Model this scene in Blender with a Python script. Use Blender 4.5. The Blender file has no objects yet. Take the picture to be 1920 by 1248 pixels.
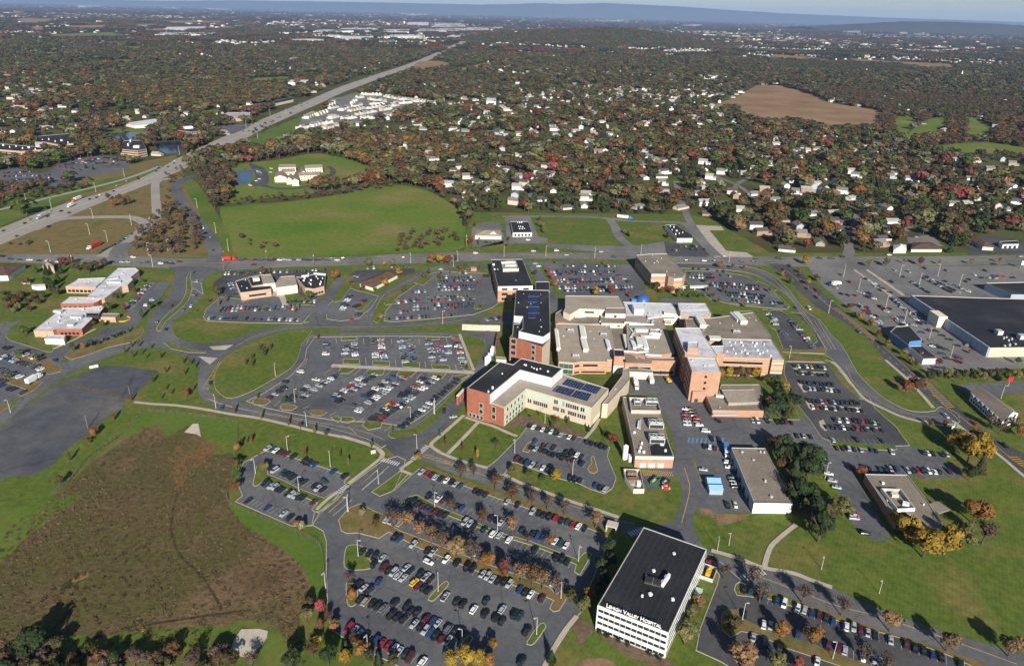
EXPOSURE = 0.66
import bpy, bmesh, math, random
import numpy as np
from mathutils import Vector, Matrix
from mathutils.geometry import tessellate_polygon
random.seed(7)
rng = np.random.default_rng(7)
scene = bpy.context.scene
COL = scene.collection
PI = math.pi

# ---------------------------------------------------------------- survey
# The site was surveyed from the photograph: camera 215 m above flat ground,
# 24 degrees down; a picture position is turned into metres on a level plane.
CAM_H, FPX, PITCH, ROLL = 215.0, 1350.0, math.radians(24.0), math.radians(1.5)
_cp, _sp = math.cos(PITCH), math.sin(PITCH)
_R0, _U0, FWD = Vector((1, 0, 0)), Vector((0, _sp, _cp)), Vector((0, _cp, -_sp))
RGT = math.cos(ROLL) * _R0 + math.sin(ROLL) * _U0
UPV = -math.sin(ROLL) * _R0 + math.cos(ROLL) * _U0
CROPS = {'T': 0, 'M': 300, 'L': 600, 'B': 928}


def g(x, y, z=0.0):
    d = FWD * FPX + RGT * (x - 960.0) + UPV * (624.0 - y)
    t = (CAM_H - z) / -d.z
    return Vector((d.x * t, d.y * t, z))


def to_px(p):
    v = Vector(p) - Vector((0, 0, CAM_H))
    d = v.dot(FWD)
    return (960 + FPX * v.dot(RGT) / d, 624 - FPX * v.dot(UPV) / d)


EXTRA = {'C2': (860, 620, 1 / 6), 'C3': (1140, 720, .16032), 'C4': (1250, 580, .14423), 'C5': (900, 460, .17628),
         'C6': (1020, 540, 1 / 6.857), 'C7': (440, 760, .17632), 'C8': (1280, 700, .2243), 'C1': (1080, 960, .2308)}

EXTRA.update({'D1': (0, 480, .14583), 'D2': (370, 480, .14583), 'D3': (640, 470, .11458), 'D4': (1160, 460, 1 / 6), 'D5': (1600, 520, 1 / 6), 'D6': (1580, 850, .17708),
              'D7': (0, 220, .21875), 'D8': (860, 390, .10417), 'H1': (430, 290, .140625), 'H2': (500, 160, 1 / 6), 'H4': (1650, 440, .140625), 'H5': (1740, 690, .13626), 'H6': (850, 600, .14423)})


def cr(c, x, y):
    if c == 'F':
        return (x, y)
    if c in EXTRA:
        o = EXTRA[c]
        return (o[0] + x * o[2], o[1] + y * o[2])
    return ((int(c[1]) - 1) * 640 + x / 3, CROPS[c[0]] + y / 3)


def pts(c, s):
    return [cr(c, *map(float, q.split(','))) for q in s.split()]


def W(c, s, z=0.0):
    return [g(x, y, z) for x, y in pts(c, s)]


def smooth(P, n=4):
    out = []
    N = len(P)
    for i in range(N):
        a, b, c, d = P[i - 1], P[i], P[(i + 1) % N], P[(i + 2) % N]
        for k in range(n):
            t = k / n
            out.append(0.5 * ((2 * b) + (c - a) * t + (2 * a - 5 * b + 4 * c - d) * t * t + (3 * b - a - 3 * c + d) * t ** 3))
    return out


def smooth_open(P, n=5):
    if len(P) < 3:
        return list(P)
    Q = [P[0] * 2 - P[1]] + list(P) + [P[-1] * 2 - P[-2]]
    out = []
    for i in range(1, len(Q) - 2):
        a, b, c, d = Q[i - 1], Q[i], Q[i + 1], Q[i + 2]
        for k in range(n):
            t = k / n
            out.append(0.5 * ((2 * b) + (c - a) * t + (2 * a - 5 * b + 4 * c - d) * t * t + (3 * b - a - 3 * c + d) * t ** 3))
    out.append(P[-1])
    return out


def ccw(P):
    a = sum(P[i - 1].x * P[i].y - P[i].x * P[i - 1].y for i in range(len(P)))
    return list(P) if a > 0 else list(P)[::-1]


# ---------------------------------------------------------------- materials
def nodes(m):
    m.use_nodes = True
    nt = m.node_tree
    return nt, nt.nodes, nt.links, nt.nodes['Principled BSDF']


def ramp(N, stops):
    r = N.new('ShaderNodeValToRGB')
    e = r.color_ramp.elements
    while len(e) < len(stops):
        e.new(.5)
    for k, (p, c) in enumerate(stops):
        e[k].position = p
        e[k].color = (c[0], c[1], c[2], 1)
    return r


def noisy(name, cols, scale, rough=.85, scale2=None, amt2=.25, detail=4, bump=0, coords='world', spec=.3, rng_=(.35, .65), stretch=None, stripes=None, cracks=None):
    """ground-like surface: a broad colour noise times a finer brightness noise"""
    m = bpy.data.materials.new(name)
    nt, N, L, b = nodes(m)
    if coords == 'world':
        src = N.new('ShaderNodeNewGeometry').outputs['Position']
    else:
        src = N.new('ShaderNodeTexCoord').outputs['Object']
    if stretch:
        mp = N.new('ShaderNodeMapping')
        mp.inputs['Scale'].default_value = stretch
        L.new(src, mp.inputs['Vector'])
        src2 = mp.outputs['Vector']
    else:
        src2 = src
    n1 = N.new('ShaderNodeTexNoise')
    n1.inputs['Scale'].default_value = scale
    n1.inputs['Detail'].default_value = detail
    L.new(src2, n1.inputs['Vector'])
    k = len(cols)
    lo, hi = rng_
    r = ramp(N, [(lo + (hi - lo) * i / max(1, k - 1), c) for i, c in enumerate(cols)])
    L.new(n1.outputs['Fac'], r.inputs['Fac'])
    out = r.outputs['Color']
    if stripes:
        wv = N.new('ShaderNodeTexWave')
        mp2 = N.new('ShaderNodeMapping')
        mp2.inputs['Rotation'].default_value = (0, 0, stripes[1])
        L.new(src, mp2.inputs['Vector'])
        L.new(mp2.outputs['Vector'], wv.inputs['Vector'])
        wv.inputs['Scale'].default_value = stripes[0]
        wv.inputs['Distortion'].default_value = 1.2
        wv.inputs['Detail Scale'].default_value = .3
        mr = N.new('ShaderNodeMapRange')
        mr.inputs['To Min'].default_value = 1 - stripes[2]
        mr.inputs['To Max'].default_value = 1 + stripes[2]
        L.new(wv.outputs['Fac'], mr.inputs['Value'])
        mx = N.new('ShaderNodeVectorMath')
        mx.operation = 'SCALE'
        L.new(out, mx.inputs[0])
        L.new(mr.outputs['Result'], mx.inputs['Scale'])
        out = mx.outputs['Vector']
    if scale2:
        n2 = N.new('ShaderNodeTexNoise')
        n2.inputs['Scale'].default_value = scale2
        n2.inputs['Detail'].default_value = 6
        n2.inputs['Roughness'].default_value = .65
        L.new(src, n2.inputs['Vector'])
        mr = N.new('ShaderNodeMapRange')
        mr.inputs['From Min'].default_value = .3
        mr.inputs['From Max'].default_value = .7
        mr.inputs['To Min'].default_value = 1 - amt2
        mr.inputs['To Max'].default_value = 1 + amt2
        L.new(n2.outputs['Fac'], mr.inputs['Value'])
        mx = N.new('ShaderNodeVectorMath')
        mx.operation = 'SCALE'
        L.new(out, mx.inputs[0])
        L.new(mr.outputs['Result'], mx.inputs['Scale'])
        out = mx.outputs['Vector']
        if bump:
            bp = N.new('ShaderNodeBump')
            bp.inputs['Distance'].default_value = bump
            L.new(n2.outputs['Fac'], bp.inputs['Height'])
            L.new(bp.outputs['Normal'], b.inputs['Normal'])
    if cracks:
        for (sc, wd, dk) in cracks:
            vo = N.new('ShaderNodeTexVoronoi')
            vo.feature = 'DISTANCE_TO_EDGE'
            vo.inputs['Scale'].default_value = sc
            L.new(src, vo.inputs['Vector'])
            mr = N.new('ShaderNodeMapRange')
            mr.inputs['From Max'].default_value = wd
            mr.inputs['To Min'].default_value = dk
            mr.inputs['To Max'].default_value = 1
            L.new(vo.outputs['Distance'], mr.inputs['Value'])
            mx = N.new('ShaderNodeVectorMath')
            mx.operation = 'SCALE'
            L.new(out, mx.inputs[0])
            L.new(mr.outputs['Result'], mx.inputs['Scale'])
            out = mx.outputs['Vector']
    L.new(out, b.inputs['Base Color'])
    b.inputs['Roughness'].default_value = rough
    b.inputs['Specular IOR Level'].default_value = spec
    return m


def plain(name, col, rough=.6, spec=.4, metal=0, amt=.08, scale=1.5):
    m = noisy(name, [tuple(c * (1 - amt) for c in col), tuple(min(1, c * (1 + amt)) for c in col)], scale, rough, spec=spec, coords='world')
    m.node_tree.nodes['Principled BSDF'].inputs['Metallic'].default_value = metal
    return m


def tinted(name, rough=.6, spec=.4, coat=0, var=0, scale=.5, trans=False):
    """colour comes from the object's (or the scattered copy's) own tint"""
    m = bpy.data.materials.new(name)
    nt, N, L, b = nodes(m)
    a = N.new('ShaderNodeAttribute')
    a.attribute_type = 'INSTANCER'
    a.attribute_name = 'tint'
    out = a.outputs['Color']
    if var:
        tc = N.new('ShaderNodeTexCoord')
        n2 = N.new('ShaderNodeTexNoise')
        n2.inputs['Scale'].default_value = scale
        n2.inputs['Detail'].default_value = 3
        L.new(tc.outputs['Object'], n2.inputs['Vector'])
        mr = N.new('ShaderNodeMapRange')
        mr.inputs['From Min'].default_value = .3
        mr.inputs['From Max'].default_value = .7
        mr.inputs['To Min'].default_value = 1 - var
        mr.inputs['To Max'].default_value = 1 + var
        L.new(n2.outputs['Fac'], mr.inputs['Value'])
        mx = N.new('ShaderNodeVectorMath')
        mx.operation = 'SCALE'
        L.new(out, mx.inputs[0])
        L.new(mr.outputs['Result'], mx.inputs['Scale'])
        out = mx.outputs['Vector']
    L.new(out, b.inputs['Base Color'])
    b.inputs['Roughness'].default_value = rough
    b.inputs['Specular IOR Level'].default_value = spec
    if coat:
        b.inputs['Coat Weight'].default_value = coat
        b.inputs['Coat Roughness'].default_value = .08
    return m


def bricky(name, c1, c2, bands=None, rough=.85):
    """brick wall: world-height courses too fine to see one by one, so blotches, plus real coloured bands by height"""
    m = bpy.data.materials.new(name)
    nt, N, L, b = nodes(m)
    geo = N.new('ShaderNodeNewGeometry')
    n1 = N.new('ShaderNodeTexNoise')
    n1.inputs['Scale'].default_value = .35
    n1.inputs['Detail'].default_value = 8
    n1.inputs['Roughness'].default_value = .7
    L.new(geo.outputs['Position'], n1.inputs['Vector'])
    r = ramp(N, [(.35, c1), (.65, c2)])
    L.new(n1.outputs['Fac'], r.inputs['Fac'])
    out = r.outputs['Color']
    if bands:
        sx = N.new('ShaderNodeSeparateXYZ')
        L.new(geo.outputs['Position'], sx.inputs['Vector'])
        md = N.new('ShaderNodeMath')
        md.operation = 'PINGPONG'
        md.inputs[1].default_value = bands[0] / 2
        L.new(sx.outputs['Z'], md.inputs[0])
        cp = N.new('ShaderNodeMath')
        cp.operation = 'LESS_THAN'
        cp.inputs[1].default_value = bands[1] / 2
        L.new(md.outputs[0], cp.inputs[0])
        mx = N.new('ShaderNodeMix')
        mx.data_type = 'RGBA'
        L.new(cp.outputs[0], mx.inputs['Factor'])
        L.new(out, mx.inputs[6])
        mx.inputs[7].default_value = (*bands[2], 1)
        out = mx.outputs[2]
    L.new(out, b.inputs['Base Color'])
    b.inputs['Roughness'].default_value = rough
    b.inputs['Specular IOR Level'].default_value = .2
    return m


M = {}
M['lawn'] = noisy('lawn_grass', [(.112, .132, .026), (.080, .118, .020), (.145, .132, .040)], .03, .95, .3, .3, 6, spec=.1, stripes=(.2, .5, .045))
M['lawn_tan'] = noisy('worn_grass', [(.135, .110, .036), (.175, .128, .058), (.11, .108, .03)], .06, .95, .5, .25, 6, spec=.1)
M['lawn_bright'] = noisy('bright_grass', [(.072, .122, .018), (.090, .138, .022), (.125, .138, .034)], .02, .95, .4, .2, 6, spec=.1)
M['meadow'] = noisy('meadow_grass', [(.080, .142, .018), (.108, .158, .024), (.140, .158, .036), (.20, .165, .07)], .011, .95, .2, .22, 8, spec=.1, stripes=(.1, 1.1, .05), rng_=(.33, .70))
M['woodfloor'] = noisy('autumn_ground', [(.035, .05, .014), (.06, .048, .022), (.045, .066, .016), (.075, .058, .03)], .012, .95, .12, .35, 8, spec=.1)
M['asphalt'] = noisy('asphalt', [(.068, .071, .080), (.094, .097, .106), (.114, .116, .122), (.145, .144, .144)], .022, .9, .28, .2, 7, spec=.25, rng_=(.3, .7), cracks=((.045, .018, .72), (.16, .03, .9)))
M['asphalt_dark'] = noisy('dark_asphalt', [(.048, .048, .053), (.066, .066, .07), (.09, .088, .088)], .03, .9, .3, .2, 7, spec=.25, rng_=(.3, .7), cracks=((.05, .008, .75),))
M['slate'] = noisy('old_asphalt', [(.050, .055, .068), (.072, .077, .09), (.10, .098, .10), (.13, .12, .112)], .018, .9, .12, .28, 9, spec=.25, rng_=(.3, .72), cracks=((.03, .012, .7), (.11, .02, .88)))
M['highway'] = noisy('concrete_road', [(.27, .245, .215), (.32, .29, .255)], .03, .9, .4, .08, 4, spec=.2)
M['road_grey'] = noisy('worn_road', [(.125, .122, .12), (.16, .155, .15), (.19, .182, .172)], .025, .9, .3, .16, 6, spec=.2, cracks=((.05, .008, .75),))
M['walk'] = noisy('concrete_walk', [(.36, .31, .25), (.43, .38, .31)], .15, .9, 1.5, .1, 4, spec=.2)
M['kerb'] = plain('kerb_concrete', (.36, .325, .27), .9, .2)
M['white_paint'] = plain('white_road_paint', (.5, .5, .49), .8, .2, amt=.15)
M['yellow_paint'] = plain('yellow_road_paint', (.52, .33, .06), .8, .2, amt=.15)
M['blue_paint'] = plain('blue_road_paint', (.10, .22, .38), .8, .2, amt=.15)
M['marsh'] = noisy('dry_marsh', [(.062, .075, .020), (.115, .080, .042), (.085, .078, .028), (.15, .10, .055), (.10, .066, .036)], .016, .97, .4, .3, 9, bump=.6, spec=.08, rng_=(.3, .7))
M['dirt'] = noisy('bare_dirt', [(.17, .108, .055), (.24, .16, .09)], .15, .97, .8, .2, 6, spec=.08)
M['reed_strip'] = noisy('orange_reeds', [(.12, .075, .035), (.17, .095, .04), (.10, .075, .036)], .15, .97, .8, .35, 6, spec=.08)
M['fence'] = plain('fence_wire', (.17, .17, .165), .7, .3)
M['ditch'] = noisy('ditch_mud', [(.045, .04, .02), (.075, .058, .03)], .1, .97, .4, .4, 6, spec=.1)
M['mulch'] = noisy('mulch', [(.11, .075, .05), (.16, .115, .08)], .4, .97, 1.5, .25, 6, spec=.08)
M['crop'] = noisy('harvested_field', [(.20, .125, .068), (.245, .158, .09), (.28, .185, .108)], .008, .97, .06, .1, 8, spec=.08, stripes=(.05, 2.0, .05))
M['water'] = noisy('pond_water', [(.012, .028, .055), (.018, .04, .08)], .02, .12, spec=.5)
M['slab'] = noisy('concrete_slab', [(.42, .37, .30), (.5, .45, .38)], .1, .9, .8, .12, 5, spec=.2)
M['roof_dark'] = noisy('black_membrane', [(.013, .014, .017), (.02, .021, .025), (.042, .042, .044)], .05, .8, .5, .3, 8, spec=.3, rng_=(.3, .75), cracks=((.09, .01, 1.5),))
M['roof_grey'] = noisy('gravel_roof', [(.27, .232, .185), (.335, .29, .235), (.30, .26, .21)], .07, .95, .9, .2, 7, spec=.15)
M['roof_taupe'] = noisy('taupe_roof', [(.19, .16, .128), (.25, .213, .172)], .07, .95, .7, .2, 7, spec=.15)
M['roof_white'] = noisy('white_membrane', [(.52, .53, .57), (.62, .62, .64), (.42, .42, .46)], .08, .7, .5, .14, 6, spec=.3)
M['roof_stain'] = noisy('stained_membrane', [(.30, .30, .33), (.46, .46, .49), (.22, .21, .22)], .12, .7, .45, .2, 7, spec=.3)
M['roof_brown'] = noisy('brown_shingle', [(.085, .052, .038), (.12, .076, .056)], .2, .95, 1.2, .15, 5, spec=.15)
M['roof_beige'] = noisy('beige_shingle', [(.27, .215, .155), (.33, .27, .2)], .2, .95, 1.2, .15, 5, spec=.15)
M['brick'] = bricky('salmon_brick', (.36, .20, .13), (.43, .26, .175))
M['brick_band'] = bricky('banded_brick', (.36, .20, .13), (.43, .26, .175), bands=(2.1, .5, (.52, .36, .25)))
M['brick_red'] = bricky('red_brick', (.27, .092, .055), (.33, .122, .075))
M['brick_pale'] = bricky('pale_brick', (.40, .26, .18), (.47, .32, .23), bands=(3.2, .5, (.5, .40, .30)))
M['tan'] = bricky('tan_stucco', (.46, .395, .295), (.52, .45, .345))
M['cream'] = bricky('cream_wall', (.62, .55, .43), (.68, .61, .49))
M['white'] = plain('white_panel', (.74, .74, .74), .6, .4, amt=.04)
M['metal_white'] = noisy('pale_metal_cladding', [(.56, .59, .64), (.64, .67, .71)], .3, .5, spec=.4, stretch=(1, 1, .05))
M['trim'] = plain('pale_trim', (.42, .40, .37), .6, .4)
M['glass'] = noisy('window_glass', [(.012, .016, .02), (.03, .04, .045)], .25, .12, spec=.6)
M['glass_green'] = noisy('green_glass', [(.03, .075, .06), (.06, .12, .10)], .3, .15, spec=.6)
M['panel_green'] = plain('seafoam_panel', (.40, .50, .42), .6, .4, amt=.06)
M['blue_wall'] = plain('blue_panel', (.06, .19, .42), .6, .4)
M['wall_blue'] = plain('pale_blue_panel', (.30, .36, .44), .6, .4)
M['steel'] = noisy('galvanised_steel', [(.36, .38, .39), (.5, .52, .53)], 1.2, .45, spec=.5)
M['unit'] = plain('cream_unit', (.62, .60, .52), .55, .4, amt=.06)
M['dark'] = plain('dark_metal', (.03, .03, .032), .6, .4)
M['pole'] = plain('pole_paint', (.46, .45, .43), .55, .4)
M['wood'] = plain('pole_wood', (.20, .14, .10), .9, .1)
M['red'] = plain('red_paint', (.42, .02, .02), .5, .4)
M['orange'] = plain('orange_paint', (.55, .16, .02), .5, .4)
M['yellow'] = plain('yellow_paint', (.6, .36, .02), .5, .4)
M['green'] = plain('green_paint', (.03, .12, .06), .6, .4)
M['solar'] = noisy('solar_glass', [(.012, .02, .065), (.02, .035, .095)], .4, .18, spec=.6)
M['tyre'] = plain('tyre_rubber', (.015, .015, .015), .9, .2)
M['bark'] = plain('bark', (.085, .065, .05), .95, .1, amt=.25)
M['paint'] = tinted('car_paint', .32, .5, coat=.6)
M['leaf'] = tinted('leaves', .85, .12, var=.45, scale=.45)
M['wall_tint'] = tinted('house_wall', .8, .2, var=.06)
M['roof_tint'] = tinted('house_roof', .9, .15, var=.15, scale=.6)

# ---------------------------------------------------------------- objects
REG = []          # (object, category, look, place, px): labels are written at the end


def link(o, parent=None):
    COL.objects.link(o)
    if parent is not None:
        o.parent = parent
    return o


def mesh_obj(name, verts, faces, mats, parent=None, mi=None, loc=None):
    me = bpy.data.meshes.new(name)
    off = Vector(loc) if loc is not None else (Vector(parent.location) if parent is not None and parent.parent is None else Vector((0, 0, 0)))
    me.from_pydata([tuple(Vector(v) - off) for v in verts], [], faces)
    for m in (mats if isinstance(mats, (list, tuple)) else [mats]):
        me.materials.append(m)
    if mi is not None:
        me.polygons.foreach_set('material_index', mi)
    me.update()
    o = bpy.data.objects.new(name, me)
    if parent is None and loc is not None:
        o.location = loc
    return link(o, parent)


def thing(name, cat, look, place, loc, rz=0, group=None):
    o = bpy.data.objects.new(name, None)
    o.location = loc
    o.rotation_euler.z = rz
    o.empty_display_size = .5
    link(o)
    REG.append((o, cat, look, place, group))
    return o


def tag(o, cat, look, place='', group=None):
    REG.append((o, cat, look, place, group))
    return o


def structure(o):
    o['kind'] = 'structure'
    return o


def stuff(o, label, cat):
    o['kind'] = 'stuff'
    o['label'] = label
    o['category'] = cat
    return o


LAYER = {'road': .02, 'mark': .135, 'isle': .15, 'path': .19}
BLOCK = []      # picture polygons where no wild tree or house grows


def sheet(name, P, mat, z):
    P = ccw(P)
    tri = tessellate_polygon([[Vector((p.x, p.y, 0)) for p in P]])
    fs = []
    for a, b, c in tri:
        n = (P[b] - P[a]).cross(P[c] - P[a])
        fs.append((a, b, c) if n.z > 0 else (a, c, b))
    loc = (P[0].x, P[0].y, z)
    return structure(mesh_obj(name, [(p.x, p.y, z) for p in P], fs, mat, loc=loc))


def kerb_ring(P, w=.34, z=.215, name='kerb'):
    P = ccw(P)
    n = len(P)
    V, F = [], []
    for i in range(n):
        a, b, c = P[i - 1], P[i], P[(i + 1) % n]
        d1 = (b - a).normalized()
        d2 = (c - b).normalized()
        d = (d1 + d2)
        d = d.normalized() if d.length > 1e-6 else d1
        nn = Vector((d.y, -d.x, 0))
        k = min(2.0, 1 / max(.35, nn.dot(Vector((d1.y, -d1.x, 0)))))
        o = b + nn * (w * .5 * k)
        q = b - nn * (w * .5 * k)
        V += [(o.x, o.y, 0), (o.x, o.y, z), (q.x, q.y, z), (q.x, q.y, 0)]
    for i in range(n):
        j = (i + 1) % n
        for k in range(3):
            F.append((4 * i + k, 4 * j + k, 4 * j + k + 1, 4 * i + k + 1))
    return structure(mesh_obj(name, V, F, M['kerb'], loc=(P[0].x, P[0].y, 0)))


def area(name, c, s, mat, kind='road', sm=3, kerb=None, block=True, kw=.34):
    P2 = pts(c, s)
    if block:
        BLOCK.append(P2)
    P = [g(x, y) for x, y in P2]
    if sm:
        P = smooth(P, sm)
    LAYER[kind] += .002
    z = LAYER[kind]
    o = sheet(name, P, M[mat] if isinstance(mat, str) else mat, z)
    if kerb if kerb is not None else kind == 'isle':
        kerb_ring(P, kw)
    return o


def island(c, s, mat='lawn', sm=3, name='lawn'):
    return area(name, c, s, mat, 'isle', sm, True, block=False)


def ribbon(name, c, s, width, mat, kind='path', sm=5, block=False):
    P = smooth_open(W(c, s), sm)
    if block:
        a = []
        b = []
    V, F = [], []
    LAYER[kind] += .002
    z = LAYER[kind]
    L_, R_ = [], []
    for i, p in enumerate(P):
        d = (P[min(i + 1, len(P) - 1)] - P[max(0, i - 1)]).normalized()
        nn = Vector((-d.y, d.x, 0)) * (width / 2)
        L_.append(p + nn)
        R_.append(p - nn)
    for a, b in zip(L_, R_):
        V += [(a.x, a.y, z), (b.x, b.y, z)]
    for i in range(len(P) - 1):
        F.append((2 * i + 1, 2 * i + 3, 2 * i + 2, 2 * i))
    if block:
        BLOCK.append([to_px(p) for p in L_] + [to_px(p) for p in R_[::-1]])
    return structure(mesh_obj(name, V, F, M[mat], loc=(P[0].x, P[0].y, z)))


MARKS = {'white_paint': ([], []), 'yellow_paint': ([], []), 'blue_paint': ([], [])}


def mark_quad(a, b, width, mat='white_paint', z=.137):
    V, F = MARKS[mat]
    d = (b - a).normalized()
    nn = Vector((-d.y, d.x, 0)) * (width / 2)
    k = len(V)
    for p in (a - nn, b - nn, b + nn, a + nn):
        V.append((p.x, p.y, z))
    F.append((k, k + 1, k + 2, k + 3))


def line(c, s, width=.15, mat='white_paint', dash=None, sm=5, z=.137):
    P = smooth_open(W(c, s), sm)
    if not dash:
        for a, b in zip(P[:-1], P[1:]):
            mark_quad(a, b, width, mat, z)
        return
    on, off = dash
    acc = 0
    for a, b in zip(P[:-1], P[1:]):
        L_ = (b - a).length
        d = (b - a).normalized()
        t = 0
        while t < L_:
            ph = (acc + t) % (on + off)
            if ph < on:
                e = min(L_, t + on - ph)
                mark_quad(a + d * t, a + d * e, width, mat, z)
                t = e + 1e-4
            else:
                t += (on + off) - ph + 1e-4
        acc += L_


def crosswalk(c, s, depth=3.0, bars=None, mat='white_paint'):
    a, b = W(c, s)
    d = (b - a)
    n = bars or max(4, int(d.length / 1.3))
    nn = Vector((-d.y, d.x, 0)).normalized() * depth / 2
    for i in range(n):
        p = a + d * ((i + .5) / n)
        mark_quad(p - nn, p + nn, .55 * d.length / n, mat)


def hatch(c, s, n, width=.35, mat='yellow_paint', skew=.5):
    """painted no-drive zone between two lines: s = a0 a1 b0 b1"""
    a0, a1, b0, b1 = W(c, s)
    mark_quad(a0, a1, .2, mat)
    mark_quad(b0, b1, .2, mat)
    for i in range(n):
        t = i / n
        t2 = min(1, t + skew / n)
        mark_quad(a0.lerp(a1, t), b0.lerp(b1, t2), width, mat, .139)
# ---------------------------------------------------------------- far ground: woods floor, farm fields
def far_ground():
    m = bpy.data.materials.new('farmland_and_woods')
    nt, N, L, b = nodes(m)
    geo = N.new('ShaderNodeNewGeometry').outputs['Position']
    def noise(s, d=6):
        n = N.new('ShaderNodeTexNoise')
        n.inputs['Scale'].default_value = s
        n.inputs['Detail'].default_value = d
        n.inputs['Roughness'].default_value = .6
        L.new(geo, n.inputs['Vector'])
        return n.outputs['Fac']
    r1 = ramp(N, [(.34, (.055, .078, .020)), (.46, (.075, .060, .028)), (.56, (.075, .10, .026)), (.68, (.095, .08, .042))])
    L.new(noise(.012, 8), r1.inputs['Fac'])
    # fields: stretched cells, some of them ploughed or stubble
    mp = N.new('ShaderNodeMapping')
    mp.inputs['Rotation'].default_value = (0, 0, .5)
    mp.inputs['Scale'].default_value = (.0016, .0034, 1)
    L.new(geo, mp.inputs['Vector'])
    v = N.new('ShaderNodeTexVoronoi')
    v.inputs['Scale'].default_value = 1
    L.new(mp.outputs['Vector'], v.inputs['Vector'])
    sx = N.new('ShaderNodeSeparateColor')
    L.new(v.outputs['Color'], sx.inputs['Color'])
    r2 = ramp(N, [(0, (.20, .13, .07)), (.3, (.24, .16, .09)), (.55, (.06, .085, .02)), (.8, (.15, .11, .06))])
    L.new(sx.outputs['Red'], r2.inputs['Fac'])
    gt = N.new('ShaderNodeMath')
    gt.operation = 'GREATER_THAN'
    gt.inputs[1].default_value = .62
    L.new(sx.outputs['Green'], gt.inputs[0])
    sp = N.new('ShaderNodeSeparateXYZ')
    L.new(geo, sp.inputs['Vector'])
    far = N.new('ShaderNodeMapRange')
    far.inputs['From Min'].default_value = 3600
    far.inputs['From Max'].default_value = 5200
    L.new(sp.outputs['Y'], far.inputs['Value'])
    mu = N.new('ShaderNodeMath')
    mu.operation = 'MULTIPLY'
    L.new(gt.outputs[0], mu.inputs[0])
    L.new(far.outputs['Result'], mu.inputs[1])
    # woods of the far country: dark brown violet
    r3 = ramp(N, [(.4, (.030, .034, .02)), (.55, (.055, .042, .034)), (.68, (.075, .06, .045))])
    L.new(noise(.0022, 10), r3.inputs['Fac'])
    mx0 = N.new('ShaderNodeMix')
    mx0.data_type = 'RGBA'
    L.new(far.outputs['Result'], mx0.inputs['Factor'])
    L.new(r1.outputs['Color'], mx0.inputs[6])
    L.new(r3.outputs['Color'], mx0.inputs[7])
    mx = N.new('ShaderNodeMix')
    mx.data_type = 'RGBA'
    L.new(mu.outputs[0], mx.inputs['Factor'])
    L.new(mx0.outputs[2], mx.inputs[6])
    L.new(r2.outputs['Color'], mx.inputs[7])
    L.new(mx.outputs[2], b.inputs['Base Color'])
    b.inputs['Roughness'].default_value = .97
    b.inputs['Specular IOR Level'].default_value = .05
    return m


M['far_ground'] = far_ground()
R_ = 60000
V, F = [], []
xs = [-R_, -8000, -1500, -500, 0, 500, 1500, 8000, R_]
ys = [-600, 0, 300, 700, 1500, 4000, 12000, 30000, R_]
for y in ys:
    for x in xs:
        V.append((x, y, 0))
for j in range(len(ys) - 1):
    for i in range(len(xs) - 1):
        a = j * len(xs) + i
        F.append((a, a + 1, a + 1 + len(xs), a + len(xs)))
structure(mesh_obj('ground', V, F, M['far_ground'], loc=(0, 0, 0)))

# campus grass: everything this side of the cross road
LAYER['lawn'] = .008
def lawn(c, s, mat='lawn', sm=0, block=True, name='lawn'):
    P2 = pts(c, s)
    if block:
        BLOCK.append(P2)
    P = [g(x, y) for x, y in P2]
    if sm:
        P = smooth(P, sm)
    LAYER['lawn'] += .0012
    return sheet(name, P, M[mat], LAYER['lawn'])

lawn('F', '-1300,470 -60,470 330,480 640,474 1000,466 1300,474 1900,474 3300,480 3600,1900 900,1700 -1500,1800')
# interchange grass, beyond the cross road
lawn('F', '-300,470 -60,455 0,426 110,400 150,330 330,290 345,330 440,445 445,482 0,482', 'lawn_tan')
lawn('M', '') if False else None
lawn('M1', '0,230 280,195 520,120 700,90 860,40 900,20 960,40 640,140 350,230 0,370', 'lawn_bright')
lawn('F', '412,392 430,388 480,383 560,376 640,364 690,352 745,347 780,352 812,362 850,385 868,402 872,440 862,468 740,473 600,480 448,482 425,440', 'meadow', 3)
lawn('F', '350,330 372,345 395,380 430,440 440,484 420,484 385,420 345,350', 'lawn_bright')
lawn('F', '520,300 600,288 690,312 690,335 640,352 560,366 470,374 430,380 440,340 440,310', 'meadow', 3)
lawn('F', '455,262 540,228 600,205 612,215 560,250 510,276 505,290 470,285', 'lawn_bright')     # verge by the townhouses
lawn('F', '1022,408 1060,403 1138,408 1170,462 1030,462', 'lawn_bright')
lawn('F', '1160,430 1190,420 1245,425 1260,450 1175,455', 'lawn_bright')
lawn('F', '1330,432 1365,430 1402,470 1366,474', 'lawn_bright')
lawn('F', '1295,411 1350,414 1358,424 1302,422', 'lawn_bright')
lawn('F', '890,398 1290,402 1332,410 1445,474 870,474 870,440', 'lawn')
lawn('T3', '125,612 190,585 330,535 350,515 420,480 540,480 620,500 740,535 830,580 1000,605 1115,625 1105,670 1080,715 1000,745 880,745 650,700 480,700 320,668 318,625 285,612', 'crop')
lawn('T3', '1200,655 1320,665 1260,745 1290,790 1185,755', 'meadow', 2)
lawn('T3', '1380,672 1515,660 1420,745 1310,780 1240,782', 'meadow', 2)
lawn('T3', '1590,660 1650,665 1720,705 1740,745 1590,765', 'meadow', 2)
lawn('T3', '1420,822 1700,800 1920,830 1920,862 1650,860 1450,852', 'meadow', 2)
lawn('T3', '500,305 640,315 820,330 820,346 600,338 500,332', 'crop')
lawn('T3', '940,328 1170,345 1500,358 1545,398 1340,394 1200,358 1000,350', 'crop')
lawn('T2', '440,345 560,342 625,362 600,380 500,400 400,398 410,365', 'crop')
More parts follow.
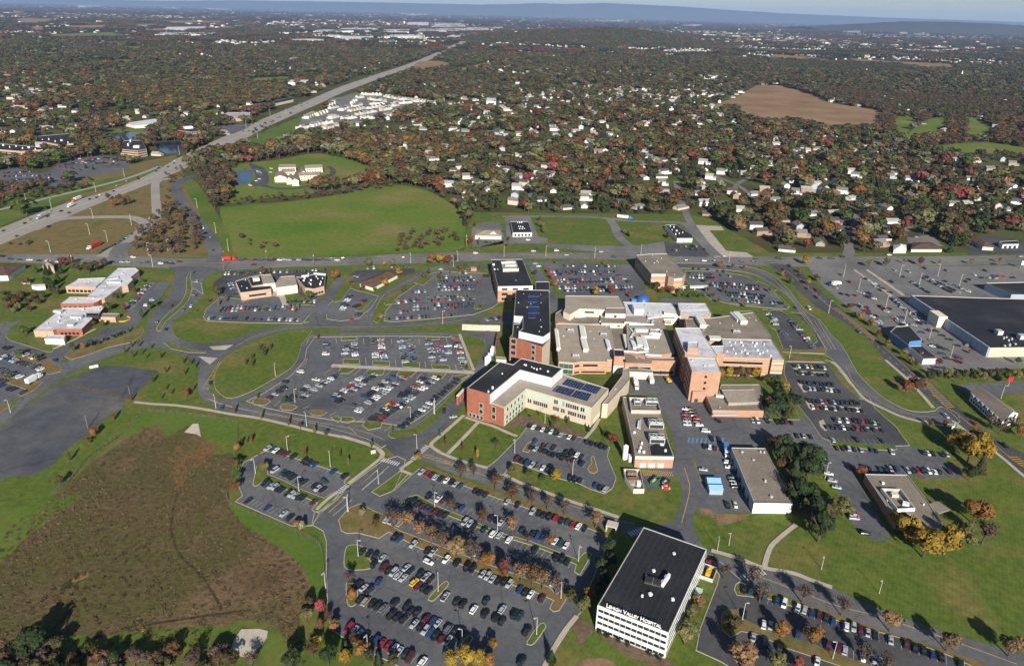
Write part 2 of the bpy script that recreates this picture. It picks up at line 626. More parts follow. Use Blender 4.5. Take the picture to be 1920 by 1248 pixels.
lawn('T2', '640,390 850,348 845,388 700,405', 'crop')
lawn('T2', '835,178 1030,180 1000,196 850,198', 'crop')
lawn('T2', '730,222 900,215 860,238 720,240', 'meadow')
lawn('T1', '580,728 700,722 870,735 820,748 560,748', 'meadow')
lawn('T1', '240,195 690,180 690,208 250,215', 'meadow')
lawn('T1', '680,262 830,262 800,285 690,285', 'meadow')
lawn('T1', '460,345 700,335 800,350 690,368 480,355', 'meadow')
lawn('T1', '1100,630 1240,612 1250,640 1140,655', 'meadow')
lawn('T1', '1420,440 1620,430 1660,460 1440,470', 'meadow')
lawn('T2', '0,545 100,512 90,545 0,590', 'meadow')
lawn('T2', '100,560 150,560 150,605 110,605', 'meadow')
for s in ('0,75 100,62 180,75 60,85', '390,30 600,25 590,42 420,45', '890,38 1000,45 1010,58 930,52', '1150,42 1320,40 1310,55 1160,58', '60,105 330,105 280,130 110,130',
          '340,145 620,140 610,165 350,160', '120,150 300,150 330,165 180,170', '800,165 1320,145 1330,160 820,180', '740,135 900,135 880,150 760,152', '1500,125 1720,122 1700,135 1510,138', '900,115 1250,118 1240,132 950,135'):
    lawn('T1', s, 'crop')
for s in ('1080,90 1240,92 1230,100 1090,100', '1380,112 1620,115 1600,125 1390,122', '320,75 520,80 500,88 340,86'):
    lawn('T2', s, 'crop')
lawn('T3', '380,270 850,282 840,292 780,290 400,280', 'crop')
lawn('T3', '165,315 340,318 330,330 180,332', 'crop')

lawn('H2', '40,640 330,490 430,330 700,290 680,190 720,150 1060,90 1350,100 1900,180 1905,232 1500,310 1000,425 700,505 340,605 100,675', 'road_grey')
for s in ('300,540 560,470 900,400 1300,330 1700,250 1880,215', '720,330 1000,290 1400,230 1750,200', '1100,120 1300,200 1500,260', '560,400 700,350 900,330'):
    ribbon('road', 'H2', s, 8, 'road_grey')
for s in ('900,480 1050,500 1230,470 1400,500', '1000,560 1150,640 1330,600', '700,640 860,610 1000,640', '1250,700 1400,640 1560,640 1700,600', '620,820 760,760 900,720'):
    ribbon('road', 'T2', s, 8, 'road_grey', block=True)
for s in ('40,560 200,520 330,490', '230,780 420,850 620,900', '500,960 640,860 760,830 900,880 1100,850', '900,960 1000,890 1200,900 1400,930'):
    ribbon('road', 'T3', s, 8, 'road_grey', block=True)
for s in ('40,140 260,170 330,120 480,60', '420,340 520,300 640,250 800,230', '820,420 900,330 960,240 1080,180', '1080,260 1250,200 1420,210', '1250,400 1350,310 1500,300 1700,240'):
    ribbon('road', 'M3', s, 7, 'road_grey', block=True)
# ponds
def pond(c, s):
    P2 = pts(c, s); BLOCK.append(P2); BLOCK.append([(x, y + 7) for x, y in P2])
    sheet('pond', smooth([g(x, y) for x, y in P2], 4), M['water'], .12)
    lawn(c, s, 'dirt')
pond('M1', '1330,90 1370,50 1420,65 1420,95 1390,130 1340,135')
pond('T1', '870,815 930,798 1040,800 1060,830 1010,855 930,862')
pond('T1', '530,762 620,748 840,750 820,778 640,785')

# ---------------------------------------------------------------- roads
area('road', 'F', '-260,481 -60,476 0,476 183,477 300,483 383,485 500,483 640,482 807,474 1000,471 1150,475 1280,480 1450,481 1800,480 2200,476 2200,492 1980,494 1750,498 1530,500 1430,498 1280,496 1190,488 1000,485 850,491 640,498 530,501 413,507 320,503 200,498 0,491 -60,490 -260,490', 'road_grey')
area('highway', 'F', '-160,497 -60,455 0,428 117,383 213,355 287,323 327,300 383,273 483,227 567,193 640,162 720,135 785,113 850,84 895,62 902,63 857,88 797,116 732,140 647,172 602,193 503,237 420,283 376,303 290,341 187,381 100,418 0,459 -60,486 -160,525', 'highway', sm=2)
ribbon('road', 'F', '-60,400 0,393 95,370 185,349 250,331 300,312', 7, 'highway', block=True)
ribbon('road', 'F', '60,432 110,412 165,408 213,407 247,408 268,416 273,424 262,436 240,450 215,467 190,482', 12, 'highway', block=True)
ribbon('road', 'F', '318,335 296,340 291,352 294,400 292,412 274,425', 10, 'highway', block=True)
ribbon('road', 'F', '236,455 222,475 228,490', 16, 'road_grey')
ribbon('road', 'F', '480,318 440,322 380,328 347,336 331,348 332,362 345,385 365,412 385,435 398,455 404,475 401,492', 13, 'asphalt', block=True)
line('F', '347,336 331,348 332,362 345,385 365,412 385,435 398,455', .4, 'yellow_paint')
ribbon('road', 'F', '470,310 490,316 497,330 492,345 510,352 540,354 580,349 612,338 625,322 616,312', 8, 'asphalt_dark', block=True)
area('parking_lot', 'M1', '1400,20 1470,40 1510,90 1500,140 1400,140 1440,90', 'asphalt_dark')
# suburb streets
for s, w in (('F', ''),) if False else (('1000,300 1003,330 1000,356 985,385', 8), ('1147,330 1142,350 1143,372', 7), ('1268,340 1272,360 1288,405 1310,440 1340,478', 9), ('1700,440 1590,440 1595,470 1590,482', 8),
        ('1340,330 1390,352 1420,380', 7), ('1610,395 1600,430 1585,485', 8), ('1500,300 1520,312 1560,318', 6), ('800,330 870,345 930,350', 6), ('830,295 900,312 960,322', 6), ('1150,250 1230,262 1290,280', 6)):
    ribbon('road', 'F', s, w, 'road_grey', block=True)
ribbon('road', 'M2', '905,320 1150,318 1340,320 1500,330 1640,345 1920,355 1960,380', 8, 'road_grey', block=True)
ribbon('road', 'M2', '1510,335 1540,380 1560,430 1600,470 1640,490', 10, 'road_grey', block=True)
area('parking_lot', 'M2', '740,370 800,345 890,350 920,440 910,470 1160,470 1160,440 1110,430 1060,320 920,320 930,450 770,490 735,480 730,430', 'road_grey', sm=0)
area('parking_lot', 'M2', '1150,472 1640,486 1800,460 1920,460 1920,540 1800,545 1480,520 1150,490', 'road_grey', sm=0)
area('parking_lot', 'F', '1245,452 1300,460 1320,452 1332,470 1325,482 1250,480', 'asphalt_dark', sm=0)
ribbon('road', 'M3', '10,350 60,400 130,480 190,540', 12, 'road_grey', block=True)
area('road', 'M3', '70,365 215,372 235,395 150,395 245,510 360,520 400,545 180,545', 'walk', sm=0)
area('parking_lot', 'F', '1700,445 1745,440 1770,462 1705,462', 'road_grey', sm=0)
area('parking_lot', 'F', '1810,455 1850,440 1920,450 1920,475 1815,478', 'asphalt_dark', sm=0)

# left offices car parks
area('parking_lot', 'F', '-30,330 30,315 75,325 130,300 195,292 240,300 235,318 150,335 110,350 60,345 0,360', 'asphalt')
area('parking_lot', 'F', '385,240 470,232 440,250 395,252', 'asphalt')

# cross road markings
for s in ('-60,482 0,483 183,486 330,492 520,492 640,490 820,482 1000,478 1200,484 1420,489 1800,488 2000,484',):
    line('F', s, .35, 'yellow_paint')
for s in ('0,479 183,481 330,487', '520,487 640,486 820,478 1000,474.5 1200,479 1420,485 1800,484', '520,496 640,494 820,486 1000,481.5 1200,487 1420,493 1800,492', '0,487 183,491'):
    line('F', s, .25, 'white_paint', (4, 8))
# highway markings and median barrier
line('F', '-60,471 0,444 110,400 200,367.5 287,331.5 350,300.5 451,254.5 540,215 643,167 790,114.5', .7, 'white_paint')
for s in ('0,435.5 110,393.5 200,361 287,327 350,295 451,248.5 540,211', '0,451.5 110,406.5 200,374 287,336 350,306 451,259.5 540,219'):
    line('F', s, .3, 'white_paint', (5, 9))

# campus entrance road, boulevard with a grass median
area('road', 'F', '316,500 328,508 326,530 318,553 290,583 277,600 277,610 271,630 253,642 200,653 160,668 133,672 100,695 60,725 20,765 -60,800 -60,830 0,798 20,783 70,740 106,716 122,706 145,694 200,670 250,655 290,650 310,655 340,665 360,675 375,690 372,705 372,735 380,745 405,765 470,780 560,795 640,815 720,835 745,860 790,862 830,880 913,908 967,932 1040,957 1117,982 1160,996 1230,1012 1330,1040 1392,1094 1465,1113 1563,1150 1647,1180 1780,1220 1863,1250 1960,1285 1960,1240 1920,1226 1763,1181 1640,1138 1600,1121 1557,1100 1487,1077 1430,1066 1333,1036 1312,1012 1299,985 1302,960 1312,930 1310,900 1300,870 1290,850 1262,850 1268,885 1279,920 1277,945 1266,970 1252,980 1225,988 1195,986 1160,968 1140,958 1030,928 960,898 945,888 913,877 840,853 803,833 800,820 832,785 842,770 850,750 835,740 790,735 760,770 740,800 640,790 560,777 500,765 440,752 405,745 392,725 393,700 405,685 425,665 450,650 500,628 540,619 587,616 640,616 700,616 800,612 870,606 905,600 905,594 870,592 830,600 760,606 640,606 590,607 540,611 492,617 440,635 400,643 360,642 332,632 323,615 325,600 340,592 370,567 380,545 380,525 400,512 418,505 380,500', 'asphalt', sm=2)
island('M1', '1075,625 1050,660 1050,730 1020,800 950,860 895,920 880,955 905,958 930,910 1000,850 1060,790 1080,720 1070,660', 'lawn', 2)
area('road', 'L1', '1780,0 1790,20 1920,50 1920,0', 'asphalt', sm=0)
# north loop road between the lots
ribbon('road', 'F', '587,560 605,575 600,590 590,607', 9, 'asphalt')
area('road', 'M2', '0,905 30,900 130,880 175,800 230,740 330,690 400,650 470,615 560,590 700,590 830,582 1060,570 1250,572 1640,588 1640,600 1250,590 1040,590 900,600 700,605 560,612 480,640 410,680 310,735 220,790 180,860 170,900 180,920 560,905 700,880 790,870 800,885 700,905 560,930 0,960', 'asphalt', sm=1)
ribbon('road', 'M2', '1080,590 1105,640 1150,720 1190,790 1210,850', 10, 'asphalt')
# west lots drive: double road round the front lots
area('road', 'F', '590,626 700,622 780,622 850,624 900,622 925,630 925,650 905,645 890,640 870,632 640,632 590,634 575,655 572,675 545,705 495,735 450,752 430,750 440,745 470,737 495,725 540,695 560,668 565,640 575,630', 'asphalt', sm=2)

# perimeter road east
area('road', 'F', '1240,494 1347,494.5 1390,499 1427,506 1453,519 1480,545 1510,583 1537,600 1557,627 1580,650 1600,687 1617,710 1637,730 1663,750 1697,767 1723,772 1753,770 1765,762 1800,790 1775,795 1757,790 1720,788 1680,777 1647,760 1623,747 1600,723 1580,697 1563,677 1545,664 1500,662 1490,655 1550,655 1510,600 1490,570 1467,547 1443,530 1420,517 1390,509 1340,505 1280,503 1240,502', 'asphalt', sm=2, kerb=True)
# the avenue leaving to the lower right
area('road', 'F', '1440,495 1475,497 1500,510 1533,540 1567,570 1613,610 1633,620 1673,660 1723,700 1747,720 1793,760 1847,807 1880,830 1920,850 2000,900 2000,960 1920,890 1873,850 1827,817 1797,797 1757,757 1723,730 1700,710 1660,677 1633,640 1577,600 1533,577 1493,540 1467,513', 'asphalt_dark', sm=2)
line('F', '1475,508 1515,540 1550,570 1570,585', .35, 'yellow_paint')
hatch('F', '1563,577 1640,640 1570,577 1652,643', 22, .5)
hatch('F', '1722,709 1778,768 1733,709 1790,764', 18, .5)
hatch('F', '1892,857 1960,905 1905,855 1975,903', 12, .5)
line('F', '1652,645 1690,680 1722,710', .3, 'yellow_paint')
line('F', '1785,768 1830,805 1892,856', .3, 'yellow_paint')
line('F', '1500,523 1560,577 1620,627 1690,690 1740,733 1800,783', .25, 'white_paint', (3, 6))
crosswalk('F', '1702,708 1729,709', 4, 9)
ribbon('walk', 'F', '1660,675 1700,710 1730,742 1750,765', 2.2, 'walk')
ribbon('walk', 'F', '1790,792 1830,823 1875,855 1920,893 1980,940', 2.2, 'walk')

# ---------------------------------------------------------------- parking lots
# south lot
area('parking_lot', 'F', '785,879 850,903 930,933 960,943 1007,959 1103,990 1133,1002 1155,1015 1133,1035 1105,1100 1095,1140 1082,1155 1022,1248 990,1300 800,1290 747,1248 693,1221 640,1192 622,1180 615,1150 612,1075 612,1015 606,995 585,983 590,958 600,962 634,935 651,912 720,862 745,855 760,862 757,878 738,920', 'asphalt', sm=0, kerb=True)
# west small lot
area('parking_lot', 'F', '498,844.6 546,856 574,866 623,881.7 655,892 645,904 652,910 634,926 627,935 600,962 585,985 546.7,985.5 441.7,940 455,929 447,910 447,890 457.6,866.7', 'asphalt', sm=0, kerb=True)
# lot inside the campus, in front of the red brick wing
area('parking_lot', 'L2', '1050,594 1110,608 1370,665 1510,715 1495,765 1545,890 1525,945 1480,975 1400,950 1330,915 1220,890 980,800 960,800 920,860 905,872 815,832 870,790 1000,660', 'asphalt', sm=0, kerb=True)
# front lots, west of the tower
area('parking_lot', 'F', '590,632 700,630 780,630 850,632 868,640 880,690 885,700 870,712 840,740 800,775 760,800 700,790 640,790 560,777 500,765 462,752 495,737 545,705 572,675 575,655', 'asphalt', sm=0, kerb=True)
ribbon('road', 'L2', '250,700 340,685 420,670 500,636 565,580 618,505 680,440 735,350 790,270 840,170 855,90 800,68', 8.5, 'asphalt')
# hospital yard and loading area
area('parking_lot', 'F', '1185,712 1200,690 1280,700 1320,750 1440,770 1480,765 1520,790 1560,830 1640,820 1700,850 1750,850 1800,880 1790,895 1640,890 1600,885 1660,990 1670,1010 1640,1013 1600,985 1590,945 1560,905 1520,850 1500,830 1440,820 1415,840 1400,880 1410,960 1340,962 1312,965 1300,930 1312,905 1300,865 1285,880 1230,915 1215,920 1200,890 1270,860 1255,800 1225,740 1180,740', 'asphalt', sm=0, kerb=False)
# east lots
area('parking_lot', 'F', '1472,678 1548,680 1575,697 1600,725 1630,745 1640,765 1680,800 1705,835 1640,838 1560,828 1540,820 1520,790 1500,765 1480,730 1470,700', 'asphalt_dark', sm=1, kerb=True)
area('parking_lot', 'F', '1560,826 1710,836 1760,850 1805,885 1800,895 1740,895 1620,888 1590,870', 'asphalt', sm=0)
area('parking_lot', 'F', '1430,580 1460,582 1505,588 1520,605 1548,655 1545,662 1470,658 1450,610', 'asphalt_dark', sm=0, kerb=True)
area('parking_lot', 'F', '1285,508 1345,508 1395,517 1440,535 1470,570 1480,575 1475,580 1380,572 1360,568 1330,560 1300,540 1285,525', 'asphalt', sm=1, kerb=True)
area('parking_lot', 'F', '1020,493 1180,497 1200,515 1215,560 1232,600 1045,585 1060,556 1022,505', 'asphalt', sm=0)
area('road', 'F', '1240,560 1290,560 1330,575 1330,600 1290,590 1230,575', 'asphalt', sm=1)
# north west lots
area('parking_lot', 'M2', '240,905 250,850 320,770 430,695 500,640 560,625 830,640 850,700 880,760 890,800 850,830 740,870 540,890 300,910', 'asphalt', sm=1, kerb=True)
area('parking_lot', 'M2', '-80,895 -90,830 40,720 110,740 210,765 170,830 100,890 0,905', 'asphalt', sm=1, kerb=True)
area('parking_lot', 'M2', '780,885 960,855 1000,860 1010,925 780,920', 'asphalt', sm=0)
area('parking_lot', 'M2', '50,640 90,620 410,610 420,640 350,650 110,690 50,690', 'asphalt_dark', sm=0)
area('parking_lot', 'M1', '1200,690 1290,625 1850,620 1830,660 1780,780 1600,740 1400,730 1290,780 1240,790 1200,730', 'asphalt_dark', sm=0)
area('parking_lot', 'M1', '1145,885 1160,840 1240,770 1330,780 1400,790 1400,770 1500,755 1580,770 1590,815 1760,815 1790,830 1760,850 1700,920 1400,915 1160,905', 'asphalt', sm=0, kerb=True)
ribbon('road', 'M1', '1920,660 1870,740 1810,820 1780,870 1770,930', 9, 'asphalt')
ribbon('road', 'M1', '920,690 880,740 840,800 780,850 740,880', 14, 'asphalt')
area('parking_lot', 'M1', '830,690 920,688 905,740 850,800 760,830 720,850 700,800 790,790 800,730', 'road_grey', sm=0)
ribbon('road', 'F', '185,622 235,610 262,590 270,565', 9, 'asphalt')
# far left campus
area('road', 'L1', '-300,120 0,20 130,0 60,40 40,95 130,140 220,165 280,180 330,160 420,120 560,80 700,30 780,0 800,0 760,40 640,90 520,135 400,190 340,230 350,270 300,330 200,400 100,440 -300,600', 'asphalt', sm=1)
area('parking_lot', 'L1', '-300,180 0,150 60,140 240,215 270,250 290,290 235,310 210,360 110,435 0,470 -300,600', 'asphalt', sm=0)
area('parking_lot', 'L1', '-200,560 0,480 60,470 -40,560 -200,700', 'asphalt', sm=0)
# paved disused lot
area('parking_lot', 'L1', '590,255 700,260 895,288 830,350 770,410 735,445 700,450 690,500 600,545 540,600 500,640 420,690 330,770 300,810 190,870 60,880 -200,940 -300,800 0,610 150,480 340,350', 'slate', sm=1)
line('L1', '340,352 500,392 735,445', .9, 'white_paint') if False else None
ribbon('kerb', 'L1', '345,352 500,390 740,446', 1.6, 'mulch')
# mall lot
area('parking_lot', 'F', '1515,500 1750,499 2200,494 2600,700 2200,740 1920,690 1780,695 1740,700 1690,650 1640,610 1600,585 1570,560 1535,530', 'road_grey', sm=0)
area('parking_lot', 'L3', '1520,370 1640,355 1920,350 2200,340 2200,480 1920,410 1800,420 1720,470 1600,420', 'asphalt', sm=0)
# south east lot and drive
area('parking_lot', 'B3', '130,330 165,335 330,480 300,500 290,530 305,562 480,582 860,702 1240,807 1500,902 1650,972 1800,1150 560,1150 215,935 75,872 100,745 195,500 207,450 185,420 140,390', 'asphalt_dark', sm=0, kerb=True)

# ---------------------------------------------------------------- grass islands
# south lot
island('B2', '105,48 190,92 246,112 236,146 330,200 430,238 600,303 800,380 1000,452 1175,520 1205,560 1280,505 1292,520 1290,545 1225,648 1192,655 1172,635 1195,592 1120,556 980,510 800,442 620,368 420,288 268,206 212,242 90,212 30,215 0,200 -16,140 40,75', 'lawn_tan', 1)
island('B2', '325,58 385,8 425,-2 540,62 720,134 880,208 1060,258 1190,308 1330,362 1370,322 1410,330 1342,448 1312,432 1322,390 1190,326 1060,278 880,226 720,160 540,92 400,34 345,62', 'lawn', 1)
island('B2', '30,292 60,280 105,282 145,312 140,345 172,380 160,412 100,420 50,418 17,402 18,340', 'lawn', 2)
island('B2', '28,500 45,492 80,505 92,560 85,605 62,625 38,615 30,570', 'lawn_tan', 2)
island('B2', '575,490 600,490 596,512 525,588 500,592 494,575', 'lawn', 2)
island('B2', '1120,722 1148,730 1145,750 1085,833 1055,840 1046,822', 'lawn', 2)
island('B2', '708,795 735,796 733,815 665,902 640,908 634,890', 'lawn', 2)
island('F', '697,922 755,880 768,886 735,921 712,930', 'lawn', 1)
island('C7', '195,845 205,780 235,645 290,622 340,655 352,730 500,790 690,885 860,950 950,985 1060,920 1105,945 1100,968 905,1125 850,1130 822,1105 885,1037 800,1000 660,935 520,880 310,795 245,850 215,858', 'lawn', 1)
ribbon('walk', 'C7', '1085,928 980,1005 870,1110', 1.8, 'walk')
# campus inner lot
island('L2', '1020,735 1045,695 1075,680 1100,685 1070,715 1050,745', 'lawn_tan', 1)
island('L2', '1385,835 1410,805 1405,770 1418,765 1430,800 1442,850 1420,862 1395,855', 'lawn_tan', 1)
# front lots islands
for s in ('10,220 100,220 105,250 10,245', '175,230 270,232 272,258 178,252', '340,238 440,240 440,270 345,262', '505,250 605,255 612,278 515,275', '685,250 730,250 735,288 690,282',
          '0,265 100,262 40,300 -20,300', '150,280 245,278 235,305 180,315 135,300', '325,288 425,290 390,318 310,312', '495,300 590,302 570,326 490,318', '640,315 700,305 720,310 660,340',
          '0,96 85,95 90,110 0,116', '160,97 240,96 240,110 180,116', '325,97 400,97 395,115 330,116', '475,97 550,97 552,110 480,112', '615,88 660,85 665,105 625,105',
          '0,545 60,545 75,560 40,578 0,572', '118,590 135,570 190,572 232,580 220,605 150,618', '1420-0,0' if False else '-60,548 -20,540 0,560 -20,575'):
    island('L2', s, 'lawn', 1)
for s in ('1420,455 1440,440 1510,445 1520,460 1490,480 1430,475', '1575,490 1590,472 1655,478 1672,490 1640,508 1590,505', '1735,515 1750,505 1820,508 1838,520 1810,538 1760,535'):
    island('L1', s, 'lawn_tan', 1)
area('walk', 'L2', '-50,248 380,270 730,288 750,292 745,305 380,288 -60,265', 'walk', 'path', 0)
island('L2', '265,640 300,620 380,615 440,580 520,520 600,440 660,370 690,375 655,430 590,490 555,560 500,610 430,655 340,668 280,660', 'lawn', 2)
island('L2', '668,85 740,92 800,110 815,150 805,210 760,290 745,285 700,170', 'lawn', 1)
ribbon('walk', 'L2', '665,80 700,170 745,285', 2, 'walk')
# the big lawn west of the front lots
island('F', '585,621 560,622 525,626 485,640 450,655 425,670 408,690 402,710 405,730 425,746 445,744 470,734 500,718 545,690 560,668 566,645', 'lawn', 2)
island('L1', '920,125 945,125 1060,165 1160,178 1155,184 1060,182 960,160', 'lawn', 1)
area('walk', 'L1', '1180,150 1310,140 1270,165 1200,165', 'walk', 'isle', 0)
area('walk', 'L1', '1120,205 1222,214 1180,248', 'walk', 'isle', 0)
island('L1', '365,205 400,170 560,130 680,100 800,40 810,60 790,90 740,125 600,155 480,200 400,222', 'lawn_tan', 1)
island('L1', '30,90 60,75 180,70 300,130 295,178 270,180 140,140 60,115', 'lawn', 1)
island('L1', '60,190 120,170 220,200 240,215 280,220 345,270 340,290 270,305 235,295 230,260 150,240', 'lawn_tan', 1)
island('L1', '0,330 60,310 170,350 200,345 240,350 190,395 120,428 100,420 150,390 60,360', 'lawn_tan', 1)
island('L1', '-60,540 0,480 40,470 62,478 0,522', 'lawn_tan', 1)
# north west lots
for s in ('180,905 240,835 245,870 200,915', '410,690 480,640 520,655 460,705', '240,805 330,788 320,805 250,815', '74,845 150,785 175,790 110,850', '750,810 800,808 790,835 750,838', '535,670 560,665 560,695 540,697', '-60,780 30,650 75,650 70,690 0,790 -40,800'):
    island('M2', s, 'lawn', 1)
island('M1', '1710,915 1760,850 1785,850 1745,910', 'lawn', 1)
area('walk', 'M1', '1360,800 1400,765 1480,745 1590,740 1620,810 1590,815 1570,770 1500,757 1420,775', 'walk', 'isle', 1)
# east lots
for s in ('450,845 500,842 480,860 520,920 550,960 500,945', '555,850 600,850 660,890 720,950 760,1020 730,1040 650,940 590,870', '250,790 300,800 560,825 590,815 545,765 540,760 570,790 600,822 400,815 270,805', '390,665 425,680 415,690 395,680', '500,710 530,730 515,735', '1140,600 1560,604 1540,596 1200,594' if False else '280,838 380,840 385,850 290,850'):
    island('M3', s, 'lawn', 1)
for s in ('560,180 800,188 805,165 780,150 760,160 700,170 560,160', '590,232 790,235 760,215 600,205'):
    island('L3', s, 'lawn_tan', 0)
for s in ('620,265 640,262 660,300 655,308 640,305', '645,355 665,352 690,400 700,402 680,405', '690,455 710,450 740,500 730,508 710,495', '765,570 790,560 815,615 800,622 775,600', '660,372 850,382 848,386 660,378', '700,477 1000,492 998,497 705,482', '800,590 1110,605 1110,610 800,596', '640,285 800,295 800,299 640,290'):
    area('walk', 'L3', s, 'walk', 'isle', 0, True)
island('L3', '830,692 860,682 1195,708 1205,725 1180,735 870,712', 'lawn', 1)
island('L3', '800,228 830,235 900,320 960,380 1010,445 990,440 900,360', 'lawn', 1)
ribbon('walk', 'L3', '800,228 850,243 895,290 940,350 980,405 1040,455 1110,490 1220,540 1330,570 1440,590 1560,604', 2.4, 'walk')
island('L3', '55,795 65,795 100,900 95,905 70,850', 'lawn_tan', 1)
island('B3', '225,660 262,640 305,642 325,690 420,735 520,770 700,825 900,905 1050,955 1200,1015 1150,1045 850,948 570,855 430,785 330,765 270,798 225,760 217,705', 'lawn_tan', 1)
# mall lot walks
area('walk', 'M3', '965,615 1170,755 1180,765 1165,765 960,620', 'walk', 'isle', 0, True)
area('walk', 'M3', '1040,615 1240,752 1250,762 1230,760 1030,620', 'walk', 'isle', 0, True)

# ---------------------------------------------------------------- ground detail on the lawns
island('L3', '470,530 640,510 655,560 480,560', 'lawn', 0)
BLOCK.append([(483, 216), (640, 156), (795, 109), (890, 62), (903, 64), (800, 121), (650, 183), (490, 252)])
for s in ('1200,655 1320,665 1260,745 1290,790 1185,755', '1380,672 1515,660 1420,745 1310,780 1240,782', '1590,660 1650,665 1720,705 1740,745 1590,765', '1420,822 1700,800 1920,830 1920,862 1650,860 1450,852'):
    BLOCK.append([(x, y + 8) for x, y in pts('T3', s)])
lawn('B1', '-400,300 0,190 130,110 290,10 400,-75 520,-190 690,-300 800,-420 1100,-400 1180,-230 1290,-240 1310,-200 1290,-40 1300,80 1400,190 1640,330 1740,480 1755,570 1700,640 1660,800 1560,740 1400,700 1250,740 1180,730 700,770 560,800 300,780 -400,900', 'marsh', 2, name='marsh')
lawn('L1', '810,515 1000,520 1340,580 1325,720 1240,680 1130,620 1060,590 940,650 880,590 700,660 690,640', 'lawn_bright', 0)
lawn('B1', '1280,40 1330,55 1600,190 1810,290 1820,440 1800,560 1755,570 1735,470 1640,340 1400,180 1310,100', 'lawn_bright', 2)
lawn('B1', '560,830 700,790 1000,750 1250,745 1330,760 1300,830 1000,840 700,870', 'lawn', 2)
lawn('B1', '-300,100 0,80 60,90 240,20 460,0 300,120 200,200 120,260 60,330 0,380 -300,600', 'lawn_bright', 2)
lawn('B1', '1480,860 1530,790 1600,790 1680,870 1600,980 1500,1000', 'lawn_bright', 2)
lawn('L1', '985,760 1000,700 1060,760 1130,690 1220,700 1180,780 1100,830 1060,830 1040,900 1000,960 980,900', 'reed_strip', 3)
lawn('B1', '330,535 370,490 420,470 490,430 495,455 450,480 400,520', 'dirt', 3)
lawn('B1', '335,535 365,490 400,480 415,510 380,535', 'ditch', 3)
ribbon('ditch', 'B1', '1000,-10 970,100 965,220 1000,320 1060,390 1130,450 1200,560 1245,640', .9, 'ditch')
ribbon('ditch', 'B1', '680,755 900,720 1100,690 1260,668 1410,650', 1.0, 'ditch')
ribbon('ditch', 'L1', '690,640 500,770 390,905 300,960', .5, 'ditch')
area('concrete_slab', 'B1', '1295,890 1320,810 1360,755 1460,752 1505,765 1500,800 1420,900 1370,905', 'slab', 'isle', 0)
area('concrete_slab', 'L1', '1040,630 1085,585 1115,583 1130,655 1105,640', 'slab', 'isle', 0)
lawn('B2', '1330,860 1420,780 1500,770 1700,860 1800,960 1900,1100 1300,1100', 'lawn')
lawn('B2', '1350,930 1450,915 1530,935 1540,1000 1350,990', 'dirt', 2)
lawn('B2', '1425,770 1445,750 1640,840 1800,920 1850,915 1880,960 1760,960 1600,900', 'mulch', 0)
lawn('B2', '1290,720 1330,680 1420,740 1410,780 1340,850', 'mulch', 1)
lawn('B2', '980,0 1200,80 1430,165 1480,200 1470,215 1390,185 1100,92 960,47 880,20', 'lawn_tan', 0)
lawn('L2', '440,805 600,862 760,922 980,1000 960,1010 700,930 560,872 440,838', 'lawn_tan', 0)
lawn('B3', '300,500 480,545 860,660 1100,752 1500,872 1740,960 1650,970 1500,900 1240,805 860,700 480,580 305,560', 'lawn_tan', 0)
lawn('B3', '180,105 380,105 360,130 250,165 200,170', 'dirt', 1)
lawn('B3', '95,70 150,80 200,105 180,130 100,100', 'dirt', 1)
lawn('L2', '980,560 1000,530 1090,540 1120,570 1260,600 1370,640 1350,660 1080,590 960,600 900,620 930,590', 'mulch', 1)
# walks of the campus
ribbon('walk', 'L1', '755,462 850,472 1000,482 1150,503 1300,530 1450,552 1600,585 1760,625 1920,658', 2.4, 'walk')
ribbon('walk', 'L2', '0,655 60,672 150,700 200,722 232,752 222,778', 2.6, 'walk')
ribbon('walk', 'L2', '222,778 150,835 40,920', 2.0, 'walk')
ribbon('walk', 'L2', '690,535 640,580 560,650 505,700 540,735 600,765 700,800 820,832', 2.2, 'walk')
ribbon('walk', 'L2', '697,548 770,572 860,600 930,632 990,655', 2.2, 'walk')
ribbon('walk', 'L2', '770,575 690,660 600,752', 2.2, 'walk')
ribbon('walk', 'L2', '915,868 960,893 1040,930 1150,968 1260,1010 1400,1055 1560,1110', 2.2, 'walk')
ribbon('walk', 'L2', '1450,555 1420,610 1370,668', 2, 'walk')
ribbon('walk', 'L2', '330,845 395,868', 2, 'walk')
ribbon('walk', 'L2', '330,840 400,790', 2, 'walk')
ribbon('walk', 'B3', '640,165 560,228 500,285 475,340 460,400', 2.2, 'walk')
ribbon('walk', 'B3', '160,312 300,352 450,408 620,440 720,478 840,520', 2.4, 'walk')
ribbon('walk', 'B2', '1325,680 1240,790 1145,960 1100,1050', 2.0, 'walk')
ribbon('walk', 'L1', '540,50 420,110 300,165', 2, 'walk')
# road markings
line('F', '1283,877 1292,905 1293,917 1291,930 1282,965 1278,980', .3, 'yellow_paint')
line('B3', '400,455 480,475 700,560 880,625 1090,678 1300,745 1550,830 1880,950', .3, 'yellow_paint')
line('F', '830,865 900,888 960,912 1050,940 1140,970 1190,982', .3, 'yellow_paint')
hatch('L2', '455,765 720,850 480,752 730,840', 10, .35)
line('L1', '1165,440 1300,485 1500,520 1700,558 1920,598', .3, 'yellow_paint')
line('L1', '1165,440 1250,475 1400,510 1600,545 1800,590 1920,625', .22, 'white_paint')
hatch('L1', '1140,385 1235,232 1165,395 1240,236', 7, .35)
line('L2', '0,598 150,635 270,687', .3, 'yellow_paint')
line('L2', '0,622 150,670 230,720', .22, 'white_paint')
line('L2', '85,945 215,830', .3, 'yellow_paint')
line('L2', '115,955 270,820', .22, 'white_paint')
line('C7', '1000,1135 1185,975', .3, 'yellow_paint')
line('C7', '1050,1170 1250,1000', .22, 'white_paint')
line('C7', '1295,880 1520,685', .3, 'yellow_paint')
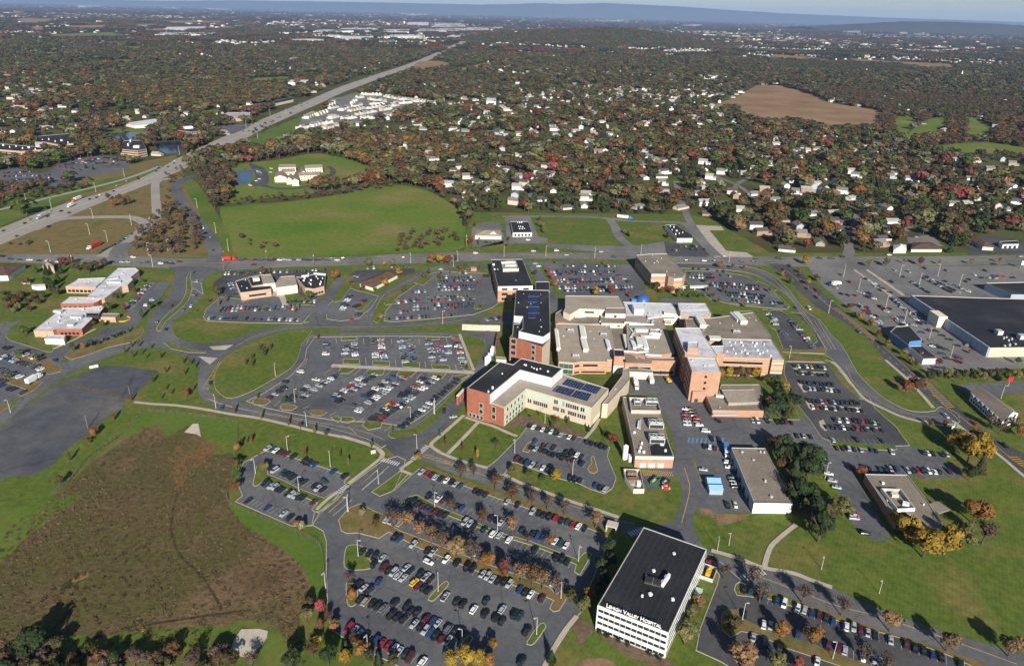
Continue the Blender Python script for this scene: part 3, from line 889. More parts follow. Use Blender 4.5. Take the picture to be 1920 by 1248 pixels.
line('C7', '1355,900 1588,700', .22, 'white_paint')
line('L2', '225,720 272,688', .5, 'white_paint')
crosswalk('L2', '228,783 325,812', 3.2)
crosswalk('L2', '400,785 488,705', 3.2)
crosswalk('C7', '1095,930 1195,850', 3)
crosswalk('B3', '330,468 460,428', 3.6, 9)
crosswalk('B2', '1618,222 1700,190', 3.2, 6)
crosswalk('L2', '105,262 165,266', 2.4)
crosswalk('L2', '275,270 335,275', 2.4)
crosswalk('L2', '445,280 505,287', 2.4)
crosswalk('L2', '615,290 680,296', 2.4)
for s in ('110,275 70,312', '285,282 240,318', '455,296 420,330', '630,308 605,345', '125,105 125,135', '280,105 283,135', '435,105 440,135', '590,100 595,125', '135,215 140,250', '305,225 308,262', '470,235 475,270', '640,250 648,280', '90,578 130,550', '240,625 290,592', '85,640 40,600' ):
    line('L2', s, .3, 'yellow_paint')
for s in ('1620,650 1660,640', '1700,500 1740,482', '1850,540 1890,517', '1540,485 1575,458', '1820,305 1880,262', '1665,280 1720,240 1728,215', '1770,85 1740,100 1725,135', '1890,100 1893,130'):
    line('L1', s, .3, 'yellow_paint')
line('L1', '1320,150 1450,85 1600,52 1760,38 1920,40', .25, 'yellow_paint')
line('M2', '0,940 300,935 560,918 720,892', .25, 'yellow_paint')
line('L2', '0,80 300,77 600,77', .25, 'yellow_paint')
line('M2', '190,840 240,760 330,705 430,655', .25, 'yellow_paint')
line('M3', '330,608 430,628 510,672 575,735 690,870 760,960', .3, 'yellow_paint')
line('L3', '760,0 860,165', .2, 'white_paint')
line('L3', '920,265 960,345 1060,425 1150,480 1300,535 1440,545', .25, 'yellow_paint')
line('L3', '740,0 840,165', .25, 'yellow_paint')
for s in ('1057,680 1130,690 1142,755 1090,720 1060,760', ):
    line('M1', s, .3, 'white_paint', sm=1)
crosswalk('M1', '1058,685 1110,688', 1.5, 5)
crosswalk('M1', '1058,758 1110,762', 1.5, 5)
crosswalk('M1', '1175,512 1260,515', 3, 8)
for s in ('30,660 250,680 250,692 30,675',):
    P = W('L3', s)
for k in range(9):
    a, b = W('L3', f'{30+k*24},692 {36+k*24},662')
    mark_quad(a, b, 1.0, 'blue_paint')
hatch('L2', '1690,842 1865,855 1700,872 1870,877', 16, .3)
# ---------------------------------------------------------------- buildings
NOBUILD = []


def box_geo(V, F, MI, c, sx, sy, z0, z1, rz=0, mi=0, taper=1.0):
    k = len(V)
    ca, sa = math.cos(rz), math.sin(rz)
    for z, t in ((z0, 1), (z1, taper)):
        for x, y in ((-1, -1), (1, -1), (1, 1), (-1, 1)):
            X, Y = x * sx / 2 * t, y * sy / 2 * t
            V.append((c[0] + X * ca - Y * sa, c[1] + X * sa + Y * ca, z))
    for f in ((3, 2, 1, 0), (4, 5, 6, 7), (0, 1, 5, 4), (1, 2, 6, 5), (2, 3, 7, 6), (3, 0, 4, 7)):
        F.append(tuple(k + i for i in f))
        MI.append(mi)


def cyl_geo(V, F, MI, c, r0, r1, z0, z1, n=10, mi=0, cap=True):
    k = len(V)
    for z, r in ((z0, r0), (z1, r1)):
        for i in range(n):
            a = 2 * PI * i / n
            V.append((c[0] + r * math.cos(a), c[1] + r * math.sin(a), z))
    for i in range(n):
        j = (i + 1) % n
        F.append((k + i, k + j, k + n + j, k + n + i))
        MI.append(mi)
    if cap:
        F.append(tuple(k + n + i for i in range(n)))
        MI.append(mi)


def inset(P, w):
    n = len(P)
    out = []
    for i in range(n):
        a, b, c = P[i - 1], P[i], P[(i + 1) % n]
        d1, d2 = (b - a).normalized(), (c - b).normalized()
        n1, n2 = Vector((-d1.y, d1.x, 0)), Vector((-d2.y, d2.x, 0))
        m = n1 + n2
        m = m.normalized() if m.length > 1e-4 else n1
        k = min(3.0, 1 / max(.25, m.dot(n1)))
        out.append(b + m * (w * k))
    return out


def building(name, cat, look, place, c, s, z=0):
    p = g(*cr(c, *map(float, s.split(','))), z)
    return thing(name, cat, look, place, (p.x, p.y, 0))


def block(root, c, s, h, wall, roof, par=.5, z0=0, rim=.22, rimmat=None, world=None):
    """a storey block: the outline is its roof edge (parapet top) in the photograph at height h"""
    P = world or W(c, s, h)
    P = ccw([Vector((p.x, p.y, 0)) for p in P])
    NOBUILD.append(P)
    n = len(P)
    Q = inset(P, rim)
    V, F, MI = [], [], []
    hr = h - par
    for p in P:
        V.append((p.x, p.y, z0))
    for p in P:
        V.append((p.x, p.y, h))
    for p in Q:
        V.append((p.x, p.y, h))
    for p in Q:
        V.append((p.x, p.y, hr))
    for i in range(n):
        j = (i + 1) % n
        F.append((i, j, n + j, n + i)); MI.append(0)
        F.append((n + i, n + j, 2 * n + j, 2 * n + i)); MI.append(1)
        F.append((2 * n + i, 2 * n + j, 3 * n + j, 3 * n + i)); MI.append(1)
    mesh_obj('wall', V, F, [M[wall], M[rimmat or 'trim']], root, MI)
    tri = tessellate_polygon([[Vector((p.x, p.y, 0)) for p in Q]])
    fs = []
    for a, b, d in tri:
        nn = (Q[b] - Q[a]).cross(Q[d] - Q[a])
        fs.append((a, b, d) if nn.z > 0 else (a, d, b))
    mesh_obj('roof', [(p.x, p.y, hr + .002) for p in Q], fs, M[roof], root)
    return P


def near_edge(P, c, s, h):
    """the outline edge running closest between two photo points taken at height h"""
    a, b = W(c, s, h)
    a.z = b.z = 0
    best = min(range(len(P)), key=lambda i: min((P[i] - a).length + (P[(i + 1) % len(P)] - b).length, (P[i] - b).length + (P[(i + 1) % len(P)] - a).length))
    return P[best], P[(best + 1) % len(P)]


_BOX = {}


def unit_box(mat, name='window'):
    if (mat, name) not in _BOX:
        V, F, MI = [], [], []
        box_geo(V, F, MI, (0, 0), 1, 1, -.5, .5)
        me = bpy.data.meshes.new(name)
        me.from_pydata(V, [], F)
        me.materials.append(M[mat])
        _BOX[(mat, name)] = me
    return _BOX[(mat, name)]


def boxp(root, name, mat, p, sx, sy, sz, rz=0):
    """a part that is a box of its own (shared mesh, own size); p is its centre"""
    o = bpy.data.objects.new(name, unit_box(mat, name))
    link(o, root)
    o.location = Vector(p) - root.location
    o.scale = (sx, sy, sz)
    o.rotation_euler.z = rz
    return o


def wins(root, e, rows, n, w, m0=0, m1=0, mat='glass', name='window', h=None, proud=.06, frame=None):
    """n windows per row along the edge e=(a,b); rows are (sill z, head z); m0,m1 margins in metres from a and b"""
    a, b = e
    d = (b - a)
    L_ = d.length
    u = d.normalized()
    out = Vector((u.y, -u.x, 0))
    rz = math.atan2(u.y, u.x)
    for z0, z1 in rows:
        for i in range(n):
            t = m0 + (L_ - m0 - m1) * (i + .5) / n
            p = a + u * t + out * (proud / 2 - .03)
            if frame:
                hh = z1 - z0
                fo = boxp(root, name, frame, (p.x, p.y, (z0 + z1) / 2), w + .5, proud, hh + .5, rz)
                po = link(bpy.data.objects.new('window_pane', unit_box(mat, 'window_pane')), fo)
                po.location = (0, -.04 / proud, 0)
                po.scale = (w / (w + .5), 1, hh / (hh + .5))
            else:
                boxp(root, name, mat, (p.x, p.y, (z0 + z1) / 2), w, proud, z1 - z0, rz)


def band(root, e, z0, z1, mat, name='wall_band', m0=0, m1=0, proud=.05):
    a, b = e
    u = (b - a).normalized()
    out = Vector((u.y, -u.x, 0))
    L_ = (b - a).length - m0 - m1
    p = a + u * (m0 + L_ / 2) + out * (proud / 2 - .02)
    boxp(root, name, mat, (p.x, p.y, (z0 + z1) / 2), L_, proud + .04, z1 - z0, math.atan2(u.y, u.x))


def rz_of(c, s, z=0):
    a, b = W(c, s, z)
    return math.atan2(b.y - a.y, b.x - a.x)


def air_unit(root, c, s, h, w, ht, mat='unit', name='air_handler'):
    """a long rooftop air handler between two photo points at roof height h: casing, hoods, base rail"""
    a, b = W(c, s, h)
    L_ = (b - a).length
    rz = math.atan2(b.y - a.y, b.x - a.x)
    V, F, MI = [], [], []
    box_geo(V, F, MI, (0, 0), L_, w, .35, ht, 0, 0)
    box_geo(V, F, MI, (0, 0), L_ * .98, w * .8, 0, .36, 0, 1)
    n = max(1, int(L_ / 3.2))
    for i in range(n):
        x = -L_ / 2 + L_ * (i + .5) / n
        box_geo(V, F, MI, (x, w / 2 + .35), L_ / n * .55, .75, ht * .35, ht * .85, 0, 0, .8)
        box_geo(V, F, MI, (x, 0), .08, w * 1.01, .5, ht + .06, 0, 1)
    m = (a + b) / 2
    o = mesh_obj(name, V, F, [M[mat], M['steel']], root, MI, loc=(0, 0, 0))
    o.location = Vector((m.x, m.y, h)) - root.location
    o.rotation_euler.z = rz
    return o


def fan_unit(root, c, s, h, sx, sy, ht, nf=2, rz=0, name='cooling_unit'):
    p = g(*cr(c, *map(float, s.split(','))), h)
    V, F, MI = [], [], []
    box_geo(V, F, MI, (0, 0), sx, sy, .5, ht, 0, 0)
    for x in (-.45, .45):
        for y in (-.42, .42):
            box_geo(V, F, MI, (x * sx, y * sy), .2, .2, 0, .5, 0, 0)
    box_geo(V, F, MI, (0, -sy / 2 - .03), sx * .9, .06, .8, ht * .8, 0, 1)
    r = min(sx / nf, sy) * .4
    for i in range(nf):
        x = -sx / 2 + sx * (i + .5) / nf
        cyl_geo(V, F, MI, (x, 0), r * 1.1, r, ht, ht + .5, 14, 0, False)
        cyl_geo(V, F, MI, (x, 0), r * .98, r * .98, ht + .02, ht + .2, 14, 1)
        box_geo(V, F, MI, (x, 0), r * 1.7, .12, ht + .22, ht + .3, .6, 0)
        cyl_geo(V, F, MI, (x, 0), r * .2, r * .2, ht + .2, ht + .42, 8, 0)
    o = mesh_obj(name, V, F, [M['steel'], M['dark']], root, MI, loc=(0, 0, 0))
    o.location = p - root.location
    o.rotation_euler.z = rz
    return o


def vents(root, c, s, h, mat='steel', size=1.0, seed=0):
    """each photo point gets a roof vent: curb, stem and cowl"""
    r = random.Random(seed)
    for q in s.split():
        x, y = map(float, q.split(','))
        p = g(*cr(c, x, y), h)
        V, F, MI = [], [], []
        k = size * r.uniform(.5, .85)
        if r.random() < .5:
            box_geo(V, F, MI, (0, 0), .9 * k, .9 * k, 0, .35 * k, 0, 0)
            cyl_geo(V, F, MI, (0, 0), .3 * k, .3 * k, .35 * k, .9 * k, 8, 0)
            cyl_geo(V, F, MI, (0, 0), .6 * k, .35 * k, .9 * k, 1.25 * k, 10, 0)
        else:
            box_geo(V, F, MI, (0, 0), 1.2 * k, 1.1 * k, 0, .8 * k, 0, 0)
            box_geo(V, F, MI, (0, 0), 1.35 * k, 1.25 * k, .8 * k, .95 * k, 0, 0)
        o = mesh_obj('roof_vent', V, F, M[mat], root, loc=(0, 0, 0))
        o.location = p - root.location
        o.rotation_euler.z = r.uniform(0, .4)


def duct(root, c, s, h, w=.8, ht=.8, mat='metal_white', lift=.5):
    P = W(c, s, h)
    V, F, MI = [], [], []
    for a, b in zip(P[:-1], P[1:]):
        m = (a + b) / 2
        d = b - a
        box_geo(V, F, MI, m - Vector(root.location), d.length + w * .9, w, h + lift, h + lift + ht, math.atan2(d.y, d.x))
        n = max(2, int(d.length / 4))
        for i in range(n):
            q = a + d * ((i + .5) / n) - Vector(root.location)
            box_geo(V, F, MI, q, .15, w * .8, h, h + lift, math.atan2(d.y, d.x))
    me = bpy.data.meshes.new('roof_duct')
    me.from_pydata(V, [], F)
    me.materials.append(M[mat])
    link(bpy.data.objects.new('roof_duct', me), root)


def solar(root, c, s, h, nx=6, ny=2):
    """one rack of panels on a roof: s gives the four corners"""
    A, B, C_, D = W(c, s, h)
    V, F, MI = [], [], []
    for i in range(nx):
        for j in range(ny):
            q = []
            for (u, v) in ((i + .03, j + .04), (i + .97, j + .04), (i + .97, j + .96), (i + .03, j + .96)):
                u /= nx
                v /= ny
                p = (A * (1 - u) + B * u) * (1 - v) + (D * (1 - u) + C_ * u) * v
                q.append(p)
            k = len(V)
            lo = h + .35
            V += [(*(p.xy), lo + (.0 if t < 2 else -.12) * 1) for t, p in enumerate(q)]
            V += [(*(p.xy), lo - .08 + (.0 if t < 2 else -.12)) for t, p in enumerate(q)]
            f = (k, k + 1, k + 2, k + 3)
            nn = (Vector(V[k + 1]) - Vector(V[k])).cross(Vector(V[k + 2]) - Vector(V[k]))
            F.append(f if nn.z > 0 else f[::-1]); MI.append(0)
            for t in range(4):
                F.append((k + t, k + (t + 1) % 4, k + 4 + (t + 1) % 4, k + 4 + t)); MI.append(1)
    mesh_obj('solar_panel', V, F, [M['solar'], M['steel']], root, MI)


def hip_roof(root, c, s, h, rise, wall, roof, over=.6, z0=0):
    """s: four eave corners at height h; hipped roof above walls"""
    P = ccw([Vector((p.x, p.y, 0)) for p in W(c, s, h)])
    NOBUILD.append(P)
    I = inset(P, over)
    n = 4
    V = [(p.x, p.y, z0) for p in I] + [(p.x, p.y, h) for p in I]
    F = [(i, (i + 1) % n, n + (i + 1) % n, n + i) for i in range(n)]
    mesh_obj('wall', V, F, M[wall], root)
    if (P[1] - P[0]).length < (P[2] - P[1]).length:
        P = P[1:] + P[:1]
    a, b, d, e = P
    w = (d - b).length
    L_ = (b - a).length
    k = min(.45, w / 2 / L_)
    m0, m1 = (a + e) / 2, (b + d) / 2
    r0, r1 = m0.lerp(m1, k), m0.lerp(m1, 1 - k)
    V = [(p.x, p.y, h - .1) for p in P] + [(r0.x, r0.y, h + rise), (r1.x, r1.y, h + rise)] + [(p.x, p.y, h - .4) for p in P]
    F = [(0, 1, 5, 4), (1, 2, 5), (2, 3, 4, 5), (3, 0, 4), (6, 7, 1, 0), (7, 8, 2, 1), (8, 9, 3, 2), (9, 6, 0, 3)]
    mesh_obj('roof', V, F, M[roof], root)
    return I


# ---- white office block with the hospital's name
r = building('office_block', 'office building', 'white four-storey office block with a flat black roof', 'by the south car park', 'C1', '600,560', 12.7)
LEHIGH = block(r, 'C1', '175,752 753,978 1062,297 550,118', 12.7, 'white', 'roof_dark', .35, rim=.3)
WF = near_edge(LEHIGH, 'C1', '175,752 753,978', 12.7)
WE = near_edge(LEHIGH, 'C1', '753,978 1062,297', 12.7)
ROWS = ((.6, 1.95), (3.8, 5.15), (6.8, 8.15), (9.8, 11.15))
for i in range(4):
    e = (LEHIGH[i], LEHIGH[(i + 1) % 4])
    if e[0] == WF[0]:
        wins(r, e, ROWS, 12, 2.05, .4, .4, proud=.05)
    elif e[0] == WE[0]:
        wins(r, e, ROWS, 12, 3.9, .4, .4, proud=.05)
    else:
        for z0, z1 in ROWS:
            band(r, e, z0, z1, 'glass', 'window_band', .5, .5, .04)
    band(r, e, 0, .45, 'walk', 'plinth', 0, 0, .12)
# seams of the membrane
e0, e1, e2, e3 = [p.copy() for p in inset(LEHIGH, .4)]
V, F, MI = [], [], []
for i in range(1, 11):
    a = e0.lerp(e1, i / 11) - Vector(r.location)
    b = e3.lerp(e2, i / 11) - Vector(r.location)
    d = b - a
    box_geo(V, F, MI, (a + b) / 2, d.length, .12, 12.36, 12.39, math.atan2(d.y, d.x))
me = bpy.data.meshes.new('roof_seam')
me.from_pydata(V, [], F)
me.materials.append(plain('membrane_seam', (.045, .046, .05), .7, .3))
link(bpy.data.objects.new('roof_seam', me), r)
# lettering on the roof edge
cu = bpy.data.curves.new('sign_lettering', 'FONT')
cu.body = 'Lehigh Valley Hospital'
cu.small_caps_scale = .78
for k, ch in enumerate(cu.body):
    cu.body_format[k].use_small_caps = ch.islower()
cu.extrude = .12
cu.offset = .015
cu.size = 1.75
cu.align_x = 'CENTER'
tmp = bpy.data.objects.new('sign_lettering', cu)
COL.objects.link(tmp)
dg = bpy.context.evaluated_depsgraph_get()
lm = bpy.data.meshes.new_from_object(tmp.evaluated_get(dg))
COL.objects.unlink(tmp)
bpy.data.objects.remove(tmp)
lm.name = 'sign_lettering'
lm.materials.clear()
lm.materials.append(M['white'])
xs_ = [v.co.x for v in lm.vertices]
wid = max(xs_) - min(xs_)
ea, eb = near_edge(LEHIGH, 'C1', '175,752 753,978', 12.7)
u = (eb - ea).normalized()
lo = bpy.data.objects.new('sign_lettering', lm)
link(lo, r)
mid = ea.lerp(eb, .505) + Vector((-u.y, u.x, 0)) * .45
lo.location = Vector((mid.x, mid.y, 12.95)) - r.location
kx = (eb - ea).length * .77 / wid
lo.scale = (kx, 1.55, 1)
lo.rotation_euler = Matrix((Vector((u.x, u.y, 0)), Vector((0, 0, 1)), Vector((u.y, -u.x, 0)))).transposed().to_euler()
vents(r, 'C1', '795,340 537,685', 12.4, 'metal_white', 1.5, 1)
vents(r, 'C1', '630,480 603,672 570,520 785,712', 12.4, 'white', 1.2, 5)
air_unit(r, 'C1', '700,610 755,530', 12.4, 1.0, 2.2, 'white', 'screen_wall')
air_unit(r, 'C1', '560,555 690,590', 12.4, 3.0, 1.4, 'dark', 'roof_hatch')

# ---- red brick L-shaped wing
r = building('brick_wing', 'hospital wing', 'L-shaped red brick and tan hospital wing with black upper roof', 'beside the front car parks', 'C2', '600,700', 0)
LO = block(r, 'C2', '358,806 512,858 760,648 1497,862 1688,650 1160,480 700,500 470,640', 12.7, 'tan', 'roof_grey', .5)
HI = block(r, 'C2', '92,640 352,715 690,437 1048,527 1172,415 705,305 612,377 465,343', 18.5, 'brick_red', 'roof_dark', .5)
# pale cladding of the upper floors over the lower roof
for s in ('352,715 690,437', '690,437 1048,527', '1048,527 1172,415'):
    e = near_edge(HI, 'C2', s, 18.5)
    band(r, e, 12.3, 18.42, 'metal_white', 'cladding_panel', 0, 0, .12)
e = near_edge(LO, 'C2', '358,806 512,858', 12.7)
band(r, e, 0, 12.1, 'brick_red', 'brick_face', 0, 0, .14)
wins(r, e, [(3, 5.6), (7.2, 10.6)], 1, 2.2, .5, 4.8, 'glass', frame='panel_green', proud=.3)
e = near_edge(HI, 'C2', '92,640 352,715', 18.5)
wins(r, e, [(4.6, 7), (8.6, 11)], 1, 2.2, 6.6, 2.6, 'glass', frame='panel_green', proud=.2)
wins(r, e, [(.6, 2.8)], 4, 1.5, 1.2, 4, 'glass', frame='trim', proud=.15)
e = near_edge(LO, 'C2', '512,858 760,648', 12.7)
band(r, e, 8.3, 11.6, 'panel_green', 'green_panel', .8, 1, .08)
band(r, e, 3.4, 6.2, 'panel_green', 'green_panel', .8, 1, .08)
wins(r, e, [(8.6, 11)], 5, 1.5, 1.5, 3, proud=.2, frame='cream')
wins(r, e, [(3.7, 6), (.8, 2.6)], 6, 1.4, 1.5, 3, proud=.2, frame='panel_green')
e = near_edge(LO, 'C2', '760,648 1497,862', 12.7)
band(r, e, 8.2, 11.4, 'panel_green', 'green_panel', 1, 17, .08)
band(r, e, 8.2, 11.4, 'panel_green', 'green_panel', 24, 1.2, .08)
L_ = (e[1] - e[0]).length
for f0, n in ((.03, 2), (.12, 3), (.22, 4), (.43, 3), (.55, 2), (.66, 4), (.80, 4)):
    wins(r, e, [(4.0, 6.4)], n, .95, L_ * f0, L_ * (1 - f0) - n * 1.35, proud=.2, frame='trim')
for f0, n in ((.44, 2), (.62, 3), (.72, 3), (.84, 2)):
    wins(r, e, [(8.5, 11)], n, .95, L_ * f0, L_ * (1 - f0) - n * 1.35, proud=.25, frame='trim')
band(r, near_edge(LO, 'C2', '1497,862 1688,650', 12.7), 0, 3, 'cream', 'door_panel', 4, 8, .1)
vents(r, 'C2', '740,385 757,390 822,410 848,425 880,440 918,430 1003,460 490,485', 18, 'white', 1.1, 3)
vents(r, 'C2', '335,692 382,650', 18, 'metal_white', 1.5, 9)
for s in ('1225,540 1425,600 1365,668 1160,605', '1440,598 1610,640 1545,718 1375,665', '1115,615 1312,670 1250,742 1045,680', '1325,672 1498,715 1445,797 1262,745'):
    solar(r, 'C2', s, 12.3, 7, 3)
# curved corridor east of it
r = building('link_corridor', 'corridor', 'tan two-storey link corridor bending between the brick wing and the loading dock', '', 'C2', '1760,650', 7)
P = block(r, 'C2', '1615,818 1680,820 1880,600 1925,540 1920,410 1850,420 1840,500 1690,700 1688,730', 9.5, 'tan', 'roof_grey', .5)
vents(r, 'C2', '1762,655', 9.3, 'steel', .8)

# ---- tower with the solar roof
r = building('brick_tower', 'hospital tower', 'red brick hospital tower with a long black roof carrying blue solar panels', '', 'C5', '560,700', 26)
T1_ = block(r, 'C5', '345,975 400,992 665,1078 748,985 742,700 360,700 352,800', 22, 'brick_red', 'roof_dark', .4)
T2_ = block(r, 'C5', '383,468 735,475 748,920 670,972 412,912 455,880 458,755 362,748', 26.5, 'metal_white', 'roof_dark', .4)
block(r, 'C5', '315,978 402,992 450,940 452,835 358,832 348,940', 21.9, 'brick_red', 'roof_dark', .4)
e = near_edge(T1_, 'C5', '400,992 665,1078', 22)
wins(r, e, [(z, z + 2.4) for z in (2, 6.4, 10.8, 15.0, 18.6)], 1, 2.3, 11, 5, frame='panel_green', proud=.3)
e = near_edge(T1_, 'C5', '345,975 400,992', 22)
a_, b_ = W('C5', '315,978 402,992', 21.9)
e = (Vector((a_.x, a_.y, 0)), Vector((b_.x, b_.y, 0)))
wins(r, e, [(z, z + 2.6) for z in (1.5, 5.8, 10.1, 14.4, 18.4)], 3, 1.1, 1.2, 1.2, frame='trim', proud=.25)
e = near_edge(T1_, 'C5', '665,1078 748,985', 22)
band(r, e, 0, 21.6, 'tan', 'stucco_face', 0, 0, .1)
for s in ('510,510 628,512 632,545 508,545', '506,550 600,550 605,608 506,608', '512,620 628,620 632,655 510,655', '512,660 632,660 634,725 512,725', '512,730 590,730 592,775 514,775'):
    solar(r, 'C5', s, 26.1, 6, 3)
vents(r, 'C5', '465,517 645,522 408,612 650,612 645,795 650,870 630,918 500,660 540,630', 26.1, 'steel', .8, 4)
vents(r, 'C5', '400,872 555,490', 22, 'steel', 1, 8)
r = building('link_block', 'building', 'small cream link block with a black roof behind the solar-roofed tower', '', 'C5', '665,430', 12)
block(r, 'C5', '592,385 733,383 740,440 738,480 590,480', 13, 'cream', 'roof_dark', .4)

# ---- north office with black roof
r = building('office_building', 'office building', 'black-roofed office with a white walled plant pen on its roof', 'beside the cross road', 'C5', '330,300', 13)
NW_ = block(r, 'C5', '118,150 450,145 562,428 190,435', 13.4, 'brick', 'roof_dark', .4)
e = near_edge(NW_, 'C5', '190,435 562,428', 13.4)
band(r, e, 9.6, 13.35, 'cream', 'stone_band', 0, 0, .1)
wins(r, e, [(10, 11.6), (5.6, 7.6), (1.4, 3.4)], 3, 4.6, 1.2, 1.2, proud=.25)
e = near_edge(NW_, 'C5', '118,150 190,435', 13.4)
wins(r, e, [(9.6, 11.4), (5.2, 7), (1.2, 3)], 8, 2.8, 1, 1, proud=.15)
pen = ccw([Vector((p.x, p.y, 0)) for p in W('C5', '220,170 385,166 412,245 245,250', 15.6)])
block(r, 'C5', '', 15.6, 'cream', 'roof_grey', 2.3, z0=13, rim=.3, world=pen)
air_unit(r, 'C5', '265,225 395,222', 13.2, 3, 2, 'steel')
air_unit(r, 'C5', '270,195 360,190', 13.2, 2, 2.2, 'unit')
vents(r, 'C5', '145,210 155,258', 13.1, 'white', 1.8, 2)
vents(r, 'C5', '188,258 382,375 300,190 340,205', 13.1, 'steel', 1, 6)
a_ = boxp(r, 'entrance_canopy', 'dark', g(*cr('C5', 95, 350), 0) + Vector((0, 0, 3.2)), 9, 5, .5, rz_of('C5', '60,345 130,345'))

# ---- main low hospital
r = building('hospital', 'hospital', 'sprawling low hospital with gravel roofs and crowded rooftop ducts', 'in mid campus', 'C6', '700,600', 8.7)
HA = block(r, 'C6', '150,455 520,462 845,475 870,600 905,770 880,915 812,918 808,945 470,942 385,957 190,940 175,800', 8.9, 'brick_band', 'roof_grey', .4)
HB = block(r, 'C6', '275,95 620,98 960,105 1040,245 1045,300 790,250 785,275 455,265 330,340 250,300 275,250', 12.5, 'cream', 'roof_grey', .4)
HC = block(r, 'C6', '150,320 275,245 420,262 330,330 460,380 520,360 735,368 740,455 520,462 180,440 145,410', 8.0, 'brick', 'roof_taupe', .4)
HD = block(r, 'C6', '795,250 1040,250 1050,330 790,325', 13.2, 'cream', 'roof_taupe', .4)
HE = block(r, 'C6', '735,365 1050,355 1075,455 740,450', 10.2, 'cream', 'roof_taupe', .4)
HF = block(r, 'C6', '1015,175 1640,195 1690,260 1720,345 1060,345 1045,245', 8.2, 'cream', 'roof_white', .4)
HG = block(r, 'C6', '1050,345 1530,350 1560,500 1680,830 1310,880 1080,800 1060,455', 10.5, 'brick', 'roof_grey', .4)
HH = block(r, 'C6', '845,475 1070,455 1160,805 1030,805 1000,780 905,780', 7.0, 'brick', 'roof_taupe', .4)
HI2 = block(r, 'C6', '895,785 1025,790 1040,875 905,875', 13.0, 'brick', 'roof_dark', .5)
HJ = block(r, 'C6', '1030,830 1310,850 1390,970 1040,960', 8.6, 'brick', 'roof_taupe', .4)
HK = block(r, 'C6', '1310,880 1520,890 1705,890 1700,935 1390,930', 10.8, 'brick', 'roof_taupe', .4)
HL = block(r, 'C6', '1040,1010 1100,1010 1395,1050 1400,1085 1120,1075 1045,1050', 5.2, 'cream', 'roof_taupe', .3)
e = near_edge(HA, 'C6', '808,945 470,942', 8.9)
wins(r, e, [(5.4, 6.8)], 6, 2.0, 2, 6, proud=.15)
wins(r, e, [(.8, 2.0)], 8, 2.2, 1, 1, proud=.15)
e = near_edge(HA, 'C6', '470,942 385,957', 8.9)
wins(r, e, [(.8, 2.0), (5.4, 6.8)], 2, 2, 1, 1, proud=.15)
e = near_edge(HA, 'C6', '385,957 190,940', 8.9)
wins(r, e, [(.3, 3.6), (4.2, 7.6)], 3, 3.0, .3, .3, 'glass_green', proud=.2, frame='cream')
e = near_edge(HI2, 'C6', '905,875 1040,875', 13)
wins(r, e, [(9, 10.8)], 1, 2, 8, 1, proud=.15)
band(r, e, 0, 6, 'cream', 'stone_base', 0, 0, .1)
e = near_edge(HJ, 'C6', '1390,970 1040,960', 8.6)
wins(r, e, [(3.2, 6)], 4, 6, 4, 2, proud=.15, frame='cream')
e = near_edge(HK, 'C6', '1700,935 1390,930', 10.8)
wins(r, e, [(1, 3.4)], 5, 3, 1, 1, proud=.15, frame='cream')
e = near_edge(HB, 'C6', '455,265 785,275', 12.5)
wins(r, e, [(9.2, 10.6)], 6, 1.2, 4, 8, proud=.15)
e = near_edge(HD, 'C6', '790,325 1050,330', 13.2)
wins(r, e, [(10.2, 11.8)], 2, 1.4, 8, 8, proud=.15)
air_unit(r, 'C6', '480,520 505,665', 8.5, 3.4, 2.6)
air_unit(r, 'C6', '495,680 535,825', 8.5, 3.2, 2.4)
air_unit(r, 'C6', '800,690 835,805', 8.5, 2.0, 2.2, 'metal_white')
air_unit(r, 'C6', '150,560 180,810', 8.5, 2.0, 2.6, 'unit', 'roof_screen')
for q, n in (('340,560', 2), ('410,890', 3), ('765,610', 2), ('1590,455', 2), ('1200,560', 2), ('1400,560', 2)):
    fan_unit(r, 'C6', q, 8.5 if float(q.split(',')[0]) < 900 else 10.1, 4.6, 2.4, 1.8, n)
air_unit(r, 'C6', '1045,640 1085,800', 6.6, 4.2, 3.0)
air_unit(r, 'C6', '1205,660 1230,770', 10.1, 3.2, 2.4)
air_unit(r, 'C6', '1265,650 1310,800', 10.1, 2.6, 2.2, 'metal_white')
air_unit(r, 'C6', '1130,700 1165,790', 10.1, 2.2, 1.8, 'metal_white')
air_unit(r, 'C6', '1175,560 1330,560', 10.1, 3.2, 2.2)
air_unit(r, 'C6', '1240,640 1480,645', 10.1, 1.8, 1.8, 'white')
air_unit(r, 'C6', '1180,275 1215,350', 8.0, 7.0, 5.0, 'metal_white', 'penthouse')
air_unit(r, 'C6', '1540,330 1680,340', 8.0, 4.0, 1.6, 'unit', 'chiller')
for s in ('1040,455 1250,470 1400,480', '1100,480 1380,478 1400,430', '1330,360 1340,400 1500,380 1750,385', '1350,540 1500,550 1500,600 1380,590', '1030,825 1200,838 1330,832', '1310,870 1500,880', '720,445 900,448 1060,455', '1360,600 1490,620', '1240,690 1260,780 1340,800', '1110,540 1150,590 1120,640', '400,385 520,380', '740,370 735,440'):
    duct(r, 'C6', s, 10.1 if float(s.split(',')[0]) > 1000 else 8.3, 1.1, .9)
vents(r, 'C6', '375,105 710,135 470,215 910,190 975,225 1040,210 1305,215 905,290 1180,890 1195,905 1420,345 1490,310 1090,300 1350,330 640,660 700,560 250,620 590,560 800,500 1450,660 1400,720 1550,620 1250,420 1150,420', 8.4, 'steel', 1.1, 12)
vents(r, 'C6', '980,490 1000,495 1420,760 1330,420 1480,440', 10.2, 'steel', 1.2, 13)
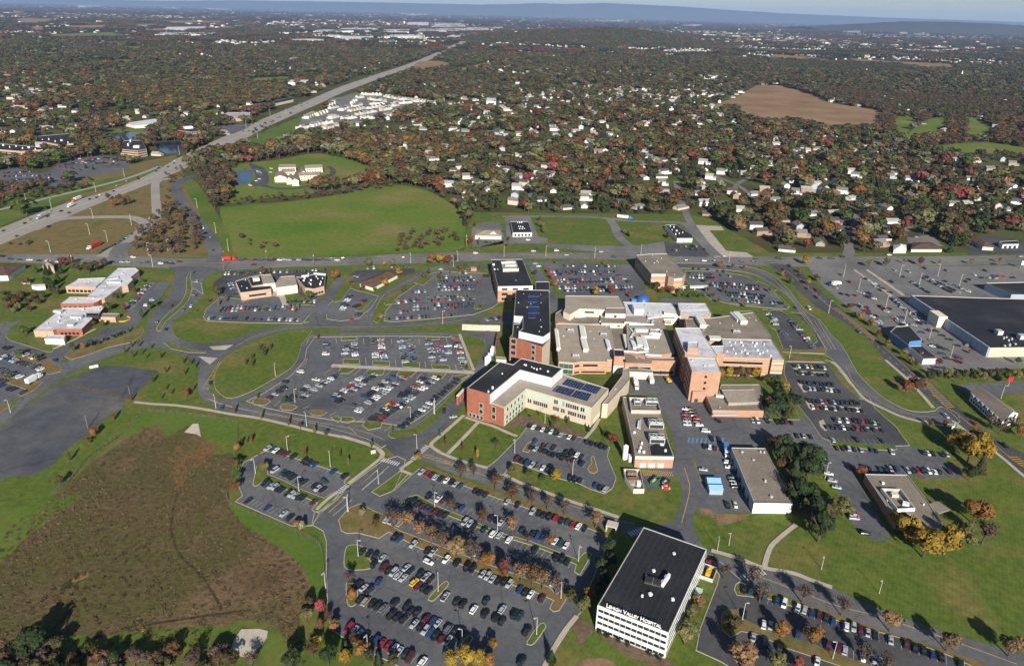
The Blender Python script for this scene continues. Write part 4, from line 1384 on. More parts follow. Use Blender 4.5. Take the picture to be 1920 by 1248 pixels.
# blue dome by the north door
p = g(*cr('C6', 1270, 178), 0)
t = thing('dome', 'dome', 'blue fabric dome', 'beside the hospital\'s north entrance', (p.x, p.y, 0))
bm = bmesh.new()
bmesh.ops.create_uvsphere(bm, u_segments=20, v_segments=12, radius=6)
bmesh.ops.delete(bm, geom=[v for v in bm.verts if v.co.z < -.1], context='VERTS')
for v in bm.verts:
    v.co.z *= 1.05
me = bpy.data.meshes.new('shell')
bm.to_mesh(me)
for f in me.polygons:
    f.use_smooth = True
me.materials.append(plain('blue_fabric', (.03, .09, .30), .45, .5))
link(bpy.data.objects.new('shell', me), t)
boxp(t, 'entrance', 'blue_wall', Vector((p.x - 7, p.y, 1.3)), 5, 3, 2.6, 0)

# ---- east brick wings
r = building('ward_block', 'hospital wing', 'salmon brick ward block with white roofs', 'on the hospital\'s east side', 'C4', '700,600', 14)
EA = block(r, 'C4', '105,238 440,238 490,340 660,600 600,625 240,570', 20.3, 'brick', 'roof_white', .4)
EB = block(r, 'C4', '265,620 640,630 708,815 330,802', 20.3, 'brick', 'roof_white', .4)
EC = block(r, 'C4', '720,378 1365,395 1530,650 1375,645 1370,620 1320,630 680,608 750,580', 13.8, 'brick_band', 'roof_stain', .4)
ED = block(r, 'C4', '240,115 560,110 1130,35 1360,345 1350,390 720,378 480,335 450,240 260,230', 11.5, 'brick_pale', 'roof_taupe', .4)
EE = block(r, 'C4', '320,985 505,975 530,1060 340,1065', 7.6, 'brick', 'roof_taupe', .4)
EF = block(r, 'C4', '275,420 415,415 410,500 275,500', 23.5, 'brick', 'roof_white', .4, z0=19)
EG = block(r, 'C4', '570,470 755,468 750,575 640,570', 17.5, 'brick', 'roof_white', .4, z0=10)
block(r, 'C4', '245,570 640,600 640,632 262,622', 17.0, 'brick', 'roof_stain', .4)
block(r, 'C4', '180,10 550,0 580,45 430,105 175,70', 9.5, 'brick_pale', 'roof_white', .4)
e = near_edge(EC, 'C4', '1320,630 680,608', 13.8)
for z in (1.2, 5.0, 8.8):
    wins(r, e, [(z, z + 1.7)], 8, 3.6, 1.2, 3, proud=.14)
e = near_edge(EC, 'C4', '1530,650 1375,645', 13.8)
for z in (3.6, 7.2, 10.8):
    band(r, e, z, z + .5, 'cream', 'stone_band', 0, 0, .1)
wins(r, e, [(0, 3.2)], 1, 8, 3, 3, 'dark', 'carport_opening', proud=.2)
e = near_edge(EC, 'C4', '1530,650 1365,395', 13.8)
for z in (1.2, 5.0, 8.8):
    wins(r, e, [(z, z + 1.7)], 7, 3.4, 1.2, 1.2, proud=.14)
e = near_edge(EB, 'C4', '708,815 330,802', 20.3)
wins(r, e, [(z, z + 1.6) for z in (8, 12, 16)], 1, 1.5, 9, 9, proud=.15)
e = near_edge(EB, 'C4', '330,802 265,620', 20.3)
wins(r, e, [(z, z + 1.6) for z in (4, 8, 12, 16)], 4, 1.5, 1, 1, proud=.15)
e = near_edge(EA, 'C4', '240,570 105,238', 20.3)
wins(r, e, [(z, z + 1.6) for z in (4, 8, 12, 16)], 10, 1.8, 1, 1, proud=.15)
e = near_edge(EE, 'C4', '340,1065 530,1060', 7.6)
wins(r, e, [(.2, 2.4)], 1, 2.2, 2.5, 6, 'dark', 'door', proud=.15)
e = near_edge(ED, 'C4', '720,378 1350,390', 11.5)
air_unit(r, 'C4', '890,80 1000,200', 11.1, 5, 3.2)
air_unit(r, 'C4', '830,70 930,170', 11.1, 2.0, 2.4, 'metal_white')
air_unit(r, 'C4', '405,130 470,250', 11.1, 4.5, 3.2)
air_unit(r, 'C4', '550,390 700,395', 11.6, 5, 2.0, 'unit')
vents(r, 'C4', '815,425 890,440 965,430 835,470 990,475 1115,435 1165,450 1265,465 1145,480 865,520 785,545 970,555 1015,530 895,575 1045,580 1180,535 1250,565 1305,540 1350,610 1210,580', 13.4, 'white', 1.3, 21)
vents(r, 'C4', '530,210 550,215 855,215 480,275 1075,110 1150,140 1160,150 690,180', 11.1, 'steel', 1, 23)
vents(r, 'C4', '330,665 490,735 255,520 420,550 390,560', 19.9, 'steel', 1.4, 25)
duct(r, 'C4', '540,730 610,728', 19.9, .4, .4, 'steel', .1)
fan_unit(r, 'C4', '905,300', 11.1, 5, 2.5, 1.6, 2)
duct(r, 'C4', '265,610 420,605 560,640', 17, 1, 1)
boxp(r, 'stair_shaft', 'yellow', g(*cr('C4', 657, 640), 13.8) - Vector((0, 0, 3)), 1.2, 1.2, 8)

# ---- annex
r = building('annex', 'annex', 'low brick annex with stepped grey-brown roofs', 'south of the ward block', 'C8', '430,200', 4)
block(r, 'C8', '250,305 200,190 300,170 320,90 640,90 670,165 655,240 680,310', 4.6, 'brick', 'roof_taupe', .3)
block(r, 'C8', '325,135 600,130 655,235 385,245', 6.2, 'roof_grey', 'roof_grey', .2)
vents(r, 'C8', '310,285 545,185 520,195', 4.4, 'steel', 1.2, 31)
air_unit(r, 'C8', '275,195 340,200', 4.4, 2, 1.4, 'unit')
a_, b_ = W('C8', '250,340 680,355', 0)
wins(r, (Vector((a_.x, a_.y, 0)), Vector((b_.x, b_.y, 0))), [(.6, 2.6)], 7, 2.2, 4, 8, proud=.3)
boxp(r, 'entrance_canopy', 'steel', g(*cr('C8', 350, 335), 3) , 14, 3, .3, rz_of('C8', '280,330 420,330'))

# ---- white warehouse
r = building('warehouse', 'warehouse', 'plain white warehouse with a grey-brown gravel roof', 'beside the grass bank with the pines', 'C8', '600,850', 6)
WH = block(r, 'C8', '408,617 690,622 922,1078 597,1073', 6.5, 'white', 'roof_taupe', .35)
e = near_edge(WH, 'C8', '408,617 597,1073', 6.5)
band(r, e, 0, 6, 'wall_blue', 'side_cladding', 0, 0, .06)
for k in range(5):
    wins(r, e, [(0, 3.2)], 1, 3, 4 + k * 8, 38 - k * 8, 'dark', 'loading_door', proud=.12)
vents(r, 'C8', '495,660 590,725 690,905 740,1035 650,660 680,665', 6.2, 'steel', 1.3, 33)
e = near_edge(WH, 'C8', '597,1073 922,1078', 6.5)
band(r, e, 6.1, 6.52, 'dark', 'roof_edge', 0, 0, .1)

# ---- chiller plant
r = building('plant_building', 'plant building', 'long salmon plant building with big twin-fan cooling towers on its roof', 'beside the loading yard', 'C3', '480,550', 7)
CH = block(r, 'C3', '175,145 245,150 575,165 610,300 690,620 770,845 320,838 275,600', 7.2, 'brick', 'roof_taupe', .4)
e = near_edge(CH, 'C3', '320,838 770,845', 7.2)
band(r, e, 5.4, 7.15, 'cream', 'stone_band', 0, 0, .12)
wins(r, e, [(0, 3)], 3, 3.4, 2, 4, 'steel', 'door', proud=.12)
e = near_edge(CH, 'C3', '175,145 275,600', 7.2)
band(r, e, 5.4, 7.15, 'wall_blue', 'side_band', 0, 0, .12)
pen = ccw([Vector((p.x, p.y, 0)) for p in W('C3', '245,150 575,160 618,305 272,300', 9.2)])
block(r, 'C3', '', 9.2, 'slab', 'roof_taupe', 2.2, z0=6.8, rim=.3, world=pen)
rz = rz_of('C3', '480,600 640,605', 7)
fan_unit(r, 'C3', '505,235', 7, 7, 3.6, 2.6, 2, rz)
fan_unit(r, 'C3', '340,235', 7, 4, 3.6, 2.6, 1, rz)
fan_unit(r, 'C3', '555,500', 7, 8, 5.5, 3.6, 2, rz)
fan_unit(r, 'C3', '565,670', 7, 8, 5.5, 3.6, 2, rz)
block(r, 'C3', '480,720 690,625 765,838 500,835', 7.25, 'roof_dark', 'roof_dark', .05, z0=6.9)
vents(r, 'C3', '305,570 365,795 415,800 670,790 620,715 640,718 380,750 395,700', 6.9, 'white', 1.5, 35)
duct(r, 'C3', '350,520 360,450', 6.9, 1, .8, 'metal_white')
duct(r, 'C3', '370,530 380,440', 6.9, 1, .8, 'steel')
# tank, yard enclosure
p = g(*cr('C3', 195, 880), 0)
t = thing('storage_tank', 'tank', 'tall white gas storage tank', 'beside the plant building', (p.x, p.y, 0))
V, F, MI = [], [], []
cyl_geo(V, F, MI, (0, 0), 1.4, 1.4, .6, 8.4, 16)
cyl_geo(V, F, MI, (0, 0), 1.4, .5, 8.4, 9.2, 16)
mesh_obj('tank_shell', V, F, M['white'], t, loc=(0, 0, 0))
for a in range(3):
    V, F, MI = [], [], []
    box_geo(V, F, MI, (math.cos(a * 2.1), math.sin(a * 2.1)), .25, .25, 0, .8)
    mesh_obj('leg', V, F, M['steel'], t, loc=(0, 0, 0))
boxp(t, 'control_cabinet', 'white', Vector((p.x + 2.6, p.y - .6, 1.5)), 1.6, 3.4, 3)
r = building('generator_yard', 'enclosure', 'concrete walled generator yard below the white gas tank', '', 'C3', '280,1080', 0)
pen = ccw([Vector((q.x, q.y, 0)) for q in W('C3', '180,985 378,990 425,1225 300,1225 200,1080', 2.6)])
block(r, 'C3', '', 2.6, 'cream', 'slab', 2.4, rim=.3, world=pen)
air_unit(r, 'C3', '225,1065 330,1070', .3, 2.4, 2.4, 'wood', 'generator')
air_unit(r, 'C3', '230,1150 360,1150', .3, 3.0, 2.6, 'wood', 'generator')
boxp(r, 'transformer', 'white', g(*cr('C3', 355, 1190), 0) + Vector((0, 0, 1.5)), 2, 2.6, 2.6)

# ---- retaining wall, canopies west of the tower
def wall_strip(name, cat, look, place, c, s, h, mat, th=.5):
    P = W(c, s, 0)
    t = thing(name, cat, look, place, tuple(P[0]))
    V, F, MI = [], [], []
    for a, b in zip(P[:-1], P[1:]):
        d = b - a
        box_geo(V, F, MI, (a + b) / 2, d.length + th, th, 0, h, math.atan2(d.y, d.x))
    mesh_obj('wall', V, F, M[mat], t)
    return t
wall_strip('retaining_wall', 'wall', 'pale concrete retaining wall', 'between the upper drive and the tower', 'H6', '120,125 350,135 600,140', 4.5, 'slab', .8)
wall_strip('garden_wall', 'wall', 'tall brick screen wall with white piers beside the brick wing\'s drive', '', 'H6', '545,440 560,330 580,240', 5, 'brick_red', .8)
r = building('entrance_tower', 'pylon', 'white panelled entrance pylon', 'between the front lawn and the brick wing', 'H6', '440,520', 4)
for k, (x, y) in enumerate(((430, 600), (452, 570), (470, 530), (500, 460), (515, 420))):
    boxp(r, 'pier', 'white', g(*cr('H6', x, y), 0) + Vector((0, 0, 3.4 - .25 * k)), .8, 2.2, 6.8 - .5 * k, 1.0)
r = building('porte_cochere', 'canopy', 'brick drop-off portal beside the brick wing\'s west corner', '', 'H6', '95,1050', 4)
pa, pb = W('H6', '60,1100 145,1010', 0)
d = pb - pa
rzz = math.atan2(d.y, d.x)
for t_ in (.04, .5, .96):
    q = pa.lerp(pb, t_)
    boxp(r, 'pier', 'brick_red', q + Vector((0, 0, 3)), 2.2, 1.2, 6, rzz)
q = (pa + pb) / 2
boxp(r, 'lintel', 'cream', q + Vector((0, 0, 6.3)), d.length + 1, 1.5, .7, rzz)
r = building('pavilion', 'pavilion', 'low cream entrance pavilion beside the tower\'s shaded foot', '', 'H6', '620,500', 4)
block(r, 'H6', '545,470 685,485 690,515 560,505', 4, 'cream', 'roof_taupe', .3)

# ---- north-east tan office
r = building('office_building', 'office building', 'pink-banded tan office block with a gravel roof', 'on the corner by the perimeter road', 'D4', '450,250', 13)
NE_ = block(r, 'D4', '195,110 330,95 545,90 750,318 715,365 625,372 560,350 530,322 370,320', 13, 'brick_pale', 'roof_taupe', .5)
e = near_edge(NE_, 'D4', '195,110 370,320', 13)
for z in (1.2, 5, 9):
    band(r, e, z, z + 1.8, 'glass', 'window_band', 1, 1, .08)
for s in ('370,320 530,322', '625,372 715,365'):
    e = near_edge(NE_, 'D4', s, 13)
    for z in (4.2, 8.4):
        band(r, e, z, z + 1.7, 'brick', 'brick_band', 0, 0, .08)
    band(r, e, 11, 12.9, 'cream', 'stone_band', 0, 0, .1)
vents(r, 'D4', '380,115 430,180 445,195 300,180 540,300 630,330 400,200 480,150', 12.6, 'steel', 1.1, 41)
boxp(r, 'stair_tower', 'cream', g(*cr('D4', 585, 400), 0) + Vector((0, 0, 5)), 8, 6, 10, rz_of('D4', '480,400 740,400'))
boxp(r, 'terrace', 'cream', g(*cr('D4', 545, 425), 0) + Vector((0, 0, 3.5)), 20, 6, 1, rz_of('D4', '480,430 620,430'))
r = building('bus_shelter', 'canopy', 'long white canopy by the shrubs', 'south of the pink-banded office', 'D4', '860,500', 3)
p = g(*cr('D4', 855, 505), 0)
boxp(r, 'roof', 'white', p + Vector((0, 0, 3.2)), 24, 5, .5, rz_of('D4', '785,500 930,495'))
for k in (-10, 0, 10):
    boxp(r, 'post', 'white', p + Vector((k, 0, 1.5)), .4, .4, 3)
r = building('outpatient_block', 'building', 'white-roofed single-storey block between the hospital and the shrubs', '', 'D4', '850,720', 6)
OB = block(r, 'D4', '665,648 980,650 1035,750 910,752 905,775 690,772', 8, 'cream', 'roof_white', .4)
band(r, near_edge(OB, 'D4', '1035,750 910,752', 8), .2, 3.6, 'brick', 'brick_face', 0, 0, .1)
vents(r, 'D4', '840,715 715,705 780,690', 7.6, 'steel', 1, 43)

# ---- mall
r = building('department_store', 'store', 'huge dark-roofed store with a long row of blue-grey wall panels', 'in the mall car park', 'D5', '1300,600', 8)
ST = block(r, 'D5', '655,200 1380,225 2300,250 2700,770 1930,785 1540,790 1050,470 950,385', 7.5, 'tan', 'roof_dark', .5)
ea, eb = W('D5', '655,200 1540,790', 7.5)
for a, b in ((0, .33), (.46, 1)):
    n = 6 if a == 0 else 9
    for k in range(n):
        t0, t1 = a + (b - a) * k / n, a + (b - a) * (k + .93) / n
        q = ea.lerp(eb, (t0 + t1) / 2)
        d = eb - ea
        out = Vector((d.y, -d.x, 0)).normalized()
        boxp(r, 'wall_panel', 'wall_blue', (q.x - out.x * -.5, q.y + out.y * .5, 3.9), d.length * (t1 - t0), .9, 7.8, math.atan2(d.y, d.x))
q = ea.lerp(eb, .41)
boxp(r, 'entrance_portal', 'cream', (q.x - 3, q.y - 2, 4.6), 13, 7, 9.2, math.atan2(eb.y - ea.y, eb.x - ea.x))
air_unit(r, 'D5', '1600,640 1660,640', 7.2, 4, 3.4, 'steel')
air_unit(r, 'D5', '1850,690 1920,690', 7.2, 4, 3.4, 'steel')
vents(r, 'D5', '1745,715 1690,690 1780,700 1755,770 1820,755 1700,775 1720,680', 7.2, 'steel', 2, 45)
V_ = W('D5', '560,255 640,215 1530,850 1500,880', 0)
sheet('path', V_, M['walk'], .2)
r = building('mall_wing', 'store', 'far mall wing with a dark roof', 'behind the huge dark-roofed store', 'D5', '1800,120', 6)
block(r, 'D5', '1490,60 2400,40 2600,200 1780,190', 7, 'wall_blue', 'roof_dark', .6)
r = building('strip_shop', 'shop', 'narrow black-roofed shop with blue walls and a red-edged white front', 'beside the avenue', 'D5', '700,750', 5)
block(r, 'D5', '415,610 480,550 625,540 775,705 640,720 620,760', 6.5, 'blue_wall', 'roof_dark', .5)
SS = block(r, 'D5', '625,770 770,768 940,898 790,905', 5, 'white', 'roof_dark', .4)
e = near_edge(SS, 'D5', '790,905 940,898', 5)
band(r, e, 4.2, 5.05, 'red', 'red_fascia', 0, 0, .2)
vents(r, 'D5', '780,850 685,685 590,600 540,580', 5, 'steel', 1, 47)

# ---- south-east low building
r = building('clinic', 'clinic', 'low grey-roofed clinic with a walled plant well', 'between the east lot and the yellow trees', 'D6', '650,450', 5)
CL = block(r, 'D6', '235,213 685,222 900,500 1060,745 1040,800 560,700', 5, 'brick', 'roof_taupe', .4)
pen = ccw([Vector((q.x, q.y, 0)) for q in W('D6', '405,362 620,370 770,575 580,585', 6.4)])
block(r, 'D6', '', 6.4, 'white', 'roof_taupe', 1.9, z0=4.4, rim=.5, world=pen)
air_unit(r, 'D6', '510,450 580,455', 4.7, 2.4, 1.6, 'unit')
air_unit(r, 'D6', '630,540 700,560', 4.7, 2.4, 1.6, 'white')
vents(r, 'D6', '855,545 425,320 475,500 705,670', 4.7, 'white', 1.3, 49)
boxp(r, 'side_canopy', 'roof_taupe', g(*cr('D6', 1010, 570), 3.4), 8, 7, .5, .4)
wins(r, (CL[0], CL[1]), [(1, 2.6)], 8, 2.2, 1, 1, proud=.15)

# ---- apartments at the right
r = building('apartment_block', 'apartments', 'long brown-roofed apartment block with a white gable end', 'across the avenue', 'H5', '900,480', 6)
P = [Vector((q.x, q.y, 0)) for q in W('H5', '600,330 740,285 1245,615 1030,715', 6)]
NOBUILD.append(ccw(P))
P = ccw(P)
Lg = sorted(range(4), key=lambda i: -(P[(i + 1) % 4] - P[i]).length)[0]
P = P[Lg:] + P[:Lg]
V = [(p.x, p.y, 0) for p in P] + [(p.x, p.y, 6) for p in P]
m0, m1 = (P[0] + P[3]) / 2, (P[1] + P[2]) / 2
V += [(m0.x, m0.y, 9.5), (m1.x, m1.y, 9.5)]
mesh_obj('wall', V, [(0, 1, 5, 4), (1, 2, 6, 9, 5), (2, 3, 7, 6), (3, 0, 4, 8, 7)], M['white'], r)
ins = inset(P, -.7)
V = [(p.x, p.y, 5.7) for p in ins] + [(*(ins[0].lerp(ins[3], .5)).xy, 9.75), (*(ins[1].lerp(ins[2], .5)).xy, 9.75)]
mesh_obj('roof', V, [(0, 1, 5, 4), (2, 3, 4, 5)], M['roof_taupe'], r)
e = (P[1], P[2])
wins(r, e, [(1, 3), (4, 6)], 3, 2.4, 1, 1, proud=.15)
for ee in ((P[0], P[1]), (P[2], P[3])):
    wins(r, ee, [(1, 2.4), (3.8, 5.2)], 12, 1.6, 1, 1, proud=.15)
ee = min(((P[0], P[1]), (P[2], P[3])), key=lambda q: (q[0].x + q[1].x))
for k in range(6):
    q = ee[0].lerp(ee[1], (k + .7) / 6.6)
    boxp(r, 'balcony', 'wall_blue', (q.x, q.y, 4.8), 2.6, 2.6, 2.2, math.atan2(ee[1].y - ee[0].y, ee[1].x - ee[0].x))

# ---- west campus: white stepped clinic
r = building('medical_centre', 'clinic', 'white-roofed stepped brick medical centre', 'at the far left of the campus', 'D1', '1000,700', 5)
block(r, 'D1', '1510,155 1745,152 1785,185 1680,270 1710,300 1640,370 1560,385 1340,545 1105,530 1360,290', 6, 'brick_pale', 'roof_white', .4)
q_ = block(r, 'D1', '840,385 950,330 1000,290 1360,275 1345,300 1230,395', 6, 'brick_pale', 'roof_white', .4)
wins(r, near_edge(q_, 'D1', '840,385 1230,395', 6), [(1, 3.2)], 7, 2.4, 1, 1, proud=.15)
q_ = block(r, 'D1', '775,610 890,525 1110,525 1330,535 1260,580 1200,605', 5.4, 'brick_red', 'roof_white', .4)
wins(r, near_edge(q_, 'D1', '775,610 1200,605', 5.4), [(1.2, 2.8)], 6, 1.6, 1, 1, proud=.15)
q_ = block(r, 'D1', '430,950 800,665 1130,660 1360,630 1290,715 1100,720 1190,800 1050,935 720,935 680,950', 5.4, 'brick_red', 'roof_white', .4)
wins(r, near_edge(q_, 'D1', '720,935 1050,935', 5.4), [(1, 2.8)], 5, 1.8, 2, 2, proud=.15)
band(r, near_edge(q_, 'D1', '430,950 680,950', 5.4), 0, 5, 'brick_pale', 'stucco_face', 0, 0, .1)
q_ = block(r, 'D1', '570,1060 610,1010 840,1015 820,1070', 4.2, 'white', 'roof_white', .3)
block(r, 'D1', '1110,725 1280,725 1260,775 1105,770', 6, 'dark', 'roof_dark', .3, z0=4)
q_ = block(r, 'D1', '1265,780 1320,735 1535,735 1480,785', 4, 'brick_pale', 'roof_taupe', .3)
vents(r, 'D1', '1415,380 1360,400 1520,270 1570,230 1600,240 1330,445 1405,445 1145,345 1185,320 1305,345 980,555 1205,545 1070,690 1270,680 840,735 780,735 770,790 610,870 750,845 1050,770 1000,820', 5.2, 'steel', 1.4, 51)
for s in ('1400,315 1520,290', '1480,350 1560,345', '920,795 1060,800', '700,720 800,725', '880,895 960,895', '1380,350 1480,345'):
    air_unit(r, 'D1', s, 5.3, 3, 1.8, 'steel')
# house like clinic, far-left store
r = building('roadside_store', 'shop', 'brown-roofed white shop with blue side', 'at the left edge beside the cross road', 'D1', '120,180', 5)
I_ = hip_roof(r, 'D1', '-120,250 100,245 330,95 -60,92', 5, 3.2, 'white', 'roof_brown')
r = building('small_house', 'house', 'white two-storey house with pink brick front', 'among the firs beside the cross road', 'D1', '620,180', 5)
hip_roof(r, 'D1', '540,130 690,130 690,75 560,75', 6.2, 2.6, 'brick_pale', 'roof_taupe', .3)
r = building('shed', 'shed', 'small flat white shed on the grass', 'left of the white-roofed medical centre', 'D1', '490,375', 3)
block(r, 'D1', '400,365 480,362 582,360 580,385 480,395 405,380', 3, 'white', 'roof_white', .2)
r = building('shed', 'shed', 'small tan shed beside the bushes', 'left of the white-roofed medical centre', 'D1', '320,300', 3)
block(r, 'D1', '265,290 370,285 378,312 285,316', 3, 'tan', 'roof_beige', .2)

# ---- black and grey roofed building (north-west lot)
r = building('surgery_centre', 'clinic', 'pink brick surgery centre with mixed black and grey roofs', 'behind the small north-west car park', 'D2', '900,330', 5)
q1 = block(r, 'D2', '490,320 640,275 700,390 940,375 945,420 555,470', 6.5, 'brick_pale', 'roof_dark', .5)
wins(r, near_edge(q1, 'D2', '555,470 945,420', 6.5), [(2, 3.6)], 8, 1.8, 6, 4, proud=.15)
band(r, near_edge(q1, 'D2', '490,320 555,470', 6.5), 3, 6.4, 'cream', 'stone_band', 0, 0, .1)
block(r, 'D2', '650,270 815,240 850,360 700,385', 6, 'brick_pale', 'roof_dark', .4)
block(r, 'D2', '815,240 945,232 1000,345 850,358', 7.5, 'cream', 'roof_grey', .4)
block(r, 'D2', '1000,350 1070,262 1250,250 1285,370 1015,405', 7, 'cream', 'roof_grey', .4)
q1 = block(r, 'D2', '1270,265 1330,270 1500,230 1650,245 1630,385 1495,420 1385,405', 6.5, 'brick_pale', 'roof_dark', .5)
wins(r, near_edge(q1, 'D2', '1630,385 1495,420', 6.5), [(1, 3)], 3, 2, 1, 1, proud=.15)
air_unit(r, 'D2', '715,320 800,310', 6, 5, 2.4)
air_unit(r, 'D2', '1340,270 1430,262', 6.2, 1.2, 1.5, 'white', 'screen_wall')
air_unit(r, 'D2', '1500,235 1650,248', 6.2, .8, 1.5, 'white', 'screen_wall')
vents(r, 'D2', '1370,320 1380,290 1460,315 1440,350 1460,370 1550,295 1610,290 1590,340 1580,370 1430,230 1530,270', 6.1, 'white', 1.5, 53)
vents(r, 'D2', '590,300 620,310 570,390 640,415 880,300 930,295 1185,295', 6.2, 'steel', 1, 55)

# ---- brown hip roof clinic
r = building('hip_roofed_clinic', 'clinic', 'tan clinic under a wide brown hipped roof', 'north of the west lots', 'D3', '620,450', 4)
hip_roof(r, 'D3', '285,525 520,600 930,385 740,320', 3.6, 3.2, 'cream', 'roof_brown')

# ---- restaurant, cinema-like black roof, strip store
r = building('restaurant', 'restaurant', 'beige-roofed restaurant with a gabled cream front', 'across the cross road from the black-roofed office', 'D8', '620,480', 5)
hip_roof(r, 'D8', '280,490 780,500 760,400 320,400', 4.2, 2.6, 'cream', 'roof_beige')
pp = g(*cr('D8', 620, 545), 0)
V = [(pp.x - 4, pp.y - 1.5, 0), (pp.x + 4, pp.y - 1.5, 0), (pp.x + 4, pp.y - 1.5, 4.5), (pp.x, pp.y - 1.5, 7.4), (pp.x - 4, pp.y - 1.5, 4.5)]
V += [(x, y + 5, z) for x, y, z in V]
mesh_obj('front_gable', V, [(0, 1, 2, 3, 4), (1, 6, 7, 2), (2, 7, 8, 3), (3, 8, 9, 4), (4, 9, 5, 0)], M['cream'], r)
r = building('showroom', 'shop', 'flat black-roofed white shop', 'in its own car park beside the grass field', 'D8', '1130,350', 5)
q1 = block(r, 'D8', '935,240 1250,240 1320,430 975,435', 5, 'white', 'roof_dark', .4)
band(r, near_edge(q1, 'D8', '975,435 1320,430', 5), 4.4, 5.05, 'red', 'red_fascia', 0, 0, .15)
wins(r, near_edge(q1, 'D8', '975,435 1320,430', 5), [(.6, 2.8)], 5, 2.4, 1, 1, proud=.15)
vents(r, 'D8', '1060,265 1095,265 1130,262 1080,335 1110,340 1150,345 1095,378 1140,380 1180,375', 4.7, 'white', 1.4, 57)
r = building('motor_shop', 'shop', 'dark-roofed white car showroom', 'beside the dark car park across the road', 'M2', '1860,390', 4)
block(r, 'M2', '1820,365 1880,362 1975,420 1975,440 1890,440', 4.5, 'white', 'roof_dark', .4)
vents(r, 'M2', '1850,375 1870,380 1860,395 1885,400 1880,420 1900,415 1920,410', 4.3, 'white', 1.6, 58)
r = building('hip_roofed_clinic', 'clinic', 'brown hip-roofed bank', 'right of the white cottages on the cross road', 'H4', '600,150', 4)
hip_roof(r, 'H4', '410,190 840,190 690,100 440,100', 3.4, 2.2, 'cream', 'roof_brown')
r = building('hip_roofed_clinic', 'clinic', 'long brown-roofed pancake house', 'near the right edge on the cross road', 'H4', '1350,120', 4)
hip_roof(r, 'H4', '1370,155 1530,165 1290,20 1160,40', 4, 2.5, 'cream', 'roof_brown')
r = building('filling_station', 'shop', 'white car-wash building with a dark roof', 'at the right edge of the cross road', 'H4', '1730,130', 4)
q1 = block(r, 'H4', '1590,90 1840,75 1850,125 1640,128', 4.5, 'white', 'roof_dark', .3)
wins(r, near_edge(q1, 'H4', '1640,128 1850,125', 4.5), [(0, 3)], 3, 3.4, 1, 1, 'dark', 'bay_door', proud=.15)
r = building('cottage', 'house', 'white-gabled cottage', 'on the cross road beside the hip-roofed bank', 'H4', '270,190', 4)
hip_roof(r, 'H4', '180,205 355,205 350,135 180,135', 3.4, 3, 'cream', 'roof_white', .3)

# ---- hotel with many gabled wings
r = building('hotel', 'hotel', 'cream gabled inn with grey roofs round a court', 'beside the pond and the green meadow', 'H1', '880,280', 6)
def gable_wing(root, c, s, h, rise, wall, roof):
    P = ccw([Vector((p.x, p.y, 0)) for p in W(c, s, h)])
    NOBUILD.append(P)
    if (P[1] - P[0]).length < (P[2] - P[1]).length:
        P = P[1:] + P[:1]
    V = [(p.x, p.y, 0) for p in P] + [(p.x, p.y, h) for p in P]
    m0, m1 = (P[0] + P[3]) / 2, (P[1] + P[2]) / 2
    V += [(m0.x, m0.y, h + rise), (m1.x, m1.y, h + rise)]
    mesh_obj('wall', V, [(0, 1, 5, 4), (1, 2, 6, 9, 5), (2, 3, 7, 6), (3, 0, 4, 8, 7)], M[wall], root)
    I = inset(P, -.5)
    a0, a1 = (I[0] + I[3]) / 2, (I[1] + I[2]) / 2
    V = [(p.x, p.y, h - .25) for p in I] + [(a0.x, a0.y, h + rise + .15), (a1.x, a1.y, h + rise + .15)]
    mesh_obj('roof', V, [(0, 1, 5, 4), (2, 3, 4, 5)], M[roof], root)
    return P
for s in ('655,170 885,165 880,140 690,140', '700,230 870,225 870,200 715,205', '600,300 760,300 750,240 620,240', '830,345 925,345 925,265 860,265', '760,330 830,325 850,280 790,280', '925,280 1200,270 1220,240 930,250', '1010,180 1240,170 1235,140 1010,150', '960,240 1020,240 1000,185 950,190'):
    P = gable_wing(r, 'H1', s, 7, 2.6, 'cream', 'roof_taupe')
    wins(r, (P[0], P[1]), [(1, 2.4), (4, 5.4)], 6, 1.3, 1, 1, proud=.12)

# ---- offices by the pond
r = building('pond_office', 'office building', 'three-storey tan brick office with a black roof', 'on the near side of the pond', 'D7', '1150,250', 9)
q1 = block(r, 'D7', '1025,270 1060,200 1215,195 1255,270 1175,285', 11, 'brick_pale', 'roof_dark', .4)
for i in range(len(q1)):
    e = (q1[i], q1[(i + 1) % len(q1)])
    for z in (1.5, 5, 8.5):
        band(r, e, z, z + 1.4, 'glass', 'window_band', .6, .6, .08)
air_unit(r, 'D7', '1150,262 1200,262', 11, 7, 3.5, 'white')
air_unit(r, 'D7', '1100,245 1110,245', 11, 7, 4, 'white')
air_unit(r, 'D7', '1120,212 1130,212', 11, 7, 4, 'white')
r = building('pond_office', 'office building', 'three-storey tan brick office with white roof plant', 'on the far side of the pond', 'D7', '1610,130', 9)
q1 = block(r, 'D7', '1510,110 1560,95 1660,85 1700,100 1715,115 1640,125', 11, 'brick_pale', 'roof_dark', .4)
for i in range(len(q1)):
    e = (q1[i], q1[(i + 1) % len(q1)])
    for z in (1.5, 5, 8.5):
        band(r, e, z, z + 1.4, 'glass', 'window_band', .6, .6, .08)
air_unit(r, 'D7', '1580,100 1650,95', 11, 9, 4, 'white')
